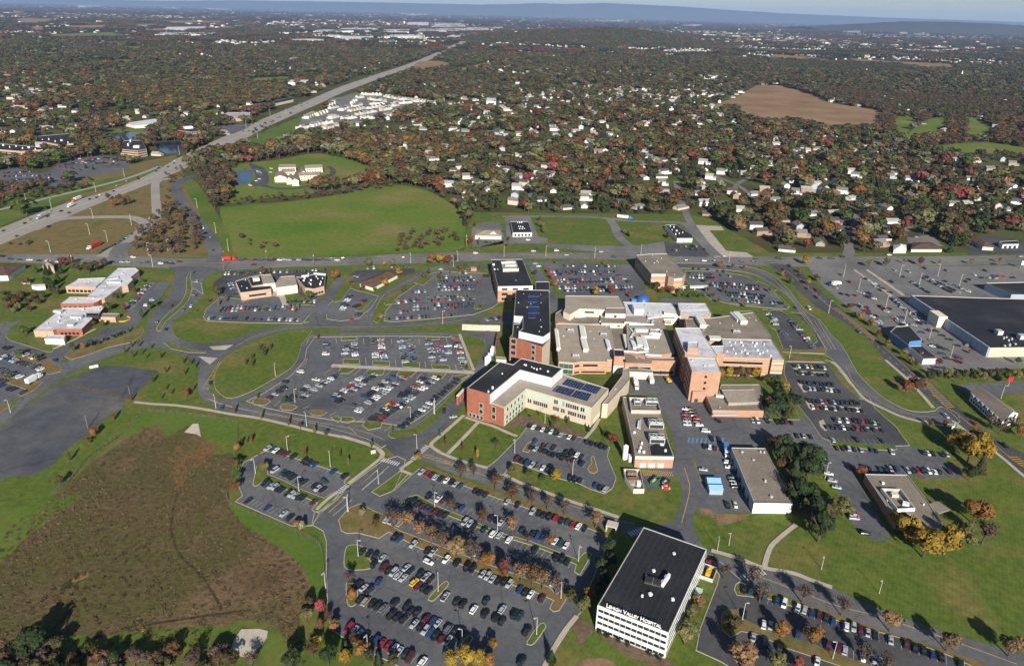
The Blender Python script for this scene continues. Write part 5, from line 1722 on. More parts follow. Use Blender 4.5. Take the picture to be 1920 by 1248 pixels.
for look, s in (('long black-roofed brick office at the left edge', '-60,270 0,225 380,260 370,275 180,290'), ('long black-roofed brick office with a stepped white front', '210,185 280,165 590,140 600,155 700,215 500,232 330,200')):
    r = building('flat_office', 'office building', look, 'left of the pond', 'D7', s.split()[1], 5)
    q1 = block(r, 'D7', s, 5.5, 'brick_pale', 'roof_dark', .4)
    for i in range(len(q1)):
        band(r, (q1[i], q1[(i + 1) % len(q1)]), 1.2, 2.6, 'glass', 'window_band', 1, 1, .08)
    x, y = map(float, s.split()[1].split(','))
    vents(r, 'D7', ' '.join(f'{x+30+k*55},{y+18+k*5+(k%2)*12}' for k in range(6)), 5.2, 'white', 3, 61)
r = building('flat_office', 'office building', 'white-roofed low office beyond the far pond', '', 'D7', '1200,50', 5)
block(r, 'D7', '1065,50 1330,12 1390,30 1300,62 1150,70', 5.5, 'cream', 'roof_white', .4)
r = building('flat_office', 'office building', 'grey-roofed low office beside the highway', '', 'T1', '1310,645', 5)
block(r, 'T1', '1235,655 1280,632 1410,632 1420,660 1330,668', 5.5, 'brick_pale', 'roof_stain', .4)
r = building('flat_office', 'office building', 'dark-roofed row of small offices beside the highway', '', 'T1', '1500,580', 5)
block(r, 'T1', '1330,600 1520,575 1640,545 1650,560 1450,605', 5.5, 'cream', 'roof_dark', .4)
# ---------------------------------------------------------------- vehicles
def loft(sections, V, F, MI, mi=0):
    """sections: (x, halfwidth low, halfwidth high, z low, z mid, z top)"""
    k0 = len(V)
    for x, w0, w1, z0, zm, zt in sections:
        for y, z in ((-w0 * .92, z0), (-w0, (z0 + zm) / 2), (-w0, zm), (-w1, zt), (w1, zt), (w0, zm), (w0, (z0 + zm) / 2), (w0 * .92, z0)):
            V.append((x, y, z))
    n = len(sections)
    for i in range(n - 1):
        for j in range(8):
            a = k0 + 8 * i + j
            b = k0 + 8 * i + (j + 1) % 8
            F.append((a, b, b + 8, a + 8)); MI.append(mi)
    F.append(tuple(k0 + j for j in range(8))[::-1]); MI.append(mi)
    F.append(tuple(k0 + 8 * (n - 1) + j for j in range(8))); MI.append(mi)


def hexa(V, F, MI, b, t, mi):
    k = len(V)
    V += b + t
    for f in ((4, 5, 6, 7), (0, 1, 5, 4), (1, 2, 6, 5), (2, 3, 7, 6), (3, 0, 4, 7)):
        F.append(tuple(k + i for i in f)); MI.append(mi)


CAR = {
    'saloon': dict(body=[(-2.3, .72, .6, .35, .7, .86), (-2.15, .84, .72, .24, .74, .96), (-1.3, .9, .78, .22, .8, 1.0), (1.0, .9, .78, .22, .8, .98), (2.0, .86, .72, .22, .7, .86), (2.3, .72, .6, .32, .6, .74)],
                   glass=(-1.75, 1.15, -.85, .4, .78, .6, .97, 1.42)),
    'estate': dict(body=[(-2.3, .78, .68, .4, .85, 1.0), (-2.2, .9, .8, .28, .9, 1.08), (-1.0, .93, .82, .26, .92, 1.1), (1.1, .93, .82, .26, .92, 1.08), (2.1, .9, .76, .26, .82, 1.0), (2.35, .78, .66, .36, .7, .88)],
                   glass=(-2.18, 1.15, -1.95, .35, .82, .66, 1.07, 1.66)),
    'van': dict(body=[(-2.45, .85, .78, .4, 1.0, 1.15), (-2.35, .96, .88, .28, 1.05, 1.22), (.9, .96, .88, .26, 1.05, 1.2), (2.0, .94, .8, .26, .95, 1.08), (2.45, .82, .68, .36, .75, .92)],
                glass=(-2.35, 1.7, -2.2, .8, .88, .76, 1.2, 1.9)),
    'pickup': dict(body=[(-2.7, .9, .85, .45, .85, 1.02), (-2.6, .95, .9, .34, .9, 1.06), (-.2, .95, .88, .32, .9, 1.08), (1.2, .95, .85, .32, .92, 1.1), (2.3, .92, .78, .32, .85, 1.04), (2.6, .82, .68, .42, .7, .9)],
                   glass=(-.6, 1.25, -.4, .6, .84, .68, 1.07, 1.72)),
}
CARM = {}
for kname, d in CAR.items():
    V, F, MI = [], [], []
    loft(d['body'], V, F, MI, 0)
    xb0, xb1, xt0, xt1, wb, wt, zb, zt = d['glass']
    hexa(V, F, MI, [(xt0 - .05, -wt - .03, zt - .05), (xt1 + .05, -wt - .03, zt - .05), (xt1 + .05, wt + .03, zt - .05), (xt0 - .05, wt + .03, zt - .05)],
         [(xt0 + .1, -wt + .08, zt + .06), (xt1 - .1, -wt + .08, zt + .06), (xt1 - .1, wt - .08, zt + .06), (xt0 + .1, wt - .08, zt + .06)], 0)
    if kname == 'pickup':
        hexa(V, F, MI, [(-2.5, -.78, 1.0), (-.75, -.78, 1.0), (-.75, .78, 1.0), (-2.5, .78, 1.0)], [(-2.48, -.76, 1.075), (-.77, -.76, 1.075), (-.77, .76, 1.075), (-2.48, .76, 1.075)], 1)
    body = bpy.data.meshes.new('body')
    body.from_pydata(V, [], F)
    body.materials.append(M['paint'])
    body.materials.append(M['dark'])
    body.polygons.foreach_set('material_index', MI)
    nb = len(F)
    V2, F2, M2 = [], [], []
    hexa(V2, F2, M2, [(xb0, -wb, zb - .03), (xb1, -wb, zb - .03), (xb1, wb, zb - .03), (xb0, wb, zb - .03)], [(xt0, -wt, zt), (xt1, -wt, zt), (xt1, wt, zt), (xt0, wt, zt)], 0)
    gl = bpy.data.meshes.new('windows')
    gl.from_pydata(V2, [], F2)
    gl.materials.append(M['glass'])
    Vw, Fw, Mw = [], [], []
    for i in range(10):
        a = 2 * PI * i / 10
        for y in (-.11, .11):
            Vw.append((.33 * math.cos(a), y, .33 * math.sin(a)))
    for i in range(10):
        j = (i + 1) % 10
        Fw.append((2 * i, 2 * j, 2 * j + 1, 2 * i + 1))
    Fw.append(tuple(2 * i for i in range(10)))
    Fw.append(tuple(2 * i + 1 for i in range(10))[::-1])
    wh = bpy.data.meshes.new('wheel')
    wh.from_pydata(Vw, [], Fw)
    wh.materials.append(M['tyre'])
    # one-mesh copy for the far ones
    full = bpy.data.meshes.new('far_' + kname)
    VV = V + V2
    FF = F + [tuple(i + len(V) for i in f) for f in F2]
    MM = MI + [2] * len(F2)
    k = len(VV)
    for wx in (-1.4, 1.4):
        for wy in (-.84, .84):
            VV = VV + [(x + wx, y + wy, z + .33) for x, y, z in Vw]
            FF = FF + [tuple(i + k for i in f) for f in Fw]
            MM = MM + [3] * len(Fw)
            k = len(VV)
    full.from_pydata(VV, [], FF)
    for m in ('paint', 'dark', 'glass', 'tyre'):
        full.materials.append(M[m])
    full.polygons.foreach_set('material_index', MM)
    CARM[kname] = (body, gl, wh, full)

PAINT = {'k': ((.012, .013, .016), 'black'), 'd': ((.045, .048, .054), 'dark grey'), 'g': ((.12, .125, .13), 'grey'), 's': ((.36, .38, .41), 'silver'), 'w': ((.72, .72, .71), 'white'),
         'b': ((.018, .045, .15), 'blue'), 'r': ((.30, .015, .018), 'red'), 'm': ((.085, .012, .02), 'maroon'), 't': ((.02, .06, .062), 'dark teal'), 'n': ((.30, .25, .18), 'tan'), 'y': ((.70, .43, .01), 'yellow')}
CARS = []        # dict per vehicle
RC = random.Random(11)


def pick_colour():
    return RC.choices('kdgswbrmtn', [26, 13, 8, 19, 14, 9, 6, 5, 4, 2])[0]


def row(c, x0, y0, x1, y1, pat, place, fill=.85, lines=True, turn=None, double=False):
    """a row of stalls between two photo points; pat is one letter per stall ('.' empty) or a number of stalls"""
    a, b = g(*cr(c, x0, y0)), g(*cr(c, x1, y1))
    d = b - a
    L_ = d.length
    if isinstance(pat, int):
        n = pat or max(2, int(round(L_ / 2.75)) + 1)
        pat = ''.join(pick_colour() if RC.random() < fill else '.' for _ in range(n))
    n = len(pat)
    u = d.normalized()
    ang = math.atan2(d.y, d.x) + (PI / 2 if turn is None else turn)
    hd = Vector((math.cos(ang), math.sin(ang), 0))
    if lines:
        st = L_ / max(1, n - 1)
        for i in range(n + 1):
            p = a + u * (st * (i - .5))
            mark_quad(p - hd * 2.5, p + hd * 2.5, .1, 'white_paint')
    for i, ch in enumerate(pat):
        if ch == '.' or ch == ' ':
            continue
        p = a + d * (i / max(1, n - 1)) + hd * RC.uniform(-.55, .55) + u * RC.uniform(-.2, .2)
        kind = 'van' if ch.isupper() else RC.choices(['saloon', 'estate', 'van', 'pickup'], [50, 36, 8, 6])[0]
        CARS.append(dict(p=p, a=ang + (PI if RC.random() < .5 else 0) + RC.uniform(-.06, .06), col=ch.lower(), kind=kind, place=place, parked=True))
    if double:
        off = hd * 5.4
        p2, q2 = to_px(a + off), to_px(b + off)
        row('F', *p2, *q2, n, place + ', back to back', fill, lines)


def drive(c, s, place, dx, dy, cols=None):
    """moving or lone vehicles: photo points, all heading along the photo direction (dx,dy)"""
    for i, q in enumerate(s.split()):
        x, y = map(float, q.split(',')[:2])
        px = cr(c, x, y)
        p = g(*px)
        e = g(px[0] + dx, px[1] + dy)
        v = e - p
        ch = cols[i] if cols else pick_colour()
        CARS.append(dict(p=p, a=math.atan2(v.y, v.x), col=ch.lower(), kind='van' if ch.isupper() else RC.choices(['saloon', 'estate', 'van', 'pickup'], [52, 34, 8, 6])[0], place=place, parked=False))


S_ = 'south car park'
row('B2', 45, 755, 460, 945, 'rssk.brrwskm.w', 'in the south car park\'s lowest row')
row('B2', 290, 675, 600, 825, 'kkk.sksbkms', 'in the south car park\'s second lowest row')
row('B2', 305, 612, 670, 790, 'k.kkk.mbs.gkk', 'in the south car park\'s third lowest row')
row('B2', 105, 592, 235, 645, 'knkkg', 'beside the lower left island of the south car park')
row('B2', 95, 512, 155, 545, 'ksk', 'just above the lower left island of the south car park')
drive('B2', '210,495', 'alone in the aisle left of the yellow car', 35, -47, 'b')
row('B2', 240, 415, 492, 543, 'mksss.ymkk', 'in the south car park\'s yellow-car row')
row('B2', 365, 415, 503, 478, 'sk.ksk', 'backing onto the yellow car\'s row in the south car park')
row('B2', 120, 322, 228, 360, 'kkks', 'beside the upper left island of the south car park')
drive('B2', '185,395 585,578 650,605 685,620 815,600 745,650 810,675', 'scattered in the middle of the south car park', 35, -47, 'kskkkwk')
drive('B2', '905,650 870,695 905,715 978,680 1005,690 1045,770 1015,940', 'on the sparsely filled right side of the south car park', 35, -47, 'skkktkk')
drive('B2', '490,383', 'driving across the south car park', 50, 22, 'w')
row('B2', 300, 243, 1130, 587, 'kb..s..ks..w.k.kk.ssskks.bkw.m', 'along the south car park\'s tree strip')
row('B2', 380, 40, 1273, 382, 'kkkmbmmkk...ssk.k.Ws.w....k...kkk', 'below the south car park\'s grass strip')
row('B2', 490, 10, 1262, 290, 'kgwm..kb.....kks...k.kbb.wtw', 'above the south car park\'s grass strip')
row('B2', 455, -124, 1365, 195, 'srmskwkst..kkk...s.k..skkkrktrwk', 'in the south car park\'s roadside row')
drive('B2', '330,165 255,145 285,150', 'under the bare trees left of the tree strip', 40, -40, 'nss')
drive('B2', '1195,500 755,330', 'half hidden by the autumn trees of the south car park', 35, -47, 'ws')
# west small lot
row('C7', 360, 462, 1180, 757, 'stwkmm.k..kkkb....b..k', 'in the top row of the west car park')
row('C7', 355, 665, 935, 905, 'kks.tkkk.kk..ksk', 'above the grass island in the west car park')
row('C7', 320, 838, 840, 1042, 'ktsskk.ksskk..m', 'below the grass island in the west car park')
row('C7', 155, 1018, 600, 1197, 'k....b...s.k', 'in the lowest row of the west car park')
drive('C7', '955,820', 'turning in the west car park', 50, 25, 't')
# lot before the L wing
row('L2', 1060, 598, 1488, 722, 'kwkwkwks.wk..kkkkk', 'in the top row beneath the L-shaped wing')
row('L2', 1090, 690, 1350, 772, 'b.mgk..kkwk', 'in the second row beneath the L-shaped wing')
row('L2', 1070, 720, 1355, 812, 'kskkkkkkmk.k', 'in the third row beneath the L-shaped wing')
row('L2', 990, 790, 1160, 848, 'mkbsgwk', 'in the lowest left row beneath the L-shaped wing')
row('L2', 1287, 895, 1343, 908, 'kkk', 'in the short row beside the plant lawn')
row('L2', 1425, 935, 1485, 957, 'bks', 'in the lower right corner beneath the L-shaped wing')
# lower front lot: rows running up to the right
R1 = 'lower front car park'
row('L2', 337, 605, 655, 340, 'kkkkkwswkkkkkkkk', R1 + ', row along the grass')
row('L2', 172, 565, 480, 322, 0, R1 + ', second row from the right')
row('L2', 210, 570, 548, 324, 0, R1 + ', third row from the right')
row('L2', 70, 482, 292, 322, 0, R1 + ', fourth row from the right')
row('L2', 90, 517, 362, 320, 0, R1 + ', fifth row from the right')
row('L2', -40, 440, 145, 308, 0, R1 + ', sixth row from the right')
row('L2', -20, 465, 188, 310, 0, R1 + ', seventh row from the right')
row('L1', 1705, 440, 1900, 305, 0, R1 + ', eighth row from the right')
row('L1', 1625, 455, 1780, 340, 'kk.ks.w', R1 + ', far left rows')
row('L1', 1515, 440, 1600, 385, 'mskk', R1 + ', left end')
row('L1', 1610, 350, 1690, 295, 'k.W', R1 + ', upper left')
# upper front lot: columns
for x0, y0, x1, y1, k in ((35, 150, 22, 192, 'first'), (72, 125, 80, 212, 'second'), (180, 115, 190, 212, 'third'), (222, 115, 243, 225, 'fourth'), (335, 115, 360, 240, 'fifth'), (385, 115, 410, 235, 'sixth'), (490, 120, 520, 242, 'seventh'), (542, 122, 572, 240, 'eighth'), (600, 150, 604, 190, 'ninth'), (645, 115, 692, 268, 'tenth')):
    row('L2', x0, y0, x1, y1, 0, f'in the {k} column of the upper front car park', .85)
row('L1', 1840, 140, 1830, 195, 'kb.w', 'at the left edge of the upper front car park')
# north-west lots
NW = 'in the lot left of the black office'
for x0, y0, x1, y1, f in ((560, 640, 700, 636, .4), (555, 664, 745, 660, .85), (560, 684, 745, 680, .7), (545, 714, 755, 708, .85), (550, 732, 755, 726, .85), (400, 745, 470, 742, 1), (390, 795, 440, 790, .8), (490, 792, 745, 784, .7), (490, 774, 745, 766, .8), (410, 842, 735, 828, .9), (410, 825, 735, 811, .8), (320, 805, 360, 800, 1), (330, 858, 375, 854, 1), (250, 897, 700, 872, .7)):
    row('M2', x0, y0, x1, y1, 0, NW, f)
row('M2', 815, 900, 900, 888, 0, NW, 1)
for x0, y0, x1, y1, f in ((5, 820, 60, 760, 1), (0, 850, 30, 820, .7), (75, 830, 135, 790, .8), (45, 905, 100, 870, .6), (90, 650, 60, 690, .7), (80, 615, 400, 602, .4)):
    row('M2', x0, y0, x1, y1, 0, NW, f)
row('M1', 1245, 850, 1650, 838, 0, NW, .9, double=True)
row('M1', 1160, 892, 1700, 903, 0, NW, .75)
row('M1', 1290, 692, 1325, 755, 0, NW, .9)
row('M1', 1250, 645, 1830, 622, 0, NW, .7)
row('M1', 1620, 800, 1770, 800, 0, NW, .9)
row('M1', 740, 810, 840, 700, 0, NW, .6)
row('M1', 820, 830, 880, 770, 0, NW, .5)
# north-east lots
NE = 'in the lot north of the hospital'
for x0, y0, x1, y1, f in ((1170, 600, 1550, 598, .55), (1180, 632, 1535, 630, .75), (1185, 646, 1540, 644, .7), (1215, 675, 1530, 673, .8), (1220, 690, 1540, 688, .8), (1225, 722, 1630, 716, .75), (1235, 737, 1600, 733, .6), (1560, 650, 1620, 690, .5)):
    row('M2', x0, y0, x1, y1, 0, NE, f)
for x0, y0, x1, y1, f in ((40, 640, 265, 655, .5), (40, 660, 180, 668, .9), (150, 692, 430, 712, .9), (160, 708, 430, 730, .9), (250, 748, 460, 765, .9), (260, 766, 450, 782, .8), (285, 792, 445, 803, .95), (500, 805, 560, 807, .9), (60, 612, 230, 630, .6), (440, 720, 490, 735, .6)):
    row('M3', x0, y0, x1, y1, 0, 'in the lot beside the perimeter bend', f)
row('M3', 485, 872, 520, 905, 0, 'in the small lot east of the ward block', 1)
row('L3', 612, 10, 740, 160, 0, 'in the small lot east of the ward block', .9)
row('L3', 500, 5, 600, 110, 0, 'in the small lot east of the ward block', .5)
# east lots
row('L3', 625, 262, 795, 272, 'kwkwykkw', 'in the top row of the terraced east car park')
row('L3', 650, 300, 815, 315, 'kskg.kkk', 'in the second row of the terraced east car park')
row('L3', 660, 352, 840, 368, 'kkkkkkkkk', 'in the third row of the terraced east car park')
row('L3', 690, 388, 880, 404, 'ksskkswkk', 'in the fourth row of the terraced east car park')
row('L3', 708, 457, 988, 473, 'kkksrkskkkkkk', 'in the fifth row of the terraced east car park')
row('L3', 730, 492, 1005, 514, 'wrkwksk.kkwk', 'in the sixth row of the terraced east car park')
row('L3', 855, 566, 1095, 582, 'kw.w.kkrkksk', 'in the seventh row of the terraced east car park')
row('L3', 810, 606, 1120, 625, 'dktkwkkrkk.k.k', 'in the eighth row of the terraced east car park')
row('L3', 840, 678, 1120, 685, 's....k....k', 'above the flowered strip of the east car park')
row('L3', 865, 725, 1000, 735, 'mksks', 'below the flowered strip of the east car park')
drive('L3', '1060,735 1085,740 1175,745', 'below the flowered strip of the east car park', -8, -16, 'bkw')
row('L3', 1350, 750, 1485, 762, 'kwk.ks', 'under the big yellow tree')
row('L3', 960, 835, 1500, 860, 'k.kk.tksb.skrkwwk.m', 'in the row behind the walled clinic')
row('L3', 735, 712, 790, 805, 'kksksk', 'in the column beside the pine bank')
drive('L3', '820,868 840,908 865,945', 'parked along the drive beside the pine bank', 30, 6, 'wss')
row('L3', 395, 573, 608, 580, 'sw.k.kkmm', 'in front of the low annex')
row('L3', 640, 652, 715, 657, 'ksk', 'right of the pine bank\'s top')
row('L3', 15, 505, 28, 592, 'wkrmsw', 'in the left column of the loading yard')
row('L3', 50, 505, 88, 595, 'kkmrkw', 'in the right column of the loading yard')
drive('L3', '130,630', 'white minibus in the yard', 30, 4, 'W')
drive('L3', '200,570', 'beside the annex', 20, 14, 'k')
row('L3', 120, 715, 182, 727, 'kwm', 'below the blue painted bays')
drive('L3', '165,675 205,675', 'in the blue painted bays', 6, 30, 'kt')
drive('L3', '115,845 255,805 262,832', 'left of the white warehouse', 30, 4, 'sww')
row('L3', 275, 890, 300, 945, 'tksk', 'against the white warehouse\'s side')
drive('L3', '255,1045', 'at the foot of the white warehouse lot', 8, 25, 'k')
drive('B3', '250,65 295,60', 'at the foot of the white warehouse lot', 8, 25, 'kw')
drive('B3', '965,112 962,135 1025,220', 'on the drive below the walled clinic', 30, 3, 'rsk')
# SE lot
row('B3', 345, 535, 463, 582, 'ktmt', 'in the upper left row of the south-east car park')
row('B3', 530, 600, 845, 712, 'bw.wsbmkb', 'in the top row of the south-east car park')
row('B3', 920, 742, 1165, 820, 'wsmsk.s', 'at the top middle of the south-east car park')
row('B3', 1255, 850, 1560, 955, 'mkkbk.k', 'at the top right of the south-east car park')
drive('B3', '395,805 465,830 545,860', 'below the curved island of the south-east car park', 6, -40, 'stk')
drive('B3', '492,738 645,790 345,675 455,735', 'under the orange trees of the south-east car park', 6, -40, 'sbkw')
row('B3', 815, 850, 1110, 945, 'm.ms..w.ss', 'in the lower rows of the south-east car park')
drive('B3', '755,940 600,940', 'at the bottom of the south-east car park', 6, -40, 'wk')
drive('B3', '160,385', 'beside the white office block\'s north-east corner', 30, 10, 'r')
# west lots
row('L1', 30, 160, 230, 225, 0, 'in the far left car park', .85)
row('L1', 5, 212, 235, 280, 0, 'in the far left car park', .9)
row('L1', 0, 285, 110, 325, 0, 'in the far left car park', .85)
row('L1', -20, 365, 125, 412, 0, 'in the far left car park', .7)
row('L1', -60, 325, 40, 360, 0, 'in the far left car park', .7)
row('L1', 520, 140, 690, 75, 'kk.k.kkk', 'along the drive below the white-roofed medical centre')
drive('L1', '310,230', 'leaving the far left car park', 20, 12, 'b')
drive('L1', '190,345', 'white shuttle van by the far left car park', 20, -12, 'W')
drive('L1', '935,55 885,10 1185,355 1250,495', 'driving on the curving campus road', 4, -20, 'bkkb')
drive('L2', '580,515', 'driving up beside the brick wing', 6, -20, 'k')
drive('L2', '630,548', 'waiting beside the brick wing', 20, -3, 's')
drive('L2', '20,880', 'in the west car park\'s corner', 30, -10, 'k')
# roads
Rd = 'queueing on the cross road'
drive('M1', '10,545 60,560 110,563 170,565 220,568 270,572 330,575 630,575 690,578 720,577 780,580 830,577 905,585 935,583 970,585 1010,575 650,553 685,545 750,550', Rd, 30, 1)
for k in range(22):
    drive('M1', f'{1330 + k * 27},{563 + (k % 2) * 3}', Rd, 30, 0)
drive('M1', '1430,590 1870,560', Rd, 30, 0)
drive('M2', '10,556 350,552 755,527 1080,515 1210,513 1265,538 1460,520 1535,548 560,618 1090,585 1110,600', Rd, 30, -1)
drive('M3', '20,568 120,570 180,570 235,545 330,572 400,572 410,556 540,556 770,555 835,556 900,548 1750,588 1900,545 1160,537', Rd, 30, 1)
drive('M3', '600,600 570,622 655,650 695,725 750,735 750,775 635,835 710,838', 'on the avenue', 20, 17)
drive('L3', '990,70 1480,545 1640,585 1810,710', 'on the avenue', 22, 18)
Hw = 'on the highway'
drive('M1', '95,430 140,358 170,335 270,320 285,290 345,290 390,300 505,222 545,213 565,198 640,178 660,147 715,120 775,100 780,110 880,65 890,48 945,40 980,20 20,400 275,378', Hw, 30, -12)
drive('T1', '895,945 945,940 1040,872 1065,888 985,907 1160,845 1170,828 1120,870 1280,775 1370,740 1400,738 1390,695 1425,700 1520,685 1560,665 1650,610 1700,600 1730,585 1740,560 1800,540', Hw, 30, -14)
for k in range(40):
    t = k / 40
    x, y = 640 + 250 * t ** .8, 165 - 96 * t ** .8
    drive('F', f'{x:.1f},{y + RC.uniform(-3, 3) * (1 - t * .8):.1f}', Hw, 10, -4)
drive('M1', '565,525 580,512 597,503 613,495 630,487 648,478 665,468 680,460 700,448 715,438 740,418 795,368 845,330', 'queueing on the slip road', 16, -9)
drive('M1', '1090,635 1110,685 965,825 1035,845 1075,825 885,910 935,955 1145,385 1185,435 1200,510', 'on the campus entrance road', 10, -18)
# mall lots
Ml = 'in the mall car park'
for x0, y0, x1, y1, f in ((1355, 668, 1505, 745, .9), (1375, 662, 1545, 745, .85), (1290, 692, 1380, 748, .8), (1475, 685, 1605, 742, .8), (1680, 665, 1760, 668, .7), (1730, 650, 1860, 665, .7)):
    row('M3', x0, y0, x1, y1, 0, Ml, f, turn=.35)
drive('M3', '820,705 890,650 940,690 1010,750 1050,755 1040,775 1110,735 1075,710 1175,690 1240,660 1190,622 1270,632 1360,612 1370,668 1480,625 1590,685 1610,675 1700,625 1640,648 890,755 930,765 970,765 1000,830 1040,835 1045,855 1085,880 1095,915 1120,833 1165,840 1195,800 1215,812 1240,832 1265,855 1295,870 1330,895 1365,920 1295,930 1195,890 1235,890 1120,945 1215,800 980,820 860,720', Ml, 18, 9)
drive('D5', '770,625 880,595 930,610 1000,660 1080,705 880,715 890,780 940,770 985,800 1045,820 1000,865 1170,775 1290,775 1150,890 1190,915 1060,920 470,455 550,465 570,535 680,545 480,270 515,300 550,345 610,385 670,415 740,475 820,520', Ml, 20, 4)
drive('D5', '920,1015 1015,1030', Ml, 20, 4, 'kb')
for a in ((450, 255, 880, 640), (300, 330, 850, 800), (60, 165, 235, 245), (60, 320, 300, 520), (120, 20, 420, 180), (900, 760, 1180, 960)):
    row('D5', *a, 0, Ml, .5, turn=.5)
# distant office lots
for c, x0, y0, x1, y1 in (('D7', 540, 390, 720, 350), ('D7', 560, 410, 840, 360), ('D7', 700, 400, 1000, 350), ('D7', 820, 400, 1090, 370), ('D7', 900, 350, 1050, 370), ('D7', 30, 480, 300, 470), ('D7', 40, 510, 420, 500), ('D7', 120, 540, 440, 520), ('D7', 1780, 110, 1900, 90), ('D7', 1760, 130, 1900, 115)):
    row(c, x0, y0, x1, y1, 0, 'in the office lots by the pond', .6, lines=False)
row('H1', 360, 195, 430, 290, 0, 'beside the inn\'s pond', .9, lines=False)
drive('H1', '280,415 400,330 360,355 560,190 550,240', 'beside the inn\'s pond', 16, 2, 'Wwwww')
row('F', 1255, 463, 1315, 462, 0, 'in the dark lot across the road', .5, lines=False)
row('F', 1262, 470, 1320, 468, 0, 'in the dark lot across the road', .5, lines=False)
drive('D8', '1050,655 1245,585 800,430 500,625 570,630 660,632 1405,740', 'in front of the restaurant and showroom', 20, -1)
drive('M3', '1300,435 1310,436 1600,485 1640,482 1660,470 840,556', 'by the bank', 10, 1)
drive('L2', '265,485', 'lower front car park among dark cars', 20, -14, 'Y')

CARS.sort(key=lambda d: d['p'].length)
NCAR = 300
far_pts = []
KNAME = {'saloon': 'saloon', 'estate': 'estate car', 'van': 'van', 'pickup': 'pickup'}
for i, d in enumerate(CARS):
    if i >= NCAR:
        far_pts.append(d)
        continue
    body, gl, wh, full = CARM[d['kind']]
    t = bpy.data.objects.new('parked_car' if d['parked'] else 'car', None)
    t.location = (d['p'].x, d['p'].y, .13)
    t.rotation_euler.z = d['a']
    link(t)
    for nm, me in (('body', body), ('windows', gl)):
        o = link(bpy.data.objects.new(nm, me), t)
        if nm == 'body':
            o['tint'] = list(PAINT[d['col']][0])
    for wx in ((-1.4, 1.4) if i < 150 else ()):
        for wy in (-.84, .84):
            o = link(bpy.data.objects.new('wheel', wh), t)
            o.location = (wx, wy, .33)
    tag(t, 'van' if d['kind'] == 'van' else ('pickup' if d['kind'] == 'pickup' else 'car'), f"{PAINT[d['col']][1]} {KNAME[d['kind']]}", d['place'], 'cars parked in the marked bays' if d['parked'] else 'cars standing or moving in the open')


def scatter(name, protos, P, rot, scl, idx, tint, label, cat):
    """one mass that nobody would count: points that carry copies of a few shapes"""
    me = bpy.data.meshes.new(name)
    me.from_pydata([tuple(p) for p in P], [], [])
    n = len(P)
    for an, typ, data in (('rot', 'FLOAT', np.asarray(rot, np.float32)), ('scl', 'FLOAT_VECTOR', np.asarray(scl, np.float32).ravel()), ('idx', 'INT', np.asarray(idx, np.int32)), ('tint', 'FLOAT_COLOR', np.concatenate([np.asarray(tint, np.float32), np.ones((n, 1), np.float32)], 1).ravel())):
        at = me.attributes.new(an, typ, 'POINT')
        at.data.foreach_set({'FLOAT': 'value', 'INT': 'value', 'FLOAT_VECTOR': 'vector', 'FLOAT_COLOR': 'color'}[typ], data)
    o = link(bpy.data.objects.new(name, me))
    pc = bpy.data.collections.new(name + '_shapes')
    for k, pm in enumerate(protos):
        po = bpy.data.objects.new(f'{name}_shape_{k:02d}', pm)
        pc.objects.link(po)
    ng = bpy.data.node_groups.new(name + '_spread', 'GeometryNodeTree')
    ng.interface.new_socket('Geometry', in_out='INPUT', socket_type='NodeSocketGeometry')
    ng.interface.new_socket('Geometry', in_out='OUTPUT', socket_type='NodeSocketGeometry')
    N, L = ng.nodes, ng.links
    gi, go = N.new('NodeGroupInput'), N.new('NodeGroupOutput')
    ci = N.new('GeometryNodeCollectionInfo')
    ci.inputs['Collection'].default_value = pc
    ci.inputs['Separate Children'].default_value = True
    ci.inputs['Reset Children'].default_value = True
    ip = N.new('GeometryNodeInstanceOnPoints')
    def attr(nm, ty):
        a = N.new('GeometryNodeInputNamedAttribute')
        a.data_type = ty
        a.inputs['Name'].default_value = nm
        return a.outputs['Attribute']
    cx = N.new('ShaderNodeCombineXYZ')
    L.new(attr('rot', 'FLOAT'), cx.inputs['Z'])
    e2r = N.new('FunctionNodeEulerToRotation')
    L.new(cx.outputs['Vector'], e2r.inputs['Euler'])
    L.new(gi.outputs[0], ip.inputs['Points'])
    L.new(ci.outputs[0], ip.inputs['Instance'])
    ip.inputs['Pick Instance'].default_value = True
    L.new(attr('idx', 'INT'), ip.inputs['Instance Index'])
    L.new(e2r.outputs['Rotation'], ip.inputs['Rotation'])
    L.new(attr('scl', 'FLOAT_VECTOR'), ip.inputs['Scale'])
    L.new(ip.outputs['Instances'], go.inputs[0])
    md = o.modifiers.new('spread', 'NODES')
    md.node_group = ng
    return stuff(o, label, cat)


kinds = ['saloon', 'estate', 'van', 'pickup']
scatter('distant_cars', [CARM[k][3] for k in kinds], [(d['p'].x, d['p'].y, .13) for d in far_pts], [d['a'] for d in far_pts], np.ones((len(far_pts), 3)), [kinds.index(d['kind']) for d in far_pts],
        [PAINT[d['col']][0] for d in far_pts], 'many small cars parked in the distant lots and moving on the far roads', 'cars')
# ---------------------------------------------------------------- trees: leaf-card crowns, tapered limbs
def limb(V, F, p0, p1, r0, r1, n=5):
    a, b = Vector(p0), Vector(p1)
    d = (b - a).normalized()
    s = d.cross(Vector((0, 0, 1)) if abs(d.z) < .9 else Vector((1, 0, 0))).normalized()
    t = d.cross(s)
    k = len(V)
    for c, r in ((a, r0), (b, r1)):
        for i in range(n):
            q = c + (s * math.cos(2 * PI * i / n) + t * math.sin(2 * PI * i / n)) * r
            V.append(tuple(q))
    for i in range(n):
        j = (i + 1) % n
        F.append((k + i, k + j, k + n + j, k + n + i))


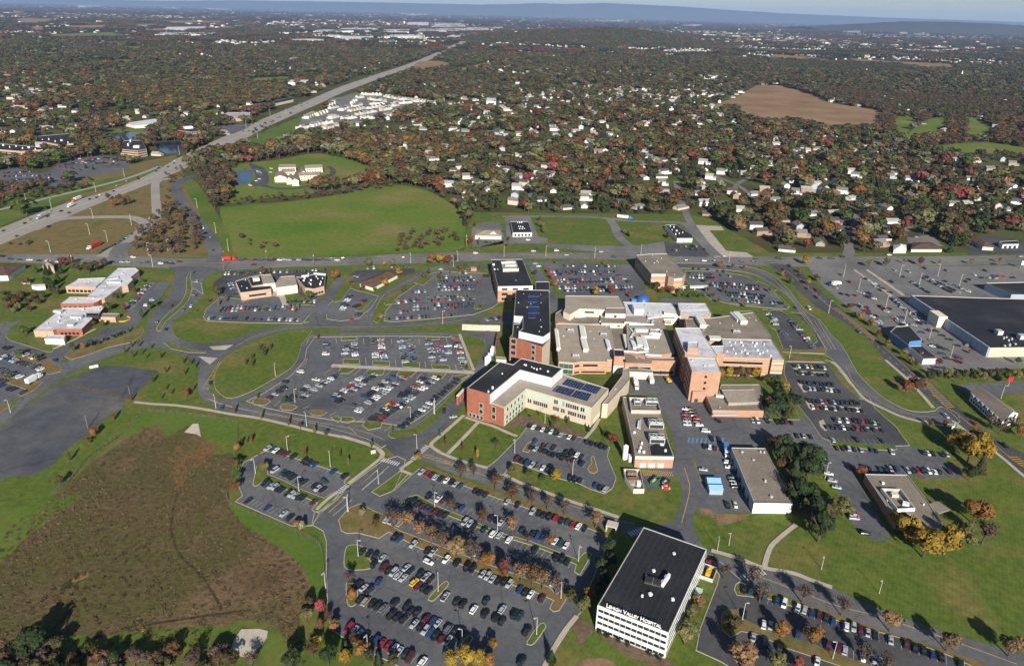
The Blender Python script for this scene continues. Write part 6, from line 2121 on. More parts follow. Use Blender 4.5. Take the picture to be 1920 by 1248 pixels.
def leaf_mesh(name, P, Nn, size, R):
    n = len(P)
    a = np.cross(Nn, np.array([[.31, .77, .55]]) + R.normal(0, .4, (n, 3)))
    a /= np.linalg.norm(a, axis=1)[:, None] + 1e-9
    b = np.cross(Nn, a)
    s = size * R.uniform(.6, 1.35, (n, 1)) / 2
    q = np.stack([P - a * s - b * s * .8, P + a * s - b * s * .6, P + a * s * .8 + b * s, P - a * s * .9 + b * s * .7], 1).reshape(-1, 3)
    me = bpy.data.meshes.new(name)
    me.from_pydata(q.tolist(), [], np.arange(4 * n).reshape(n, 4).tolist())
    me.materials.append(M['leaf'])
    return me


def crown_points(R, kind, n):
    if kind == 'conifer':
        z = 1 - np.sqrt(R.uniform(0, 1, n)) * .97
        ang = R.uniform(0, 2 * PI, n)
        tier = .75 + .35 * np.sin(z * 46 + R.uniform(0, 6)) * (1 - z)
        r = (1 - z) ** .85 * 2.5 * tier * R.uniform(.55, 1.05, n) + .12
        P = np.stack([r * np.cos(ang), r * np.sin(ang), z * 9.2 + .8], 1)
        N_ = np.stack([np.cos(ang), np.sin(ang), np.full(n, .55)], 1)
    elif kind == 'column':
        z = R.uniform(0, 1, n)
        ang = R.uniform(0, 2 * PI, n)
        r = 1.35 * np.sin(np.clip(z * 1.05, 0, 1) * PI) ** .6 * R.uniform(.6, 1.1, n)
        P = np.stack([r * np.cos(ang), r * np.sin(ang), z * 8.8 + 1.1], 1)
        N_ = np.stack([np.cos(ang), np.sin(ang), np.full(n, .4)], 1)
    else:
        wide = {'broad': (3.75, 3.5, 5.9), 'sparse': (3.5, 3.4, 6.2), 'bush': (4.2, 3.4, 4.2)}[kind]
        m = 13 if kind != 'sparse' else 16
        C = R.normal(0, 1, (m, 3))
        C /= np.linalg.norm(C, axis=1)[:, None]
        C *= R.uniform(.35, .8, (m, 1))
        C = C * np.array([wide[0], wide[0], wide[1]]) + np.array([0, 0, wide[2]])
        C[:, 2] = np.maximum(C[:, 2], (2.1 if kind == 'broad' else 2.6) if kind != 'bush' else 1.0)
        rad = R.uniform(1.0, 1.9, m)
        w = rad ** 2
        i = R.choice(m, n, p=w / w.sum())
        d = R.normal(0, 1, (n, 3))
        d /= np.linalg.norm(d, axis=1)[:, None]
        d[:, 2] = np.where(d[:, 2] < -.35, -d[:, 2], d[:, 2])
        P = C[i] + d * rad[i][:, None] * R.uniform(.72 if kind != 'sparse' else .2, 1.08, (n, 1))
        o = P - np.array([0, 0, wide[2] - 1])
        o /= np.linalg.norm(o, axis=1)[:, None]
        N_ = d * .55 + o * .55
    N_ = N_ + R.normal(0, .38, (n, 3))
    N_ /= np.linalg.norm(N_, axis=1)[:, None]
    return P, N_


def trunk_mesh(R, kind):
    V, F = [], []
    if kind == 'conifer' or kind == 'column':
        limb(V, F, (0, 0, 0), (0, 0, 8.5), .22, .04)
    elif kind == 'bush':
        for a in range(4):
            limb(V, F, (0, 0, 0), (1.6 * math.cos(a * 1.6), 1.6 * math.sin(a * 1.6), 3), .14, .05)
    else:
        limb(V, F, (0, 0, 0), (.1, 0, 3.4), .3, .22, 6)
        for a in range(7):
            th = a * 2.4
            rr = R.uniform(1.4, 2.4)
            q = (rr * math.cos(th), rr * math.sin(th), R.uniform(5.2, 7.8))
            limb(V, F, (.1, 0, 2.4 + a * .2), q, .16, .07, 4)
            for b in range(3):
                limb(V, F, q, (q[0] * R.uniform(1, 1.6) + R.uniform(-.6, .6), q[1] * R.uniform(1, 1.6) + R.uniform(-.6, .6), q[2] + R.uniform(.3, 1.8)), .07, .025, 3)
    me = bpy.data.meshes.new('trunk')
    me.from_pydata(V, [], F)
    me.materials.append(M['bark'])
    return me


def joined(name, a, b):
    V = [tuple(v.co) for v in a.vertices] + [tuple(v.co) for v in b.vertices]
    k = len(a.vertices)
    F = [tuple(p.vertices) for p in a.polygons] + [tuple(i + k for i in p.vertices) for p in b.polygons]
    me = bpy.data.meshes.new(name)
    me.from_pydata(V, [], F)
    me.materials.append(M['bark'])
    me.materials.append(M['leaf'])
    me.polygons.foreach_set('material_index', [0] * len(a.polygons) + [1] * len(b.polygons))
    return me


TREE = {}
for kind, nv, n, sz in (('broad', 4, 1000, .66), ('sparse', 4, 680, .46), ('conifer', 3, 900, .62), ('column', 2, 420, .55), ('bush', 3, 560, .8)):
    TREE[kind] = []
    for v in range(nv):
        R = np.random.default_rng(100 + v * 17 + len(kind))
        P, N_ = crown_points(R, kind, n)
        TREE[kind].append((trunk_mesh(R, kind), leaf_mesh('crown', P, N_, sz, R)))
LOW = []        # shapes of the far woods: 0-5 round, 6-8 thin, 9-11 conifer
for kind, nv, n, sz in (('broad', 6, 190, 1.45), ('sparse', 3, 150, .95), ('conifer', 3, 150, 1.25)):
    for v in range(nv):
        R = np.random.default_rng(300 + v * 13 + len(kind))
        P, N_ = crown_points(R, kind, n)
        tk, _ = bpy.data.meshes.new('x'), 0
        V, F = [], []
        limb(V, F, (0, 0, 0), (0, 0, 6), .3, .15, 4)
        tk.from_pydata(V, [], F)
        LOW.append(joined('far_tree', tk, leaf_mesh('far_crown', P, N_, sz, R)))
R = np.random.default_rng(77)
GROVE = []
for v in range(4):                 # a hundred-metre patch of distant wood
    n = 320
    xy = R.uniform(-1, 1, (70, 2)) * 48
    i = R.integers(0, 70, n)
    P = np.concatenate([xy[i] + R.normal(0, 3.2, (n, 2)), R.uniform(3, 10.5, (n, 1))], 1)
    N_ = R.normal(0, .5, (n, 3)) + np.array([0, -.25, .9])
    N_ /= np.linalg.norm(N_, axis=1)[:, None]
    GROVE.append(leaf_mesh('far_grove', P, N_, 7.0, R))

TINT = {'G': (.046, .072, .018), 'D': (.026, .040, .015), 'O': (.18, .088, .026), 'Y': (.215, .14, .02), 'R': (.145, .046, .028), 'P': (.24, .045, .055), 'B': (.095, .055, .026), 'W': (.080, .058, .046), 'L': (.115, .110, .042), 'T': (.165, .104, .052), 'S': (.15, .155, .095), 'K': (.058, .052, .022)}
TNAME = {'G': 'green', 'D': 'dark evergreen', 'O': 'orange', 'Y': 'golden yellow', 'R': 'rusty red', 'P': 'pinkish red', 'B': 'brown', 'W': 'bare', 'L': 'olive', 'T': 'tan', 'S': 'pale grey-green', 'K': 'dark olive'}
KINDN = {'broad': 'tree', 'sparse': 'thin tree', 'conifer': 'conifer', 'column': 'young tree', 'bush': 'bush'}
NAMEN = {'broad': 'broadleaf_tree', 'sparse': 'thin_tree', 'conifer': 'conifer_tree', 'column': 'young_tree', 'bush': 'bush'}
RT = random.Random(5)
ALLTREES = []      # near trees, each one a thing


def tree(p, kind, col, h, place):
    t = TINT[col]
    k = RT.uniform(.8, 1.2)
    ALLTREES.append(dict(p=Vector((p[0], p[1], 0)), kind=kind, col=col, h=h, place=place, tint=(t[0] * k * RT.uniform(.9, 1.1), t[1] * k, t[2] * k)))


def trees(c, s, place):
    """'x,y,KCh' : K kind letter (b broad s sparse c conifer n narrow u bush), C colour letter, h height"""
    kk = {'b': 'broad', 's': 'sparse', 'c': 'conifer', 'n': 'column', 'u': 'bush'}
    for q in s.split():
        x, y, d = q.split(',')
        tree(g(*cr(c, float(x), float(y))), kk[d[0]], d[1], float(d[2:]), place)


trees('B2', '290,192,sW12 365,205,sT12 432,248,sT11 505,278,sT11 570,312,sW11 650,352,bT11 738,375,sW12 822,408,bO9 915,455,bR9 1010,492,sT11 1075,512,sB11 1132,535,sT11 1205,560,sW11', 'on the south car park\'s tree strip')
trees('B2', '615,100,sW9 795,168,sB9 960,212,sT9 1175,288,sO7 120,122,bS5 195,192,sB6 60,595,bO6 52,520,sW8 855,868,bO5 1050,268,sW5', 'on the south car park\'s islands')
trees('L2', '675,897,sW10 745,880,sW8 865,955,sB10 555,655,nG4', 'on the verge of the hospital drive')
trees('B2', '1075,55,sW9 1160,85,sW9 1255,112,sW9 1430,185,sT9 960,25,sB9', 'on the verge of the hospital drive')
trees('L2', '1205,912,bY8 962,868,bL6 1050,885,bG5 1130,900,uG3', 'below the car park under the L-shaped wing')
trees('L2', '1185,605,cD6 1210,590,sR6 1275,590,nB6 1388,628,cD5 1480,655,cD6 1520,695,bR7 1110,540,nG4 1040,520,uK2 1060,550,uK2 1000,540,uK2', 'in the planting beneath the L-shaped wing')
trees('L2', '588,705,nR5 685,735,nR5 765,775,nY6 870,722,sW6 740,800,uG2', 'on the lawns by the red brick corner')
trees('L2', '40,815,nL5 172,718,nG5 430,790,bY5 290,630,nG4 -5,770,nG4', 'near the main campus crossing')
trees('L1', '1320,525,nB6 1470,560,nL6 1625,595,nB6 1690,615,sW5 1772,642,nL6 1838,660,sW5 1390,690,nG4 1335,745,bO6 1332,835,bK7 1340,905,bG6 1330,960,bR6 1490,855,bL6 1415,690,nB5 1720,770,nB5 1360,705,nK5', 'around the west car park\'s lawn')
trees('L1', '705,185,nK5 750,210,nK5 800,192,nG5 825,215,nK4 742,152,nB5 782,150,nB5 850,160,nB4 905,215,nB5 1032,245,nB5 1075,252,nB5 1102,268,nG5 935,297,nK5 860,352,nK6 1040,308,nB5 1050,435,bR6 935,392,nR4 910,443,nK4 965,418,nK4 1085,400,nR5', 'on the lawn beside the disused lot')
trees('L1', '740,455,nB5 640,565,nB6 535,655,bO6 395,792,nK6 340,930,bK6 500,690,uB3', 'along the edge of the disused paved lot')
trees('L1', '415,178,bG7 472,165,bO6 517,148,bG6 725,70,nG5 560,140,nB5 660,95,nG5', 'on the grass strip below the medical centre')
trees('L1', '1465,172,nK6 1492,205,nK7 1525,165,nK5 1422,222,nK5 1385,252,nK5 1422,262,nK6 1480,180,nK5', 'in the clump on the big west lawn')
trees('L1', '1790,110,nB5 1600,470,bG5 1450,440,nB4', 'at the edge of the front car parks')
trees('B1', '210,905,bD13 330,890,bK8 40,985,bB9 130,965,bW8 250,975,bW8 420,970,sB7 560,965,sB6 650,965,bD7 760,960,sW8 880,960,sB7 960,965,uY4 1100,955,sW8 1230,960,sB7 1640,985,bD10 1850,960,bD10 1760,915,sB7 1420,960,sW7 170,890,bD11', 'in the dark wood at the bottom left corner')
trees('B1', ' '.join(f'{10 + (k * 83) % 1290},{905 + (k * 37) % 110},u{"WKBWK"[k % 5]}{3 + k % 4}' for k in range(34)) + ' 60,1030,bD9 190,1040,bK9 420,1045,bD9 300,1050,bD9', 'in the dark wood at the bottom left corner')
trees('B1', '1800,665,bP7 1730,720,bL7 1800,760,bB6 1850,720,sB6 1700,205,bS6 1672,185,bO5 1880,770,bO6 1740,640,bK6 1790,850,bY5', 'between the marsh and the south car park')
trees('B2', '30,905,cD8 20,950,bY7 110,900,bO7 210,960,cD7 60,830,uB4 160,940,bK6 290,970,bK6 700,965,bY9 770,975,bY9 830,965,bO7 620,965,bY7', 'below the south car park\'s bottom edge')
trees('B2', '1355,660,bL8 1392,600,bO7 1462,440,bD9 1502,335,bD9 1472,515,bD9 1440,580,bD8 1515,410,bD8 1180,945,cD7 1290,600,bK6', 'against the west wall of the white office block')
trees('B2', '1450,785,uD2 1498,803,uD2 1555,828,uD2 1608,850,uD2 1735,905,uD2 1787,930,uD2', 'in the mulch bed before the white office block')
trees('C1', '990,775,bT7 935,860,bL7 880,1075,bL9 960,800,uG4 900,880,uK3', 'beside the white office block\'s east wall')
trees('B3', '430,600,sW10 670,605,sW10 890,675,sW10 550,800,bO8 730,840,bO9 330,970,bT12 520,975,bL8 640,985,bR7 272,745,uK6 1160,765,bT10 1480,875,bT10 1830,905,bT10 390,495,sW9 1010,935,sW9 1130,1000,sW9 230,470,sW8 25,800,bL9 60,690,bR6', 'in and along the south-east car park')
trees('B3', '1350,350,bY15 1240,250,bY14 1440,335,bY14 1570,295,bL14 1630,160,bO14 1680,275,sW14 1300,300,bY12 1500,300,bY13 1200,200,bY11', 'in the yellow grove beside the clinic')
trees('B3', '760,262,bD17 720,165,bD16 790,195,cK15 640,70,bD17 700,65,bD16 830,130,cK14 900,115,bL11 600,40,bD12', 'in the pine bank right of the white warehouse')
trees('L3', '560,755,bD13 590,800,bD13 655,865,cD16 700,905,bD16 720,835,bD15 500,745,bB10 560,850,bB10 620,910,cD15 530,800,bD13 680,790,bD12', 'in the pine bank right of the white warehouse')
trees('L3', '490,555,bD13 540,545,bD13 590,545,cK13 630,505,bD12 520,490,bD13 600,470,cK13 470,500,bB9 560,510,bD12', 'in the dark grove beside the annex')
trees('L3', '540,405,bG8 465,365,bG8 520,375,bG8 572,402,bY7 255,330,bY9 300,332,bB9 360,332,bB8 205,332,bY8 412,330,bY8 330,320,bL8', 'between the ward block and the annex')
trees('L3', '1250,418,bR10 1312,405,bB10 1290,380,bB8 1000,885,bR7 1470,605,bR5 1385,600,bB5', 'beside the perimeter road\'s end')
trees('L3', '1600,800,bY16 1560,750,bY14 1660,765,bY15 1640,720,bY13 1665,865,cK13 1610,905,bD9 1500,740,bY11 1700,800,bY13', 'in the big golden group beside the avenue')
trees('L3', '1240,205,bT7 1150,155,bO7 1185,120,bT6 1275,245,bT6 1100,95,bB6 1310,265,bB5 1440,252,bR5 1060,40,bO6 1615,190,bO4 1330,220,bB6', 'on the avenue\'s planted strip')
trees('L3', ' '.join(f'{1385 + k * 48},{345 - (k % 3) * 8},b{"KGLK"[k % 4]}8' for k in range(12)), 'in the long hedge below the mall car park')
trees('L3', '1720,610,sW10 1840,625,sW10 1900,665,bO9 1780,640,sW8 1880,250,bG6', 'before the brown-roofed apartments')
trees('M3', '560,655,bT6 590,690,bL5 610,700,bL6 700,705,bY7 660,640,bT6 745,675,bB6 770,690,bL7 690,590,bY10 940,840,bB6 1000,900,bT7 1055,935,bT7 960,880,bL5', 'on the avenue\'s planted strip')
trees('M3', '1045,605,bL9 1140,600,bL9 1335,595,bB9 1440,590,sT6 1620,590,sT7 1780,580,sT7 1245,585,sT6', 'along the mall edge of the cross road')
trees('M2', '505,590,bO12 555,592,bY12 600,588,bR9 640,575,sW8', 'in the bright clump beside the cross road')
trees('M2', '155,600,bL9 290,605,bL9 325,650,bY8 245,715,bY8 240,600,bY6 190,740,bG4 120,735,bB6', 'around the brown hip-roofed clinic')
trees('M2', '465,665,bB6 492,645,bG6 355,745,bB6 225,905,bT6 310,775,nB4 850,700,nG4 745,820,sW4 665,620,uB5 700,610,uG5 770,620,bK5 775,700,bR4 550,668,bR5 790,840,sW5', 'around the lot left of the black office')
trees('M2', '1430,765,bY9 1515,760,bR9 1160,640,bP6 1182,675,bP6 1202,715,bO6 1092,650,bK6 1620,775,bR5 1470,590,nK5 1200,585,nK5', 'around the lot north of the hospital')
trees('M2', '1770,740,bK9 1800,755,bB7 1850,755,bO8 1900,760,bG7 1740,720,bK7', 'below the pink-banded office')
trees('D4', '670,600,bG6 740,590,bG6 800,600,bG6 860,590,bG6 910,600,bG6 1000,540,sB7 1050,600,sB6 1120,660,sB6 970,590,bL5 770,520,bK6 980,430,bK6 1175,540,bB6 1415,700,bL5 1690,530,bK5 1135,260,bO8 1275,270,sB6 1415,275,bO5', 'among the shrubs south-east of the pink-banded office')
trees('M2', '720,475,nR9 735,470,nR8 775,480,nL9 940,455,bG5 935,490,bG5 1110,375,sL8 1130,390,sL9 1140,415,sL9 1120,350,sL8 1840,445,bB8 1625,435,bL8 1590,415,bL6 750,375,bK5 690,350,bK5 720,330,bK6 810,440,uG3', 'around the restaurant and showroom')
trees('M1', '640,265,bO11 690,262,bB11 722,252,bB11 610,225,bB9 670,235,bB10', 'in the clump on the highway ramp')
trees('M1', '1225,765,bK10 1880,680,bO11 1480,645,bB8 1745,795,bG10 1690,745,nL6 1230,820,nL6 1275,800,nL7 1680,840,nL6 1660,860,sO5 1700,800,bL5 1100,770,nG4 1110,850,uG2 1180,800,uR3 1750,820,bL5 1520,625,nG5', 'around the surgery centre')
trees('M1', '355,605,bR10 395,590,bR9 440,630,bK11 500,640,bK11 545,625,bK10 590,600,bW8 200,640,bG8 275,720,bD10 300,740,cD12 330,690,cD11 240,785,bK7 320,770,bK9 265,650,cD11 345,640,cD10 150,700,uW6 390,720,bG5', 'in the dark grove left of the medical centre')
trees('M1', '615,855,bG9 655,785,bG6 800,890,nG9 845,845,bG6 882,825,bG6 700,850,bR6 680,780,nG7 760,750,bW6 810,690,bG4 580,940,bG6 530,935,bB5', 'beside the medical centre')
trees('L1', '140,95,bG9 60,340,bG6 210,225,bG5 120,205,bG6 370,75,uB2', 'below the medical centre')
trees('D7', '500,430,bP5 560,440,bP5 620,450,bR5 680,460,bR5 740,440,cD8 800,450,cD8 880,400,bT7 950,410,bT7 1000,420,bT6 1120,400,bO7 780,380,bR6 540,560,bR6 280,560,bB6 340,560,bB6', 'round the office lots by the pond')
trees('M1', ' '.join(f'{20 + (k * 37) % 210},{760 + (k * 23) % 100},u{"KKBLB"[k % 5]}{4 + k % 3}' for k in range(16)), 'in the thicket at the left edge')

# ---------------------------------------------------------------- where wild trees and houses may stand
MASK = np.zeros((1248, 1920), bool)


def fill_mask(mask, P):
    ys = [p[1] for p in P]
    for y in range(max(0, int(min(ys))), min(1247, int(max(ys))) + 1):
        xs = []
        for i in range(len(P)):
            (x0, y0), (x1, y1) = P[i - 1], P[i]
            if (y0 <= y + .5) != (y1 <= y + .5):
                xs.append(x0 + (y + .5 - y0) * (x1 - x0) / (y1 - y0))
        xs.sort()
        for a, b in zip(xs[::2], xs[1::2]):
            mask[y, max(0, int(a)):max(0, min(1920, int(b) + 1))] = True


for P in BLOCK:
    fill_mask(MASK, P)
for P in NOBUILD:
    if max(p.y for p in P) > 640:
        for k in (8, 16, 24):
            fill_mask(MASK, [to_px((p.x * (1 - k / p.y), p.y - k, 0)) for p in P])
    fill_mask(MASK, [to_px((p.x, p.y, 0)) for p in P])
    fill_mask(MASK, [to_px((p.x, p.y, 3)) for p in P])


def grid(cam_y0, cam_y1, step):
    """jittered world positions inside the view between two distances"""
    out = []
    Y = np.arange(cam_y0, cam_y1, step)
    for y in Y:
        half = y * .735 + 60
        x = np.arange(-half, half, step)
        j = rng.uniform(-.45, .45, (len(x), 2)) * step
        out.append(np.stack([x + j[:, 0] + y * .0, np.full(len(x), y) + j[:, 1]], 1))
    return np.concatenate(out)


def px_arr(P, z=0):
    D = np.concatenate([P, np.full((len(P), 1), z)], 1) - np.array([0, 0, CAM_H])
    f, r_, u_ = np.array(FWD), np.array(RGT), np.array(UPV)
    d = D @ f
    return np.stack([960 + FPX * (D @ r_) / d, 624 - FPX * (D @ u_) / d], 1)


def in_view(Q):
    return (Q[:, 0] > -40) & (Q[:, 0] < 1960) & (Q[:, 1] > -10) & (Q[:, 1] < 1250)


def masked(Q, mask):
    x = np.clip(Q[:, 0].astype(int), 0, 1919)
    y = np.clip(Q[:, 1].astype(int), 0, 1247)
    return mask[y, x]


def poly_mask(c, *ss):
    m = np.zeros((1248, 1920), bool)
    for s in ss:
        fill_mask(m, pts(c, s))
    return m


def vnoise(P, s, seed):
    """smooth value noise"""
    r = np.random.default_rng(seed)
    T = r.uniform(0, 1, (64, 64))
    q = P / s + 1000
    i = np.floor(q).astype(int)
    f = q - i
    f = f * f * (3 - 2 * f)
    a = T[i[:, 0] % 64, i[:, 1] % 64]
    b = T[(i[:, 0] + 1) % 64, i[:, 1] % 64]
    c = T[i[:, 0] % 64, (i[:, 1] + 1) % 64]
    d = T[(i[:, 0] + 1) % 64, (i[:, 1] + 1) % 64]
    return (a * (1 - f[:, 0]) + b * f[:, 0]) * (1 - f[:, 1]) + (c * (1 - f[:, 0]) + d * f[:, 0]) * f[:, 1]

# ---------------------------------------------------------------- houses
HOUSES = []         # (x, y, rot, w, d, h, wallcol, roof)
def add_house(p, rot, big=1.0):
    HOUSES.append((p[0], p[1], rot, RT.uniform(10, 15) * big, RT.uniform(7.5, 9.5) * big, RT.choice((3.0, 3.2, 5.6, 5.8)), RT.choices(range(5), [52, 22, 12, 9, 5])[0], RT.choices(range(3), [46, 30, 24])[0]))

near = [('M2', '485,110 520,45 600,150 545,120 630,75 700,105 760,125 830,155 985,165 975,210 1110,75 1185,95 1265,120 1190,180 1400,135 1375,195 1610,165 1632,190 1800,140 1815,185 1790,100 1235,25 1390,40 1470,50 740,75 330,30 415,15 885,35 1010,20 1080,20 1700,40 1880,20 660,50 1830,205'),
        ('M3', '85,195 115,255 130,310 290,215 320,295 405,385 435,420 575,345 515,230 530,290 575,160 690,180 785,190 840,305 845,360 820,395 1145,275 1055,335 1275,375 1335,190 1325,225 1435,320 1515,265 1585,250 1710,205 1800,180 1455,155 1275,120 1160,105 945,75 770,20 770,110 405,15 320,35 395,50 475,30 250,65 225,105 330,80 570,510 660,430 765,475 1095,485 1115,450 955,115 1050,20 1640,170 1760,270 1860,250 620,60 120,60 560,60 1390,300 905,400'),
        ('T2', '790,830 900,800 985,790 1060,770 1190,735 1285,770 1330,815 1400,830 1440,865 1380,845 1730,820 1840,830 1310,475 600,660 500,875 420,915 610,860 1040,595 1000,620 1160,615 1240,540 1460,690 1490,720 1350,670 1410,655 660,345 710,350 750,310 930,625 880,550 1580,590 1630,600 1700,520 1650,530 720,620 980,550 1070,590 1300,640 1480,860 1540,850'),
        ('T3', '440,750 520,790 580,830 640,850 530,860 430,880 320,900 400,910 480,930 300,860 350,875 660,835 690,860 850,860 950,850 1060,855 1180,865 920,870 1070,915 770,930 650,475 690,480 715,505 835,575 1660,650 560,560 30,500 60,520 190,490 260,490 30,560 120,580 210,750 280,760 370,770 1300,875 520,815 1500,495')]
for c, s in near:
    for q in s.split():
        x, y = map(float, q.split(','))
        add_house(g(*cr(c, x, y)), RT.choice((.15, .1, -.1, 1.6, .3)) + RT.uniform(-.2, .2))
def open_ground(h):
    x, y = to_px((h[0], h[1], 0))
    return not MASK[int(min(1247, max(0, y))), int(min(1919, max(0, x)))]
HOUSES = [h for h in HOUSES if open_ground(h)]
# townhouse rows beside the highway
for s, n in (('60,650 180,640', 2), ('190,610 350,590', 3), ('370,575 620,520', 6), ('640,500 740,475', 3), ('760,470 910,450', 4), ('340,495 470,480', 3), ('500,470 640,430', 4), ('640,440 730,430', 3), ('440,380 540,330', 4), ('560,350 690,300', 4), ('710,380 800,360', 3), ('850,390 990,370', 4), ('1000,340 1220,300', 6), ('930,300 1100,260', 5),
             ('1140,270 1300,240', 4), ('1070,385 1180,375', 3), ('1280,375 1400,340', 4), ('1420,330 1560,290', 4), ('1580,285 1700,260', 4), ('1700,255 1900,210', 6), ('1400,220 1620,200', 6), ('1300,260 1480,230', 5), ('1060,110 1300,115', 6), ('1140,160 1340,190', 6), ('1320,130 1500,165', 5), ('1500,165 1700,190', 6), ('1700,180 1890,220', 6), ('690,240 770,200', 3), ('700,270 800,250', 3), ('950,220 1010,170', 3), ('960,250 1070,235', 3), ('1160,220 1300,215', 4), ('1280,290 1400,270', 4), ('1010,150 1080,140', 2), ('830,290 920,260', 3)):
    P = W('H2', s)
    for k in range(n):
        q = P[0].lerp(P[1], (k + .5) / n)
        d = P[1] - P[0]
        HOUSES.append((q.x, q.y, math.atan2(d.y, d.x) + RT.choice((0, 0, PI / 2)), RT.uniform(8.5, 11), RT.uniform(7.5, 9), 6.0, RT.choice((0, 0, 0, 1)), RT.choice((0, 0, 1, 2))))
nh0 = len(HOUSES)
# suburbs: denser and thinner quarters
dense = poly_mask('T1', '420,210 950,215 920,250 560,250', '870,290 1250,290 1330,330 880,330', '980,360 1500,350 1540,410 1200,425 1000,400', '1380,270 1640,270 1700,300 1400,320', '0,190 240,195 240,225 0,225', '0,285 300,290 450,330 0,330', '470,55 900,55 900,80 470,75') | poly_mask('T2', '880,350 1310,330 1320,370 900,410', '1500,260 1920,270 1920,330 1500,310', '1400,420 1880,420 1880,460 1400,450', '0,100 330,95 330,125 0,125', '1000,520 1900,480 1900,560 1000,600') | poly_mask('T3', '0,460 330,465 200,500 0,590', '1240,270 1920,290 1920,350 1300,320', '350,270 900,250 1200,290 850,290 400,300')
thin = poly_mask('F', '640,150 1300,140 1400,160 1380,200 1340,215 1400,240 1660,270 1920,300 1920,470 1560,440 1290,405 900,395 780,330 700,270 800,200', '0,140 220,150 500,200 420,240 0,250')
Gp = grid(800, 2400, 31)
Q = px_arr(Gp)
ok = in_view(Q) & ~masked(Q, MASK)
pr = np.where(masked(Q, dense), .95, np.where(masked(Q, thin), .36, .12))
pr = np.where((Q[:, 0] < 720) & (Q[:, 1] > 295), 0, pr)
for p in Gp[ok & (rng.uniform(0, 1, len(Gp)) < pr)]:
    if dense is not None and all((p[0] - h[0]) ** 2 + (p[1] - h[1]) ** 2 > 500 for h in HOUSES[:nh0]):
        add_house(p, RT.choice((.2, .5, 1.7, -.3)) + RT.uniform(-.2, .2))
WALLS = [((.62, .61, .58), 'white'), ((.50, .45, .36), 'cream'), ((.30, .20, .15), 'brick'), ((.34, .37, .40), 'pale blue'), ((.28, .26, .22), 'brown')]
ROOFS = [('grey', plain('grey_shingle', (.17, .158, .148), .9, .15, amt=.15)), ('dark', plain('dark_shingle', (.075, .07, .07), .9, .15, amt=.15)), ('pale', plain('pale_shingle', (.30, .28, .25), .9, .15, amt=.15))]


def house_meshes(w, d, h, roof):
    x, y = w / 2, d / 2
    rise = d * .3
    Vw = [(-x, -y, 0), (x, -y, 0), (x, y, 0), (-x, y, 0), (-x, -y, h), (x, -y, h), (x, y, h), (-x, y, h), (-x, 0, h + rise), (x, 0, h + rise)]
    Fw = [(0, 1, 5, 4), (1, 2, 6, 9, 5), (2, 3, 7, 6), (3, 0, 4, 8, 7)]
    e = .5
    Vr, Fr = [], []
    for s in (-1, 1):
        k = len(Vr)
        Vr += [(-x - e, s * (y + e), h - e * .6), (x + e, s * (y + e), h - e * .6), (x + e, 0, h + rise + .05), (-x - e, 0, h + rise + .05)]
        Vr += [(a, b, c + .22) for a, b, c in Vr[k:k + 4]]
        o = (k, k + 1, k + 2, k + 3)
        t = (k + 4, k + 5, k + 6, k + 7)
        Fr += [o if s > 0 else o[::-1], t if s < 0 else t[::-1], (k, k + 1, k + 5, k + 4), (k + 1, k + 2, k + 6, k + 5), (k + 3, k, k + 4, k + 7)]
    # a lower garage wing makes the outline less like a toy
    k = len(Vw)
    gx0, gx1, gy0, gy1, gh = x, x + 4.8, -y + .4, y - 1.6, min(h, 2.8)
    Vw += [(gx0, gy0, 0), (gx1, gy0, 0), (gx1, gy1, 0), (gx0, gy1, 0), (gx0, gy0, gh), (gx1, gy0, gh), (gx1, gy1, gh), (gx0, gy1, gh), (gx1, (gy0 + gy1) / 2, gh + 1.3)]
    Fw += [(k, k + 1, k + 5, k + 4), (k + 1, k + 2, k + 6, k + 8, k + 5), (k + 2, k + 3, k + 7, k + 6)]
    k = len(Vr)
    gm = (gy0 + gy1) / 2
    Vr += [(gx0, gy0 - .4, gh - .2), (gx1 + .4, gy0 - .4, gh - .2), (gx1 + .4, gm, gh + 1.5), (gx0, gm, gh + 1.5), (gx0, gy1 + .4, gh - .2), (gx1 + .4, gy1 + .4, gh - .2)]
    Fr += [(k, k + 1, k + 2, k + 3), (k + 3, k + 2, k + 5, k + 4)]
    V3, F3, _m = [], [], []
    for i in range(-1, 2):
        for s in (-1, 1):
            box_geo(V3, F3, _m, (i * w * .28, s * y), 1.5, .12, 1.0, 2.2)
            if h > 4:
                box_geo(V3, F3, _m, (i * w * .28, s * y), 1.4, .12, 3.7, 4.9)
    V4, F4 = [], []
    box_geo(V4, F4, _m, (-x * .4, .9), .9, .9, h, h + rise + .9)
    out = []
    for nm, V, F, mt in (('wall', Vw, Fw, M['wall_tint']), ('roof', Vr, Fr, ROOFS[roof][1]), ('window', V3, F3, M['glass']), ('chimney', V4, F4, M['brick_red'])):
        me = bpy.data.meshes.new(nm)
        me.from_pydata(V, [], F)
        me.materials.append(mt)
        out.append(me)
    return out


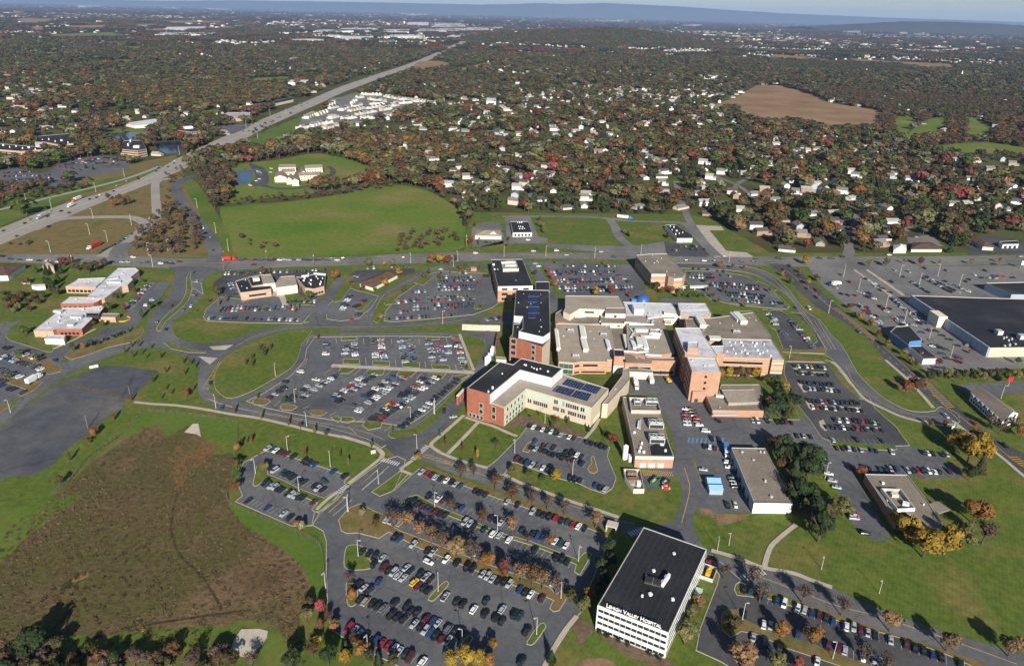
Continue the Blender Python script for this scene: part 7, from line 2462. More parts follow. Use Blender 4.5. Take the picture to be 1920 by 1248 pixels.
HM = {}
for roof in range(3):
    for st in range(2):
        HM[(roof, st)] = house_meshes(12, 8.5, (3.0, 5.7)[st], roof)
HOUSES.sort(key=lambda h: math.hypot(h[0], h[1]))
NH = 210
qname = lambda q: ('among the trees behind the green meadow' if q[0] < 880 and q[1] > 260 else 'in the townhouse rows beside the highway' if q[0] < 830 and q[1] < 280 and q[0] > 500 else 'in the woods left of the highway' if q[0] < 560 else
                   'beside the golf greens' if q[0] > 1660 and q[1] < 330 else 'below the harvested field' if q[0] > 1300 and q[1] < 345 else 'by the eastern side streets' if q[0] > 1480 and q[1] > 345 else
                   'behind the conifer hedge' if q[1] > 335 else 'amid the wooded suburb' if q[1] > 250 else 'deep in the wooded suburb')
band_ = lambda q: f'{"lower" if int(q[1] / 14) % 2 else "upper"} '
far_h = []
for i, h in enumerate(HOUSES):
    if i >= NH:
        far_h.append(h)
        continue
    x, y, rot, w, d, ht, wc, rf = h
    st = 1 if ht > 4 else 0
    t = bpy.data.objects.new('house', None)
    t.location = (x, y, 0)
    t.rotation_euler.z = rot
    t.scale = (w / 12, d / 8.5, 1)
    link(t)
    for me, nm in zip(HM[(rf, st)], ('wall', 'roof', 'window', 'chimney')):
        if nm == 'window':
            continue
        if nm == 'chimney' and i % 3:
            continue
        o = link(bpy.data.objects.new(nm, me), t)
        if nm == 'wall':
            o['tint'] = list(WALLS[wc][0])
    tag(t, 'house', f'{WALLS[wc][1]} {"two-storey" if st else "low"} house with {ROOFS[rf][0]} roof', qname(to_px((x, y, 0))), 'houses of the wooded suburb')


def one_mesh(name, parts):
    V, F, mi, k = [], [], [], 0
    me = bpy.data.meshes.new(name)
    for j, p in enumerate(parts):
        V += [tuple(v.co) for v in p.vertices]
        F += [tuple(i + k for i in f.vertices) for f in p.polygons]
        mi += [j] * len(p.polygons)
        k = len(V)
        me.materials.append(p.materials[0])
    me.from_pydata(V, [], F)
    me.polygons.foreach_set('material_index', mi)
    return me


hp = [one_mesh('far_house', HM[(rf, st)][:2]) for rf in range(3) for st in range(2)]
# beyond: towns and estates on the plain
Gp = grid(2400, 7000, 55)
Q = px_arr(Gp)
nz = vnoise(Gp, 420, 3)
ok = in_view(Q) & ~masked(Q, MASK) & (rng.uniform(0, 1, len(Gp)) < np.where(masked(Q, dense), .9, np.where(nz > .5, .55, .07)))
for p in Gp[ok]:
    far_h.append((p[0], p[1], rng.uniform(0, 3), rng.uniform(12, 20), rng.uniform(9, 13), 5.5, RT.choices(range(5), [60, 22, 8, 6, 4])[0], RT.choices(range(3), [40, 25, 35])[0]))
Gp = np.concatenate([grid(7000, 14000, 150), grid(14000, 42000, 420)])
nz = vnoise(Gp, 1500, 4)
ok = in_view(px_arr(Gp)) & (rng.uniform(0, 1, len(Gp)) < np.where(nz > .55, .6, .08))
for p in Gp[ok]:
    s_ = rng.uniform(16, 42) * (1 if p[1] < 14000 else 1.5)
    far_h.append((p[0], p[1], rng.uniform(0, 3), s_ * 1.5, s_ * .8, 5.5, 0, 2))
scatter('distant_houses', hp, [(h[0], h[1], 0) for h in far_h], [h[2] for h in far_h], [(h[3] / 12, h[4] / 8.5, 1 if h[3] < 25 else 1.8) for h in far_h], [h[7] * 2 + (1 if h[5] > 4 else 0) for h in far_h],
        [WALLS[h[6]][0] for h in far_h], 'countless small pale houses and sheds of the distant towns on the plain', 'houses')
# big white warehouses on the plain: each one a thing
for i, (c, s, h) in enumerate((('T1', '920,165 1150,160 1160,150 940,152', 12), ('T1', '870,195 1180,195 1220,183 900,182', 12), ('T1', '1410,170 1500,168 1500,160 1420,160', 11), ('T1', '1530,185 1640,184 1645,176 1540,177', 11), ('T1', '1760,178 1990,176 1990,165 1790,166', 12), ('T1', '1620,228 1820,226 1830,218 1640,220', 11), ('T1', '1850,205 2000,203 2000,195 1860,197', 10), ('T1', '1510,345 1660,340 1680,325 1540,330', 9), ('T1', '1680,320 1760,318 1760,305 1690,308', 9), ('T1', '1740,368 1930,366 1960,345 1780,348', 10), ('T1', '1155,455 1270,450 1280,435 1170,438', 8), ('T1', '1620,465 1800,462 1810,445 1640,445', 8),
                           ('T2', '0,172 235,160 235,150 0,160', 12), ('T2', '210,182 380,180 385,165 240,166', 12), ('T2', '420,176 700,172 910,158 905,150 640,158 440,162', 13), ('T2', '500,152 700,150 680,132 540,134', 14), ('T2', '0,218 180,208 175,196 0,205', 11), ('T2', '240,208 470,206 470,194 280,196', 11), ('T2', '590,210 740,204 750,186 690,186 600,202', 11), ('T2', '110,358 330,350 335,336 190,340 115,346', 10), ('T2', '0,368 140,370 80,350 0,348', 9), ('T2', '60,345 80,345 70,325 0,328', 9), ('T2', '210,238 300,238 300,225 215,225', 10), ('T2', '370,140 490,138 490,125 380,125', 16), ('T2', '815,568 870,572 870,545 820,540', 10), ('T2', '1760,592 1830,595 1830,568 1765,566', 9), ('T2', '1845,598 1890,600 1890,566 1845,564', 10),
                           ('T3', '0,145 110,145 110,137 0,138', 12), ('T3', '700,162 850,172 850,165 710,155', 12), ('T3', '900,180 1000,184 1000,172 910,172', 12), ('T3', '1130,210 1230,216 1230,206 1110,204', 10), ('T3', '1220,190 1265,192 1265,182 1222,182', 12), ('T3', '1300,195 1390,198 1390,190 1300,188', 11), ('T3', '110,195 250,198 250,185 120,183', 10), ('T3', '120,432 240,434 240,424 125,422', 8), ('T3', '1690,370 1740,405 1730,410 1685,375', 9), ('T3', '1560,420 1780,428 1770,415 1560,408', 8), ('T3', '30,790 110,805 130,790 60,770', 5), ('T3', '110,820 210,820 200,790 130,778', 5))):
    r = building('warehouse', 'warehouse', 'long pale flat-roofed warehouse', 'on the distant plain ' + ('left of the highway' if c == 'T1' else 'right of the highway' if c == 'T2' else 'towards the right horizon'), c, s.split()[0], h)
    block(r, c, s, h, 'white', 'roof_white', .5)

# ---------------------------------------------------------------- wild trees
HG = {}
for h in HOUSES:
    HG.setdefault((int(h[0] // 20), int(h[1] // 20)), []).append(h)


def near_house(x, y, r):
    for i in (-1, 0, 1):
        for j in (-1, 0, 1):
            for h in HG.get((int(x // 20) + i, int(y // 20) + j), ()):
                if (h[0] - x) ** 2 + (h[1] - y) ** 2 < r * r:
                    return True
                if abs(h[0] - x) < 10 and 0 < h[1] - y < 21:       # open front garden
                    return True
    return False


PAL = {'suburb': ('KGDBLROWTSP', [26, 19, 19, 9, 13, 4, 4, 7, 4, 9, 1]), 'russet': ('BORKWTLG', [22, 6, 6, 32, 12, 4, 9, 9]), 'bare': ('WBTK', [56, 28, 4, 12]), 'dark': ('DKGB', [56, 28, 8, 8]), 'golden': ('KBOYL', [38, 30, 8, 4, 20]), 'brown': ('BWKR', [40, 30, 24, 6])}
zones = [
    ('bare', .95, poly_mask('M1', '740,480 760,420 850,360 940,250 1000,250 1080,330 1130,380 1160,440 1150,520 1080,545 860,542 760,515'), (7, 10)),
    ('bare', .95, poly_mask('M1', '1095,20 1290,60 1290,120 1230,290 1185,265 1150,180 1080,100'), (9, 13)),
    ('bare', .9, poly_mask('M1', '1250,240 1400,215 1700,195 1920,170 1920,200 1700,225 1400,250 1260,265'), (5, 8)),
    ('bare', .9, poly_mask('M2', '0,165 150,150 330,120 330,150 150,180 0,200'), (6, 10)),
    ('bare', .85, poly_mask('M2', '280,500 340,430 450,405 600,400 665,430 660,460 560,500 400,520 290,525'), (5, 8)),
    ('brown', .55, poly_mask('M1', '1300,410 1420,450 1600,500 1600,530 1450,530 1380,540 1300,450'), (4, 6)),
    ('dark', .9, poly_mask('M1', '0,250 120,180 350,150 520,110 480,160 300,205 100,240 0,275'), (5, 9)),
    ('brown', .8, poly_mask('M1', '0,150 150,130 330,110 300,150 120,180 0,260'), (6, 10)),
    ('bare', .6, poly_mask('M1', '880,80 1000,40 1090,50 1060,90 990,120 960,150 940,260 910,240 905,140'), (4, 6)),
    ('dark', .7, poly_mask('M1', '10,470 150,450 220,470 180,490 30,510'), (3, 5)),
    ('dark', .3, poly_mask('T1', '1220,850 1500,690 1640,640 1650,655 1500,740 1260,880'), (3, 6)),
    ('dark', .95, poly_mask('M2', '820,215 900,230 890,300 810,330 790,290', '1080,230 1400,215 1510,260 1920,265 1920,330 1500,305 1090,300'), (9, 12)),
    ('golden', 1.0, poly_mask('T2', '0,760 300,780 560,770 700,800 640,900 300,930 0,930') | poly_mask('M2', '120,0 330,0 300,60 230,140 150,130'), (11, 15)),
    ('golden', 1.0, poly_mask('T1', '340,510 700,490 1100,470 1600,490 1560,570 1300,610 1000,620 700,590 360,540'), (12, 16)),
    ('russet', .97, poly_mask('T2', '700,250 1200,180 1480,140 1650,180 1700,230 1500,300 1100,320 800,300'), (11, 15)),
    ('brown', .97, poly_mask('T3', '700,480 1100,530 1900,560 1920,900 1500,850 1200,640 1110,640 850,570') | poly_mask('T3', '1120,625 1200,640 1190,750 1080,745'), (10, 14)),
    ('dark', .95, poly_mask('T3', '1200,590 1640,620 1640,655 1200,650', '840,530 1000,560 960,590 830,570', '500,350 1300,350 1280,420 500,390'), (10, 14)),
]
W_, WR, WS, WI, WT = [], [], [], [], []
cand = []
PALI = {k: (list(v[0]), np.array(v[1]) / sum(v[1])) for k, v in PAL.items()}
for lo_, hi_, step in ((600, 1500, 11.2), (1500, 2600, 13), (2600, 4300, 17.5)):
    Gp = grid(lo_, hi_, step)
    Q = px_arr(Gp)
    iv = in_view(Q)
    Gp, Q = Gp[iv], Q[iv]
    mk = masked(Q, MASK)
    n1, n2 = vnoise(Gp, 140, 8), vnoise(Gp, 60, 9)
    dens = np.where(n1 > .36, .80, .22)
    dens = np.where(masked(Q, thin), dens * .8, dens)
    dens = np.where(masked(Q, dense), .38, dens)
    dens[mk] = 0
    zone = np.full(len(Gp), -1)
    for zi, (_, dn, zm, _h) in enumerate(zones):
        w = masked(Q, zm)
        zone[w] = zi
        dens[w] = np.where(mk[w] & (zi not in (0, 1, 2, 3, 4, 5, 6, 7, 8, 9, 10)), 0, dn)
    pick = rng.uniform(0, 1, len(Gp)) < dens
    for (x, y), zi, a, b in zip(Gp[pick], zone[pick], n1[pick], n2[pick]):
        if near_house(x, y, 10.5 if y < 2600 else 12):
            continue
        if zi >= 0:
            pal, hr = zones[zi][0], zones[zi][3]
        else:
            pal = 'russet' if b > .66 else ('dark' if b < .2 else ('bare' if .5 < b < .56 else 'suburb'))
            hr = (7, 15) if b < .35 else (10, 21)
        cols, pw = PALI[pal]
        col = cols[int(np.searchsorted(np.cumsum(pw), rng.uniform(0, 1)))] if True else 'K'
        h = rng.uniform(*hr) * (1 if y < 2600 else 1.2)
        kind = 'conifer' if col == 'D' else ('sparse' if col == 'W' or (pal == 'bare' and rng.uniform() < .6) else 'broad')
        if pal == 'dark' and h < 7:
            kind = 'broad'
        cand.append((x, y, kind, col, h, zi, step))
cand.sort(key=lambda t: math.hypot(t[0], t[1]))
NT = 300
ZP = ['in the wood inside the slip roads', 'in the bare wood beside the dark campus road', 'in the hedge above the green meadow', 'in the hedge above the green meadow', 'in the thicket below the green meadow', 'along the meadow\'s left edge', 'beside the highway offices', 'beside the highway offices', 'between the slip road and the dark road', 'on the loop\'s verge', 'beside the highway']
for c_ in cand:
    if len(ALLTREES) < NT:
        x, y, kind, col, h, zi, _ = c_
        tree((x, y), kind, col, h, ZP[zi] if 0 <= zi < 11 else 'at the near edge of the wooded suburb')
    else:
        x, y, kind, col, h, zi, st = c_
        t = TINT[col]
        k = rng.uniform(.7, 1.3)
        W_.append((x, y, 0))
        WR.append(rng.uniform(0, 6.28))
        s = h / 10
        wd = s * rng.uniform(1.0, 1.5) * (1.12 if kind != 'conifer' else 1) * (1.25 if st > 12 else 1)
        WS.append((wd, wd, s))
        WI.append({'broad': 0, 'sparse': 6, 'conifer': 9}[kind] + int(rng.integers(0, 6 if kind == 'broad' else 3)))
        k *= 1.02
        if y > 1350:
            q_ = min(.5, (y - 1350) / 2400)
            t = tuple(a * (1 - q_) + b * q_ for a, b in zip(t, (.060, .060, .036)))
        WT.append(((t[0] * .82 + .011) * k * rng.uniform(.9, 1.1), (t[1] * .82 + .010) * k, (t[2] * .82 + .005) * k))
# far groves
Gp = np.concatenate([grid(4300, 12000, 95), grid(12000, 22000, 210), grid(22000, 44000, 420)])
Q = px_arr(Gp)
nz, nz2 = vnoise(Gp, 600, 14), vnoise(Gp, 260, 15)
ok = in_view(Q) & ~masked(Q, MASK) & (rng.uniform(0, 1, len(Gp)) < np.where(nz + nz2 * .5 > .62, .85, .22))
for p, b in zip(Gp[ok], nz2[ok]):
    t = TINT['DKBWR'[int(rng.choice(5, p=[.25, .3, .22, .18, .05]))]]
    k = rng.uniform(.7, 1.15)
    W_.append((p[0], p[1], 0)); WR.append(rng.uniform(0, 6.28)); s = rng.uniform(.8, 1.25) * (1 if p[1] < 12000 else 2.1 if p[1] < 22000 else 4.0)
    WS.append((s, s, rng.uniform(.9, 1.4))); WI.append(12 + int(rng.integers(0, 4))); WT.append((t[0] * k, t[1] * k, t[2] * k))
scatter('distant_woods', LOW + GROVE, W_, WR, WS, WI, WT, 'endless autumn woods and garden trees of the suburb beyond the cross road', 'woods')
for i, d in enumerate(ALLTREES):
    v = TREE[d['kind']]
    tk, crn = v[RT.randrange(len(v))]
    o = bpy.data.objects.new(NAMEN[d['kind']], None)
    o.location = d['p']
    o.rotation_euler.z = RT.uniform(0, 6.28)
    s = d['h'] / 10 if d['kind'] != 'bush' else d['h'] / 7.5
    w = s * RT.uniform(.92, 1.18)
    o.scale = (w, w * RT.uniform(.92, 1.08), s)
    link(o)
    link(bpy.data.objects.new('trunk', tk), o)
    c2 = link(bpy.data.objects.new('crown', crn), o)
    c2['tint'] = list(d['tint'])
    tag(o, 'bush' if d['kind'] == 'bush' else 'tree', f"{TNAME[d['col']]} {KINDN[d['kind']]}", d['place'], 'trees of the campus and its surroundings')

# ---------------------------------------------------------------- dry reeds and tussocks in the marsh
mm = poly_mask('B1', '-40,310 60,180 200,80 310,0 420,-85 540,-190 700,-290 800,-390 1060,-300 1180,-240 1290,-200 1290,-40 1300,80 1400,190 1640,330 1720,480 1740,600 1660,780 1560,730 1400,700 1250,730 1100,740 700,775 560,790 300,790 -40,900', '0,760 500,790 680,960 0,960', '500,790 900,780 1290,840 1290,960 600,960', '700,770 1100,745 1300,750 1290,790 900,800', '1500,740 1700,700 1720,960 1660,880 1560,780')
Gp = []
for y in np.arange(175, 420, 1.6):
    x = np.arange(-320, -40, 1.6)
    Gp.append(np.stack([x, np.full(len(x), y)], 1) + rng.uniform(-.8, .8, (len(x), 2)))
Gp = np.concatenate(Gp)
Q = px_arr(Gp)
n1, n2 = vnoise(Gp, 22, 31), vnoise(Gp, 7, 32)
ok = in_view(Q) & masked(Q, mm) & (rng.uniform(0, 1, len(Gp)) < np.clip(.42 + (n1 - .5) * .5 + (n2 - .5) * .4, .1, .8))
Gp, n1 = Gp[ok], n1[ok]
mt = np.array([TINT[c] for c in 'BWKTL'])
ci = rng.choice(5, len(Gp), p=[.34, .2, .26, .10, .10])
tt = (mt[ci] * .35 + np.array([.125, .092, .046]) * .65) * rng.uniform(.75, 1.2, (len(Gp), 1)) * (.7 + .6 * n1[:, None])
R = np.random.default_rng(55)
tus = []
for v in range(4):
    n = 26
    P = np.stack([R.normal(0, .55, n), R.normal(0, .55, n), R.uniform(.05, .9, n)], 1)
    N_ = R.normal(0, 1, (n, 3)) + np.array([0, -.3, .6])
    N_ /= np.linalg.norm(N_, axis=1)[:, None]
    tus.append(leaf_mesh('tussock', P, N_, .55, R))
sc = rng.uniform(.4, .95, len(Gp))
scatter('marsh_reeds', tus, [(p[0], p[1], .05) for p in Gp], rng.uniform(0, 6.28, len(Gp)), np.stack([sc, sc, sc * rng.uniform(.35, .8, len(Gp))], 1), rng.integers(0, 4, len(Gp)), tt, 'brown reeds and dry tussocks covering the marsh', 'reeds')
# hills on the horizon
def ridge(name, c, s, dist, seed, mat):
    """a long wooded ridge: foot on the plain, crest heights read off the skyline"""
    P2 = pts(c, s)
    V, F = [], []
    r = random.Random(seed)
    cr_ = []
    for (xa, ya), (xb, yb) in zip(P2[:-1], P2[1:]):
        for k in range(8):
            t = k / 8
            cr_.append((xa + (xb - xa) * t, ya + (yb - ya) * t))
    cr_.append(P2[-1])
    for x, y in cr_:
        d = FWD * FPX + RGT * (x - 960) + UPV * (624 - y)
        t = dist / d.y
        top = Vector((d.x * t, d.y * t, CAM_H + d.z * t + r.uniform(-6, 6)))
        V += [(top.x, dist - 1500, -2), (top.x, dist - 700, top.z * .62 + r.uniform(-12, 12)), (top.x, dist, max(5, top.z)), (top.x, dist + 2500, -2)]
    for i in range(len(cr_) - 1):
        for j in range(3):
            F.append((4 * i + j, 4 * i + 4 + j, 4 * i + 5 + j, 4 * i + 1 + j))
    o = structure(mesh_obj(name, V, F, mat, loc=(0, dist, 0)))
    for p in o.data.polygons:
        p.use_smooth = True
hill_mat = noisy('wooded_hills', [(.03, .034, .022), (.055, .042, .034), (.04, .045, .024)], .0012, .97, .01, .3, 8, spec=.05)
ridge('hills', 'F', '-200,-2 0,0 150,-1 300,2 450,1 640,4 760,6 900,9 960,8 1010,6 1060,8 1130,6 1200,9 1280,13 1380,20 1480,26 1600,31 1680,34 1800,38 1920,42 2100,48', 47000, 1, hill_mat)
ridge('hills', 'F', '1500,50 1560,47 1640,43 1700,40.5 1770,41 1850,44 1920,48 2100,56', 19000, 2, hill_mat)
# the wooded knoll on the right of the highway
kn = g(1115, 78)
V, F = [], []
nx, ny = 30, 14
for j in range(ny):
    for i in range(nx):
        u, v = i / (nx - 1) * 2 - 1, j / (ny - 1) * 2 - 1
        hgt = 105 * math.exp(-((u - .12) / .42) ** 2 - (v / .5) ** 2) + 45 * math.exp(-((u + .45) / .3) ** 2 - (v / .5) ** 2)
        edge = max(abs(u), abs(v))
        V.append((kn.x + u * 1500 - v * 200, kn.y + v * 1100, hgt * (1 - edge ** 6) - 1.5))
for j in range(ny - 1):
    for i in range(nx - 1):
        a = j * nx + i
        F.append((a, a + 1, a + nx + 1, a + nx))
o = structure(mesh_obj('wooded_hill', V, F, M['woodfloor'], loc=tuple(kn)))
for p in o.data.polygons:
    p.use_smooth = True
pc = []
rr = np.random.default_rng(9)
for _ in range(3800):
    u, v = rr.uniform(-.95, .95, 2)
    hgt = 105 * math.exp(-((u - .12) / .42) ** 2 - (v / .5) ** 2) + 45 * math.exp(-((u + .45) / .3) ** 2 - (v / .5) ** 2)
    if hgt > 12:
        pc.append((kn.x + u * 1500 - v * 200, kn.y + v * 1100, hgt - 3))
n = len(pc)
cc = np.array([TINT['KKBBORWG'[i]] for i in rr.integers(0, 8, n)]) * rr.uniform(.7, 1.25, (n, 1))
scatter('hill_woods', LOW, pc, rr.uniform(0, 6, n), [(2.3, 2.3, 1.7)] * n, rr.integers(0, 9, n), cc, 'autumn woods covering the rounded knoll right of the highway', 'woods')
# ---------------------------------------------------------------- street lamps, poles, fences, lorries, signs
def small(name, shapes, mats, parent):
    """one part from boxes and cylinders: ('b',cx,cy,sx,sy,z0,z1[,mi]) or ('c',cx,cy,r0,r1,z0,z1[,mi])"""
    V, F, MI = [], [], []
    for s in shapes:
        mi = s[7] if len(s) > 7 else 0
        if s[0] == 'b':
            box_geo(V, F, MI, (s[1], s[2]), s[3], s[4], s[5], s[6], 0, mi)
        else:
            cyl_geo(V, F, MI, (s[1], s[2]), s[3], s[4], s[5], s[6], 10, mi)
    return mesh_obj(name, V, F, [M[m] for m in mats], parent, MI, loc=(0, 0, 0))


L0 = thing('street_lamp', 'lamp', 'x', 'x', (0, 0, 0), group='car park and road lamps')
REG.pop()
small('pole', [('c', 0, 0, .15, .09, .5, 8.6)], ['pole'], L0)
small('base', [('c', 0, 0, .3, .28, 0, .6)], ['walk'], L0)
small('arm', [('b', .5, 0, 1.1, .1, 8.45, 8.58)], ['pole'], L0)
ah = small('lamp_head', [('b', 1.1, 0, .9, .42, 8.38, 8.62)], ['pole'], [c for c in L0.children if c.name == 'arm'][0])
D0 = [None]
def copy_thing(src, loc, rz=0, sc=1):
    t = src.copy(); COL.objects.link(t)
    t.location = loc; t.rotation_euler.z = rz; t.scale = (sc, sc, sc)
    for ch in list(src.children):
        c = ch.copy(); COL.objects.link(c); c.parent = t
        for gc in ch.children:
            d = gc.copy(); COL.objects.link(d); d.parent = c
    return t


first = True
def lamps(c, s, place, sc=1.0, look='white parking lamp', rz=None):
    global first
    for q in s.split():
        p = g(*cr(c, *map(float, q.split(','))))
        if first:
            t = L0; t.location = p; t.scale = (sc, sc, sc); first = False
        else:
            t = copy_thing(L0, p, RT.uniform(0, 6) if rz is None else rz, sc)
        tag(t, 'lamp', look, place, 'car park and road lamps')


lamps('B2', '95,342 545,540 680,850 1098,782 1235,578 1333,370 878,200 525,65 150,880 35,93 ', 'in the south car park')
lamps('C7', '222,720 562,475 1018,648 685,912 1208,1125 1530,832', 'round the west car park')
lamps('B3', '335,700 843,920', 'in the south-east car park')
lamps('B1', '1832,525', 'beside the marsh fence')
lamps('L2', '1145,580 975,745 520,525 390,560 1300,870 425,720', 'round the front lots', 1, 'slim dark-shaded lamp')
lamps('L1', '1215,495 1660,460 1550,315 1725,595 60,520', 'along the campus road', 1, 'slim dark-shaded lamp')
lamps('L3', '800,890 1510,650 1385,110 1505,215 1790,440 600,215', 'in the eastern lots', 1.1)
lamps('M3', '905,655 990,725 1220,655 1435,650 1140,835 1245,915 1555,710 1330,700 820,860 260,575', 'in the mall car park', 1.3)
lamps('M1', '605,460 740,365 525,330 285,520 835,530 505,420 290,275 540,180 150,245 700,95 1285,510 1215,410 1110,270 860,600 945,510', 'at the highway interchange', 1.3, 'tall grey road lamp')
lamps('T1', '1450,780 1160,805 1010,870 1520,650 1385,720 1610,645', 'along the highway', 1.5, 'tall grey road lamp')
lamps('M2', '915,545 1150,540 1425,550 655,570 390,580 1685,530 630,600 570,920', 'along the cross road', 1.2, 'tall grey road lamp')
lamps('B3', '260,280 780,415 1105,550 195,310', 'on the south-east lawn', .8, 'white garden lamp')

U0 = None
for i, q in enumerate('705,500 703,480'.split() + '410,600 840,560 1260,620 1500,570 1765,595'.split()):
    c = 'M1' if i > 1 else 'M2'
    p = g(*cr(c, *map(float, q.split(','))))
    if U0 is None:
        U0 = thing('utility_pole', 'pole', 'wooden utility pole with cross-arms', 'beside the cross road', p, group='utility poles')
        small('pole', [('c', 0, 0, .2, .14, 0, 12.5)], ['wood'], U0)
        small('cross_arm', [('b', 0, 0, .18, 2.6, 11.5, 11.75)], ['wood'], U0)
        small('transformer', [('c', .45, 0, .32, .32, 9.2, 10.4)], ['steel'], U0)
    else:
        tag(copy_thing(U0, p, 0), 'pole', 'wooden utility pole with cross-arms', 'beside the cross road', 'utility poles')
for c, q in (('L1', '495,610'), ('L1', '735,440')):
    p = g(*cr(c, *map(float, q.split(','))))
    t = thing('wooden_post', 'post', 'bare wooden post', 'at the edge of the disused paved lot', p)
    small('post', [('c', 0, 0, .22, .17, 0, 8.5)], ['wood'], t)


def fence(c, s, look, place, h=1.9, mat='fence'):
    P = smooth_open(W(c, s), 5)
    t = thing('fence', 'fence', look, place, tuple(P[0]))
    V, F, MI = [], [], []
    for a, b in zip(P[:-1], P[1:]):
        d = b - a
        m = (a + b) / 2
        rz = math.atan2(d.y, d.x)
        box_geo(V, F, MI, m, d.length, .04, h - .05, h, rz)
        box_geo(V, F, MI, m, d.length, .03, h * .5, h * .5 + .03, rz)
        box_geo(V, F, MI, m, d.length, .03, .12, .15, rz)
        n = max(1, int(d.length / 3))
        for i in range(n):
            box_geo(V, F, MI, a + d * (i / n), .07, .07, 0, h + .05, rz)
    mesh_obj('fence_panel', V, F, M[mat], t)
fence('L1', '810,512 1000,528 1180,552 1338,580', 'grey chain-link fence', 'along the top of the marsh')
fence('L1', '810,512 700,620 500,790 390,905 300,980', 'grey chain-link fence', 'down the left bank of the marsh')
fence('L1', '1338,580 1332,700 1310,860 1290,960', 'green chain-link fence', 'between the marsh and the west lawn', 1.9, 'green')
fence('B1', '1275,0 1290,45 1400,105 1600,185 1740,245 1800,290 1820,400 1825,440', 'grey chain-link fence', 'right of the marsh below the west car park')


def lorry(c, s, dx, dy, look, place, body, cab, L_=13.0, name='lorry', cat='lorry'):
    px = cr(c, *map(float, s.split(',')))
    p = g(*px)
    v = g(px[0] + dx, px[1] + dy) - p
    t = thing(name, cat, look, place, (p.x, p.y, .13), math.atan2(v.y, v.x))
    if body != 'none':
        small('trailer', [('b', -1.5, 0, L_, 2.5, 1.1, 3.9, 0), ('b', -1.5, 0, L_ * .95, 1.2, .8, 1.1, 1)], [body, 'dark'], t)
    if cab != 'none':
        small('cab', [('b', L_ / 2 + .7, 0, 2.4, 2.4, .7, 3.2, 0), ('b', L_ / 2 + 2.5, 0, 1.4, 2.2, .7, 1.9, 0), ('b', L_ / 2 + 1.6, 0, .7, 2.2, 2.0, 2.9, 1)], [cab, 'glass'], t)
    xs_ = (-L_ / 2 - .6, -L_ / 2 + .7, L_ / 2 - 1.2, L_ / 2 + 1.8)
    for x in xs_ if cab != 'none' else xs_[:2]:
        for y in (-1.05, 1.05):
            w = link(bpy.data.objects.new('wheel', CARM['saloon'][2]), t)
            w.location = (x, y, .5)
            w.scale = (1.5, 2.2, 1.5)
    return t
lorry('M1', '535,490', -30, 12, 'long red articulated lorry', 'on the slip road', 'red', 'white')
lorry('M1', '1285,564', 30, -1, 'red box lorry', 'in the queue right of the campus junction', 'red', 'red', 8)
lorry('M1', '435,226', -30, 13, 'white lorry with an orange cab', 'on the highway', 'white', 'orange')
lorry('M1', '240,322', -30, 13, 'grey lorry', 'on the highway', 'steel', 'steel')
lorry('M1', '400,262', -30, 13, 'small white box lorry', 'on the highway', 'white', 'white', 6)
lorry('M2', '1590,330', 30, 3, 'white articulated lorry with a blue cab', 'on the lane below the conifer hedge', 'white', 'blue_wall')
lorry('L2', '1655,370', 6, 22, 'white delivery lorry', 'at the loading dock', 'white', 'white', 6.5)
lorry('L2', '1742,350', 6, 22, 'long white trailer', 'parked at the loading dock', 'white', 'none', 11, 'trailer', 'trailer')
lorry('C8', '360,660', 4, 20, 'blue covered lorry', 'beside the white warehouse corner', 'blue_wall', 'white', 6)
lorry('M3', '860,705', 30, -6, 'white box lorry', 'in the mall car park', 'white', 'white', 6)
lorry('L1', '190,345', 20, -12, 'white shuttle bus', 'at the far left car park', 'white', 'white', 7, 'bus', 'bus')
for s, k in (('250,925', 0), ('265,985', 1)):
    p = g(*cr('C8', *map(float, s.split(','))))
    t = thing('canopy_tent', 'tent', ('pale blue canopy tent, upper of the two' if k == 0 else 'pale blue canopy tent, lower of the two'), 'left of the white warehouse', (p.x, p.y, .1))
    V = [(-3.5, -3, 2.6), (3.5, -3, 2.6), (3.5, 3, 2.6), (-3.5, 3, 2.6), (-3.5, 0, 4), (3.5, 0, 4)]
    mesh_obj('tent_roof', V, [(0, 1, 5, 4), (2, 3, 4, 5), (1, 2, 5), (3, 0, 4)], plain('pale_blue_canvas', (.22, .42, .62), .7, .2), t, loc=(0, 0, 0))
    small('tent_wall', [('b', 0, 0, 6.6, 5.6, 0, 2.62)], ['wall_blue'], t)
def skip(c, s, look, place, mat, rz, L_=6.5):
    p = g(*cr(c, *map(float, s.split(','))))
    t = thing('skip', 'skip', look, place, (p.x, p.y, .1), rz)
    small('bin', [('b', 0, -1.2, L_, .12, .2, 2.0), ('b', 0, 1.2, L_, .12, .2, 2.0), ('b', -L_ / 2, 0, .12, 2.3, .2, 2.0), ('b', L_ / 2, 0, .12, 2.3, .2, 2.0), ('b', 0, 0, L_ - .2, 2.2, .2, .4)], [mat], t)
    small('rubbish', [('b', -1, .2, 2.2, 1.4, .4, 1.5), ('b', 1.1, -.3, 1.8, 1.2, .4, 1.2), ('b', .3, .5, 1.2, .8, .4, 1.7)], ['slab'], t)
skip('C3', '550,1150', 'long green open skip full of rubbish', 'in the yard below the plant building', 'green', .9)
skip('C3', '675,1165', 'short dark skip', 'beside the long green skip', 'dark', .8, 4)
skip('C3', '675,1225', 'small red compactor', 'below the dark skip', 'red', 0, 2.4)
p = g(*cr('C1', 1075, 505))
t = thing('generator', 'generator', 'yellow generator in a fenced pen', 'beside the white office block\'s east wall', p, 1.1)
small('casing', [('b', 0, 0, 4.4, 1.8, .3, 2.2), ('b', 1.2, 0, .8, .8, 2.2, 2.8)], ['yellow'], t)
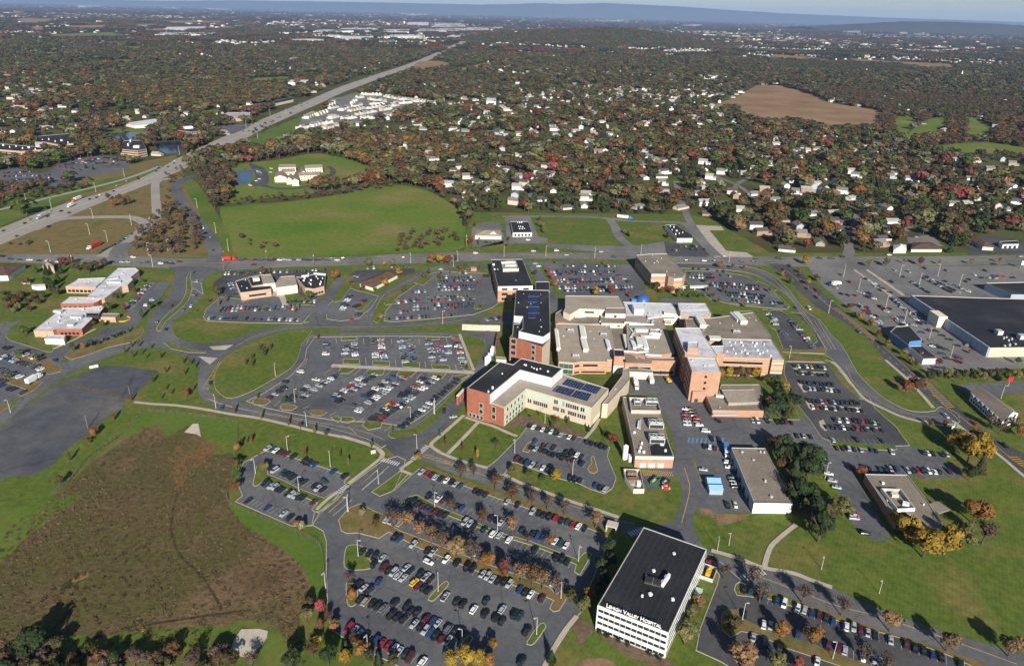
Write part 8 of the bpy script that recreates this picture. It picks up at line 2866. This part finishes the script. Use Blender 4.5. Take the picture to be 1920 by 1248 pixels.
small('pen_fence', [('b', 0, -2.6, 8, .1, 0, 1.9), ('b', 0, 2.6, 8, .1, 0, 1.9), ('b', -4, 0, .1, 5.2, 0, 1.9), ('b', 4, 0, .1, 5.2, 0, 1.9)], ['steel'], t)
p = g(*cr('C1', 990, 670))
t = thing('transformer_box', 'box', 'pale green transformer box', 'on the grass beside the white office block', p, 1.1)
small('casing', [('b', 0, 0, 4, 2.6, 0, 1.9), ('b', 0, 0, 4.2, 2.8, 1.9, 2.05)], ['panel_green'], t)
p = g(*cr('L2', 1840, 350))
t = thing('excavator', 'digger', 'yellow digger', 'beside the loading yard', (p.x, p.y, .1), 1.9)
small('tracks', [('b', 0, -1, 4, .6, 0, .9), ('b', 0, 1, 4, .6, 0, .9)], ['dark'], t)
small('cab', [('b', -.3, 0, 3, 2.4, .9, 2.0), ('b', .3, .6, 1.4, 1.1, 2.0, 3.2)], ['yellow'], t)
small('arm', [('b', 2.6, 0, 3, .4, 2.2, 2.7), ('b', 4.0, 0, .4, .4, .8, 2.6)], ['yellow'], t)
p = g(*cr('F', 1147, 993))
t = thing('stair_entrance', 'portal', 'small concrete stair entrance', 'at the car park corner in the white office\'s shade', p, -.35)
small('side_wall', [('b', -2.2, 0, .5, 4, 0, 3), ('b', 2.2, 0, .5, 4, 0, 3)], ['slab'], t)
small('lintel', [('b', 0, 0, 5, 4.2, 3, 3.5)], ['slab'], t)


def sign(c, s, w, h, z, mat, look, place, rz=0, text=None, tmat='dark', posts=2):
    p = g(*cr(c, *map(float, s.split(','))))
    t = thing('sign', 'sign', look, place, p, rz)
    small('sign_post', [('c', x * w * .35, 0, .12, .12, 0, z + .2) for x in ((-1, 1) if posts == 2 else (0,))], ['pole'], t)
    small('sign_board', [('b', 0, 0, w, .3, z, z + h)], [mat], t)
    return t
sign('H5', '325,925', 4.5, 2.2, 4.6, 'white', 'white campus sign on a tall post', 'at the perimeter road\'s mouth', .5, posts=1)
sign('L1', '530,270', 5, 1.6, .4, 'white', 'low white billboard', 'at the corner of the disused paved lot', .6)
sign('L2', '180,752', 2.6, 2.2, .3, 'walk', 'pale stone directory sign', 'beside the main campus crossing', .4)
sign('C7', '182,392', 1.8, 1.2, 2.6, 'dark', 'dark sign board on a post', 'on the west lawn above the car park', .2, posts=1)
sign('H5', '1105,245', 4.5, 3, 3.5, 'red', 'red and white pylon sign', 'behind the brown-roofed apartments', .3, posts=1)
sign('M3', '1905,612', 3, 4, 4, 'white', 'tall white pylon sign', 'at the mall edge by the cross road', 0)
sign('H2', '383,245', 9, 4.5, 6, 'green', 'green highway sign', 'over the highway verge', .9)
sign('L1', '1840,330', 1.2, .7, 1.9, 'blue_wall', 'small blue direction sign', 'in the front lots', .2, posts=1) if False else None
for q in ('930,180 990,75 800,40 1285,205'.split()):
    pass
p = g(*cr('D1', 1640, 815))
t = thing('barrier', 'barrier', 'curved yellow kerb barrier', 'at the medical centre\'s turning circle', p)
V, F, MI = [], [], []
for k in range(10):
    a = -1.6 + k * .32
    box_geo(V, F, MI, (-3 + 4.6 * math.cos(a), 4.6 * math.sin(a)), .7, 1.6, 0, .7, a)
mesh_obj('yellow_kerb', V, F, M['yellow'], t, loc=(0, 0, 0))
p = g(*cr('M2', 745, 622))
t = thing('kiosk', 'kiosk', 'tiny brick gate lodge', 'at the top of the lot left of the black office', p)
small('wall', [('b', 0, 0, 5, 3, 0, 2.6)], ['brick'], t)
small('roof', [('b', 0, 0, 6, 4, 2.6, 3.0)], ['roof_beige'], t)
# flagpole by the front lots
p = g(*cr('L2', 525, 530))
t = thing('flagpole', 'pole', 'white flagpole', 'on the grass beside the brick wing\'s drive', p)
small('pole', [('c', 0, 0, .14, .08, 0, 11)], ['white'], t)
# church spires and towers on the plain
for c, s, h, look in (('T3', '1565,440', 32, 'white church spire'), ('T3', '1030,418', 24, 'slim white church spire'), ('T3', '410,120', 75, 'distant city tower block'), ('T3', '698,165', 40, 'square white tower'), ('T2', '355,138', 45, 'slim white silo tower'), ('T3', '138,112', 60, 'small distant tower block')):
    p = g(*cr(c, *map(float, s.split(','))))
    t = thing('church_spire' if 'spire' in look else 'tower', 'tower', look, 'on the distant plain', p)
    if 'spire' in look:
        small('tower', [('b', 0, 0, 7, 7, 0, h * .5)], ['white'], t)
        small('spire', [('c', 0, 0, 4.2, .2, h * .5, h)], ['white'], t)
        small('nave', [('b', 14, 0, 24, 11, 0, 9)], ['white'], t)
    else:
        small('tower', [('b', 0, 0, 20, 16, 0, h)], ['cream'], t)
        small('roof', [('b', 0, 0, 12, 10, h, h + 5)], ['roof_grey'], t)
# ---------------------------------------------------------------- labels: say which one
ORD = ['first', 'second', 'third', 'fourth', 'fifth', 'sixth', 'seventh', 'eighth', 'ninth', 'tenth', 'eleventh', 'twelfth', 'thirteenth', 'fourteenth', 'fifteenth', 'sixteenth', 'seventeenth', 'eighteenth', 'nineteenth', 'twentieth']
groups = {}
for o, cat, look, place, group in REG:
    o['category'] = cat
    if group:
        o['group'] = group
    groups.setdefault((look, place), []).append(o)
for (look, place), os_ in groups.items():
    os_.sort(key=lambda o: to_px(o.location)[0])
    n = len(os_)
    for i, o in enumerate(os_):
        if n == 1:
            lb = f'{look} {place}'
        elif i == 0:
            lb = f'leftmost {look} {place}'
        elif i == n - 1:
            lb = f'rightmost {look} {place}'
        else:
            lb = f'{ORD[i]} {look} from left {place}' if i < len(ORD) else f'{look} {place}, number {i + 1} from left'
        o['label'] = ' '.join(lb.split())
# ---------------------------------------------------------------- painted markings become one structure per colour
for k, (V, F) in MARKS.items():
    if F:
        structure(mesh_obj('road_marking', V, F, M[k], loc=(0, 300, 0)))

# ---------------------------------------------------------------- camera, sun, sky, air
cam = bpy.data.cameras.new('camera')
cam.sensor_width = 36
cam.lens = FPX / 1920 * 36
cam.clip_start = 1
cam.clip_end = 200000
co = bpy.data.objects.new('camera', cam)
m3 = Matrix((RGT, UPV, -FWD)).transposed()
co.matrix_world = Matrix.Translation((0, 0, CAM_H)) @ m3.to_4x4()
link(co)
scene.camera = co

SUN_EL, SUN_AZ = math.radians(25.5), math.radians(9.5)      # sun behind the camera and a little to the right
to_sun = Vector((math.sin(SUN_AZ) * math.cos(SUN_EL), -math.cos(SUN_AZ) * math.cos(SUN_EL), math.sin(SUN_EL)))
sun = bpy.data.lights.new('sun', 'SUN')
sun.energy = 5.0
sun.angle = math.radians(.5)
sun.color = (1, .93, .82)
so = bpy.data.objects.new('sun', sun)
so.rotation_euler = (-to_sun).to_track_quat('-Z', 'Y').to_euler()
so.location = (200, -300, 600)
link(so)
world = bpy.data.worlds.new('World')
scene.world = world
world.use_nodes = True
nt = world.node_tree
sky = nt.nodes.new('ShaderNodeTexSky')
sky.sky_type = 'NISHITA'
sky.sun_disc = False
sky.sun_elevation = SUN_EL
# Blender's sky: rotation 0 puts the sun at +Y, growing clockwise seen from above
sky.sun_rotation = math.atan2(to_sun.x, to_sun.y)
sky.altitude = 200
sky.air_density = 1.0
sky.dust_density = .3
sky.ozone_density = 3
nt.links.new(sky.outputs['Color'], nt.nodes['Background'].inputs['Color'])
nt.nodes['Background'].inputs['Strength'].default_value = .05

vs = scene.view_settings
vs.view_transform = 'Standard'
vs.look = 'None'
vs.exposure = EXPOSURE
vs.gamma = 1

HAZE = True
if HAZE:
    X0, X1, Y0, Y1, Z0, Z1 = -45000, 45000, -500, 58000, -1.0, 900
    v = [(x, y, z) for z in (Z0, Z1) for y in (Y0, Y1) for x in (X0, X1)]
    f = [(0, 2, 3, 1), (4, 5, 7, 6), (0, 1, 5, 4), (2, 6, 7, 3), (0, 4, 6, 2), (1, 3, 7, 5)]
    hm = bpy.data.materials.new('air')
    hm.use_nodes = True
    hn = hm.node_tree
    hn.nodes.remove(hn.nodes['Principled BSDF'])
    pv = hn.nodes.new('ShaderNodeVolumePrincipled')
    pv.inputs['Color'].default_value = (.42, .62, 1, 1)
    pv.inputs['Density'].default_value = 2.3e-5
    pv.inputs['Anisotropy'].default_value = .0
    hn.links.new(pv.outputs['Volume'], hn.nodes['Material Output'].inputs['Volume'])
    hz = mesh_obj('haze', v, f, hm, loc=(0, 0, 0))
    stuff(hz, 'thin blue autumn haze lying over the whole distant valley', 'haze')

scene.render.film_transparent = False
cy = scene.cycles
cy.max_bounces = 5
cy.diffuse_bounces = 2
cy.glossy_bounces = 2
cy.transmission_bounces = 2
cy.volume_bounces = 0
cy.use_adaptive_sampling = True
cy.adaptive_threshold = .015
try:
    cy.use_denoising = True
    cy.denoiser = 'OPENIMAGEDENOISE'
except Exception:
    pass
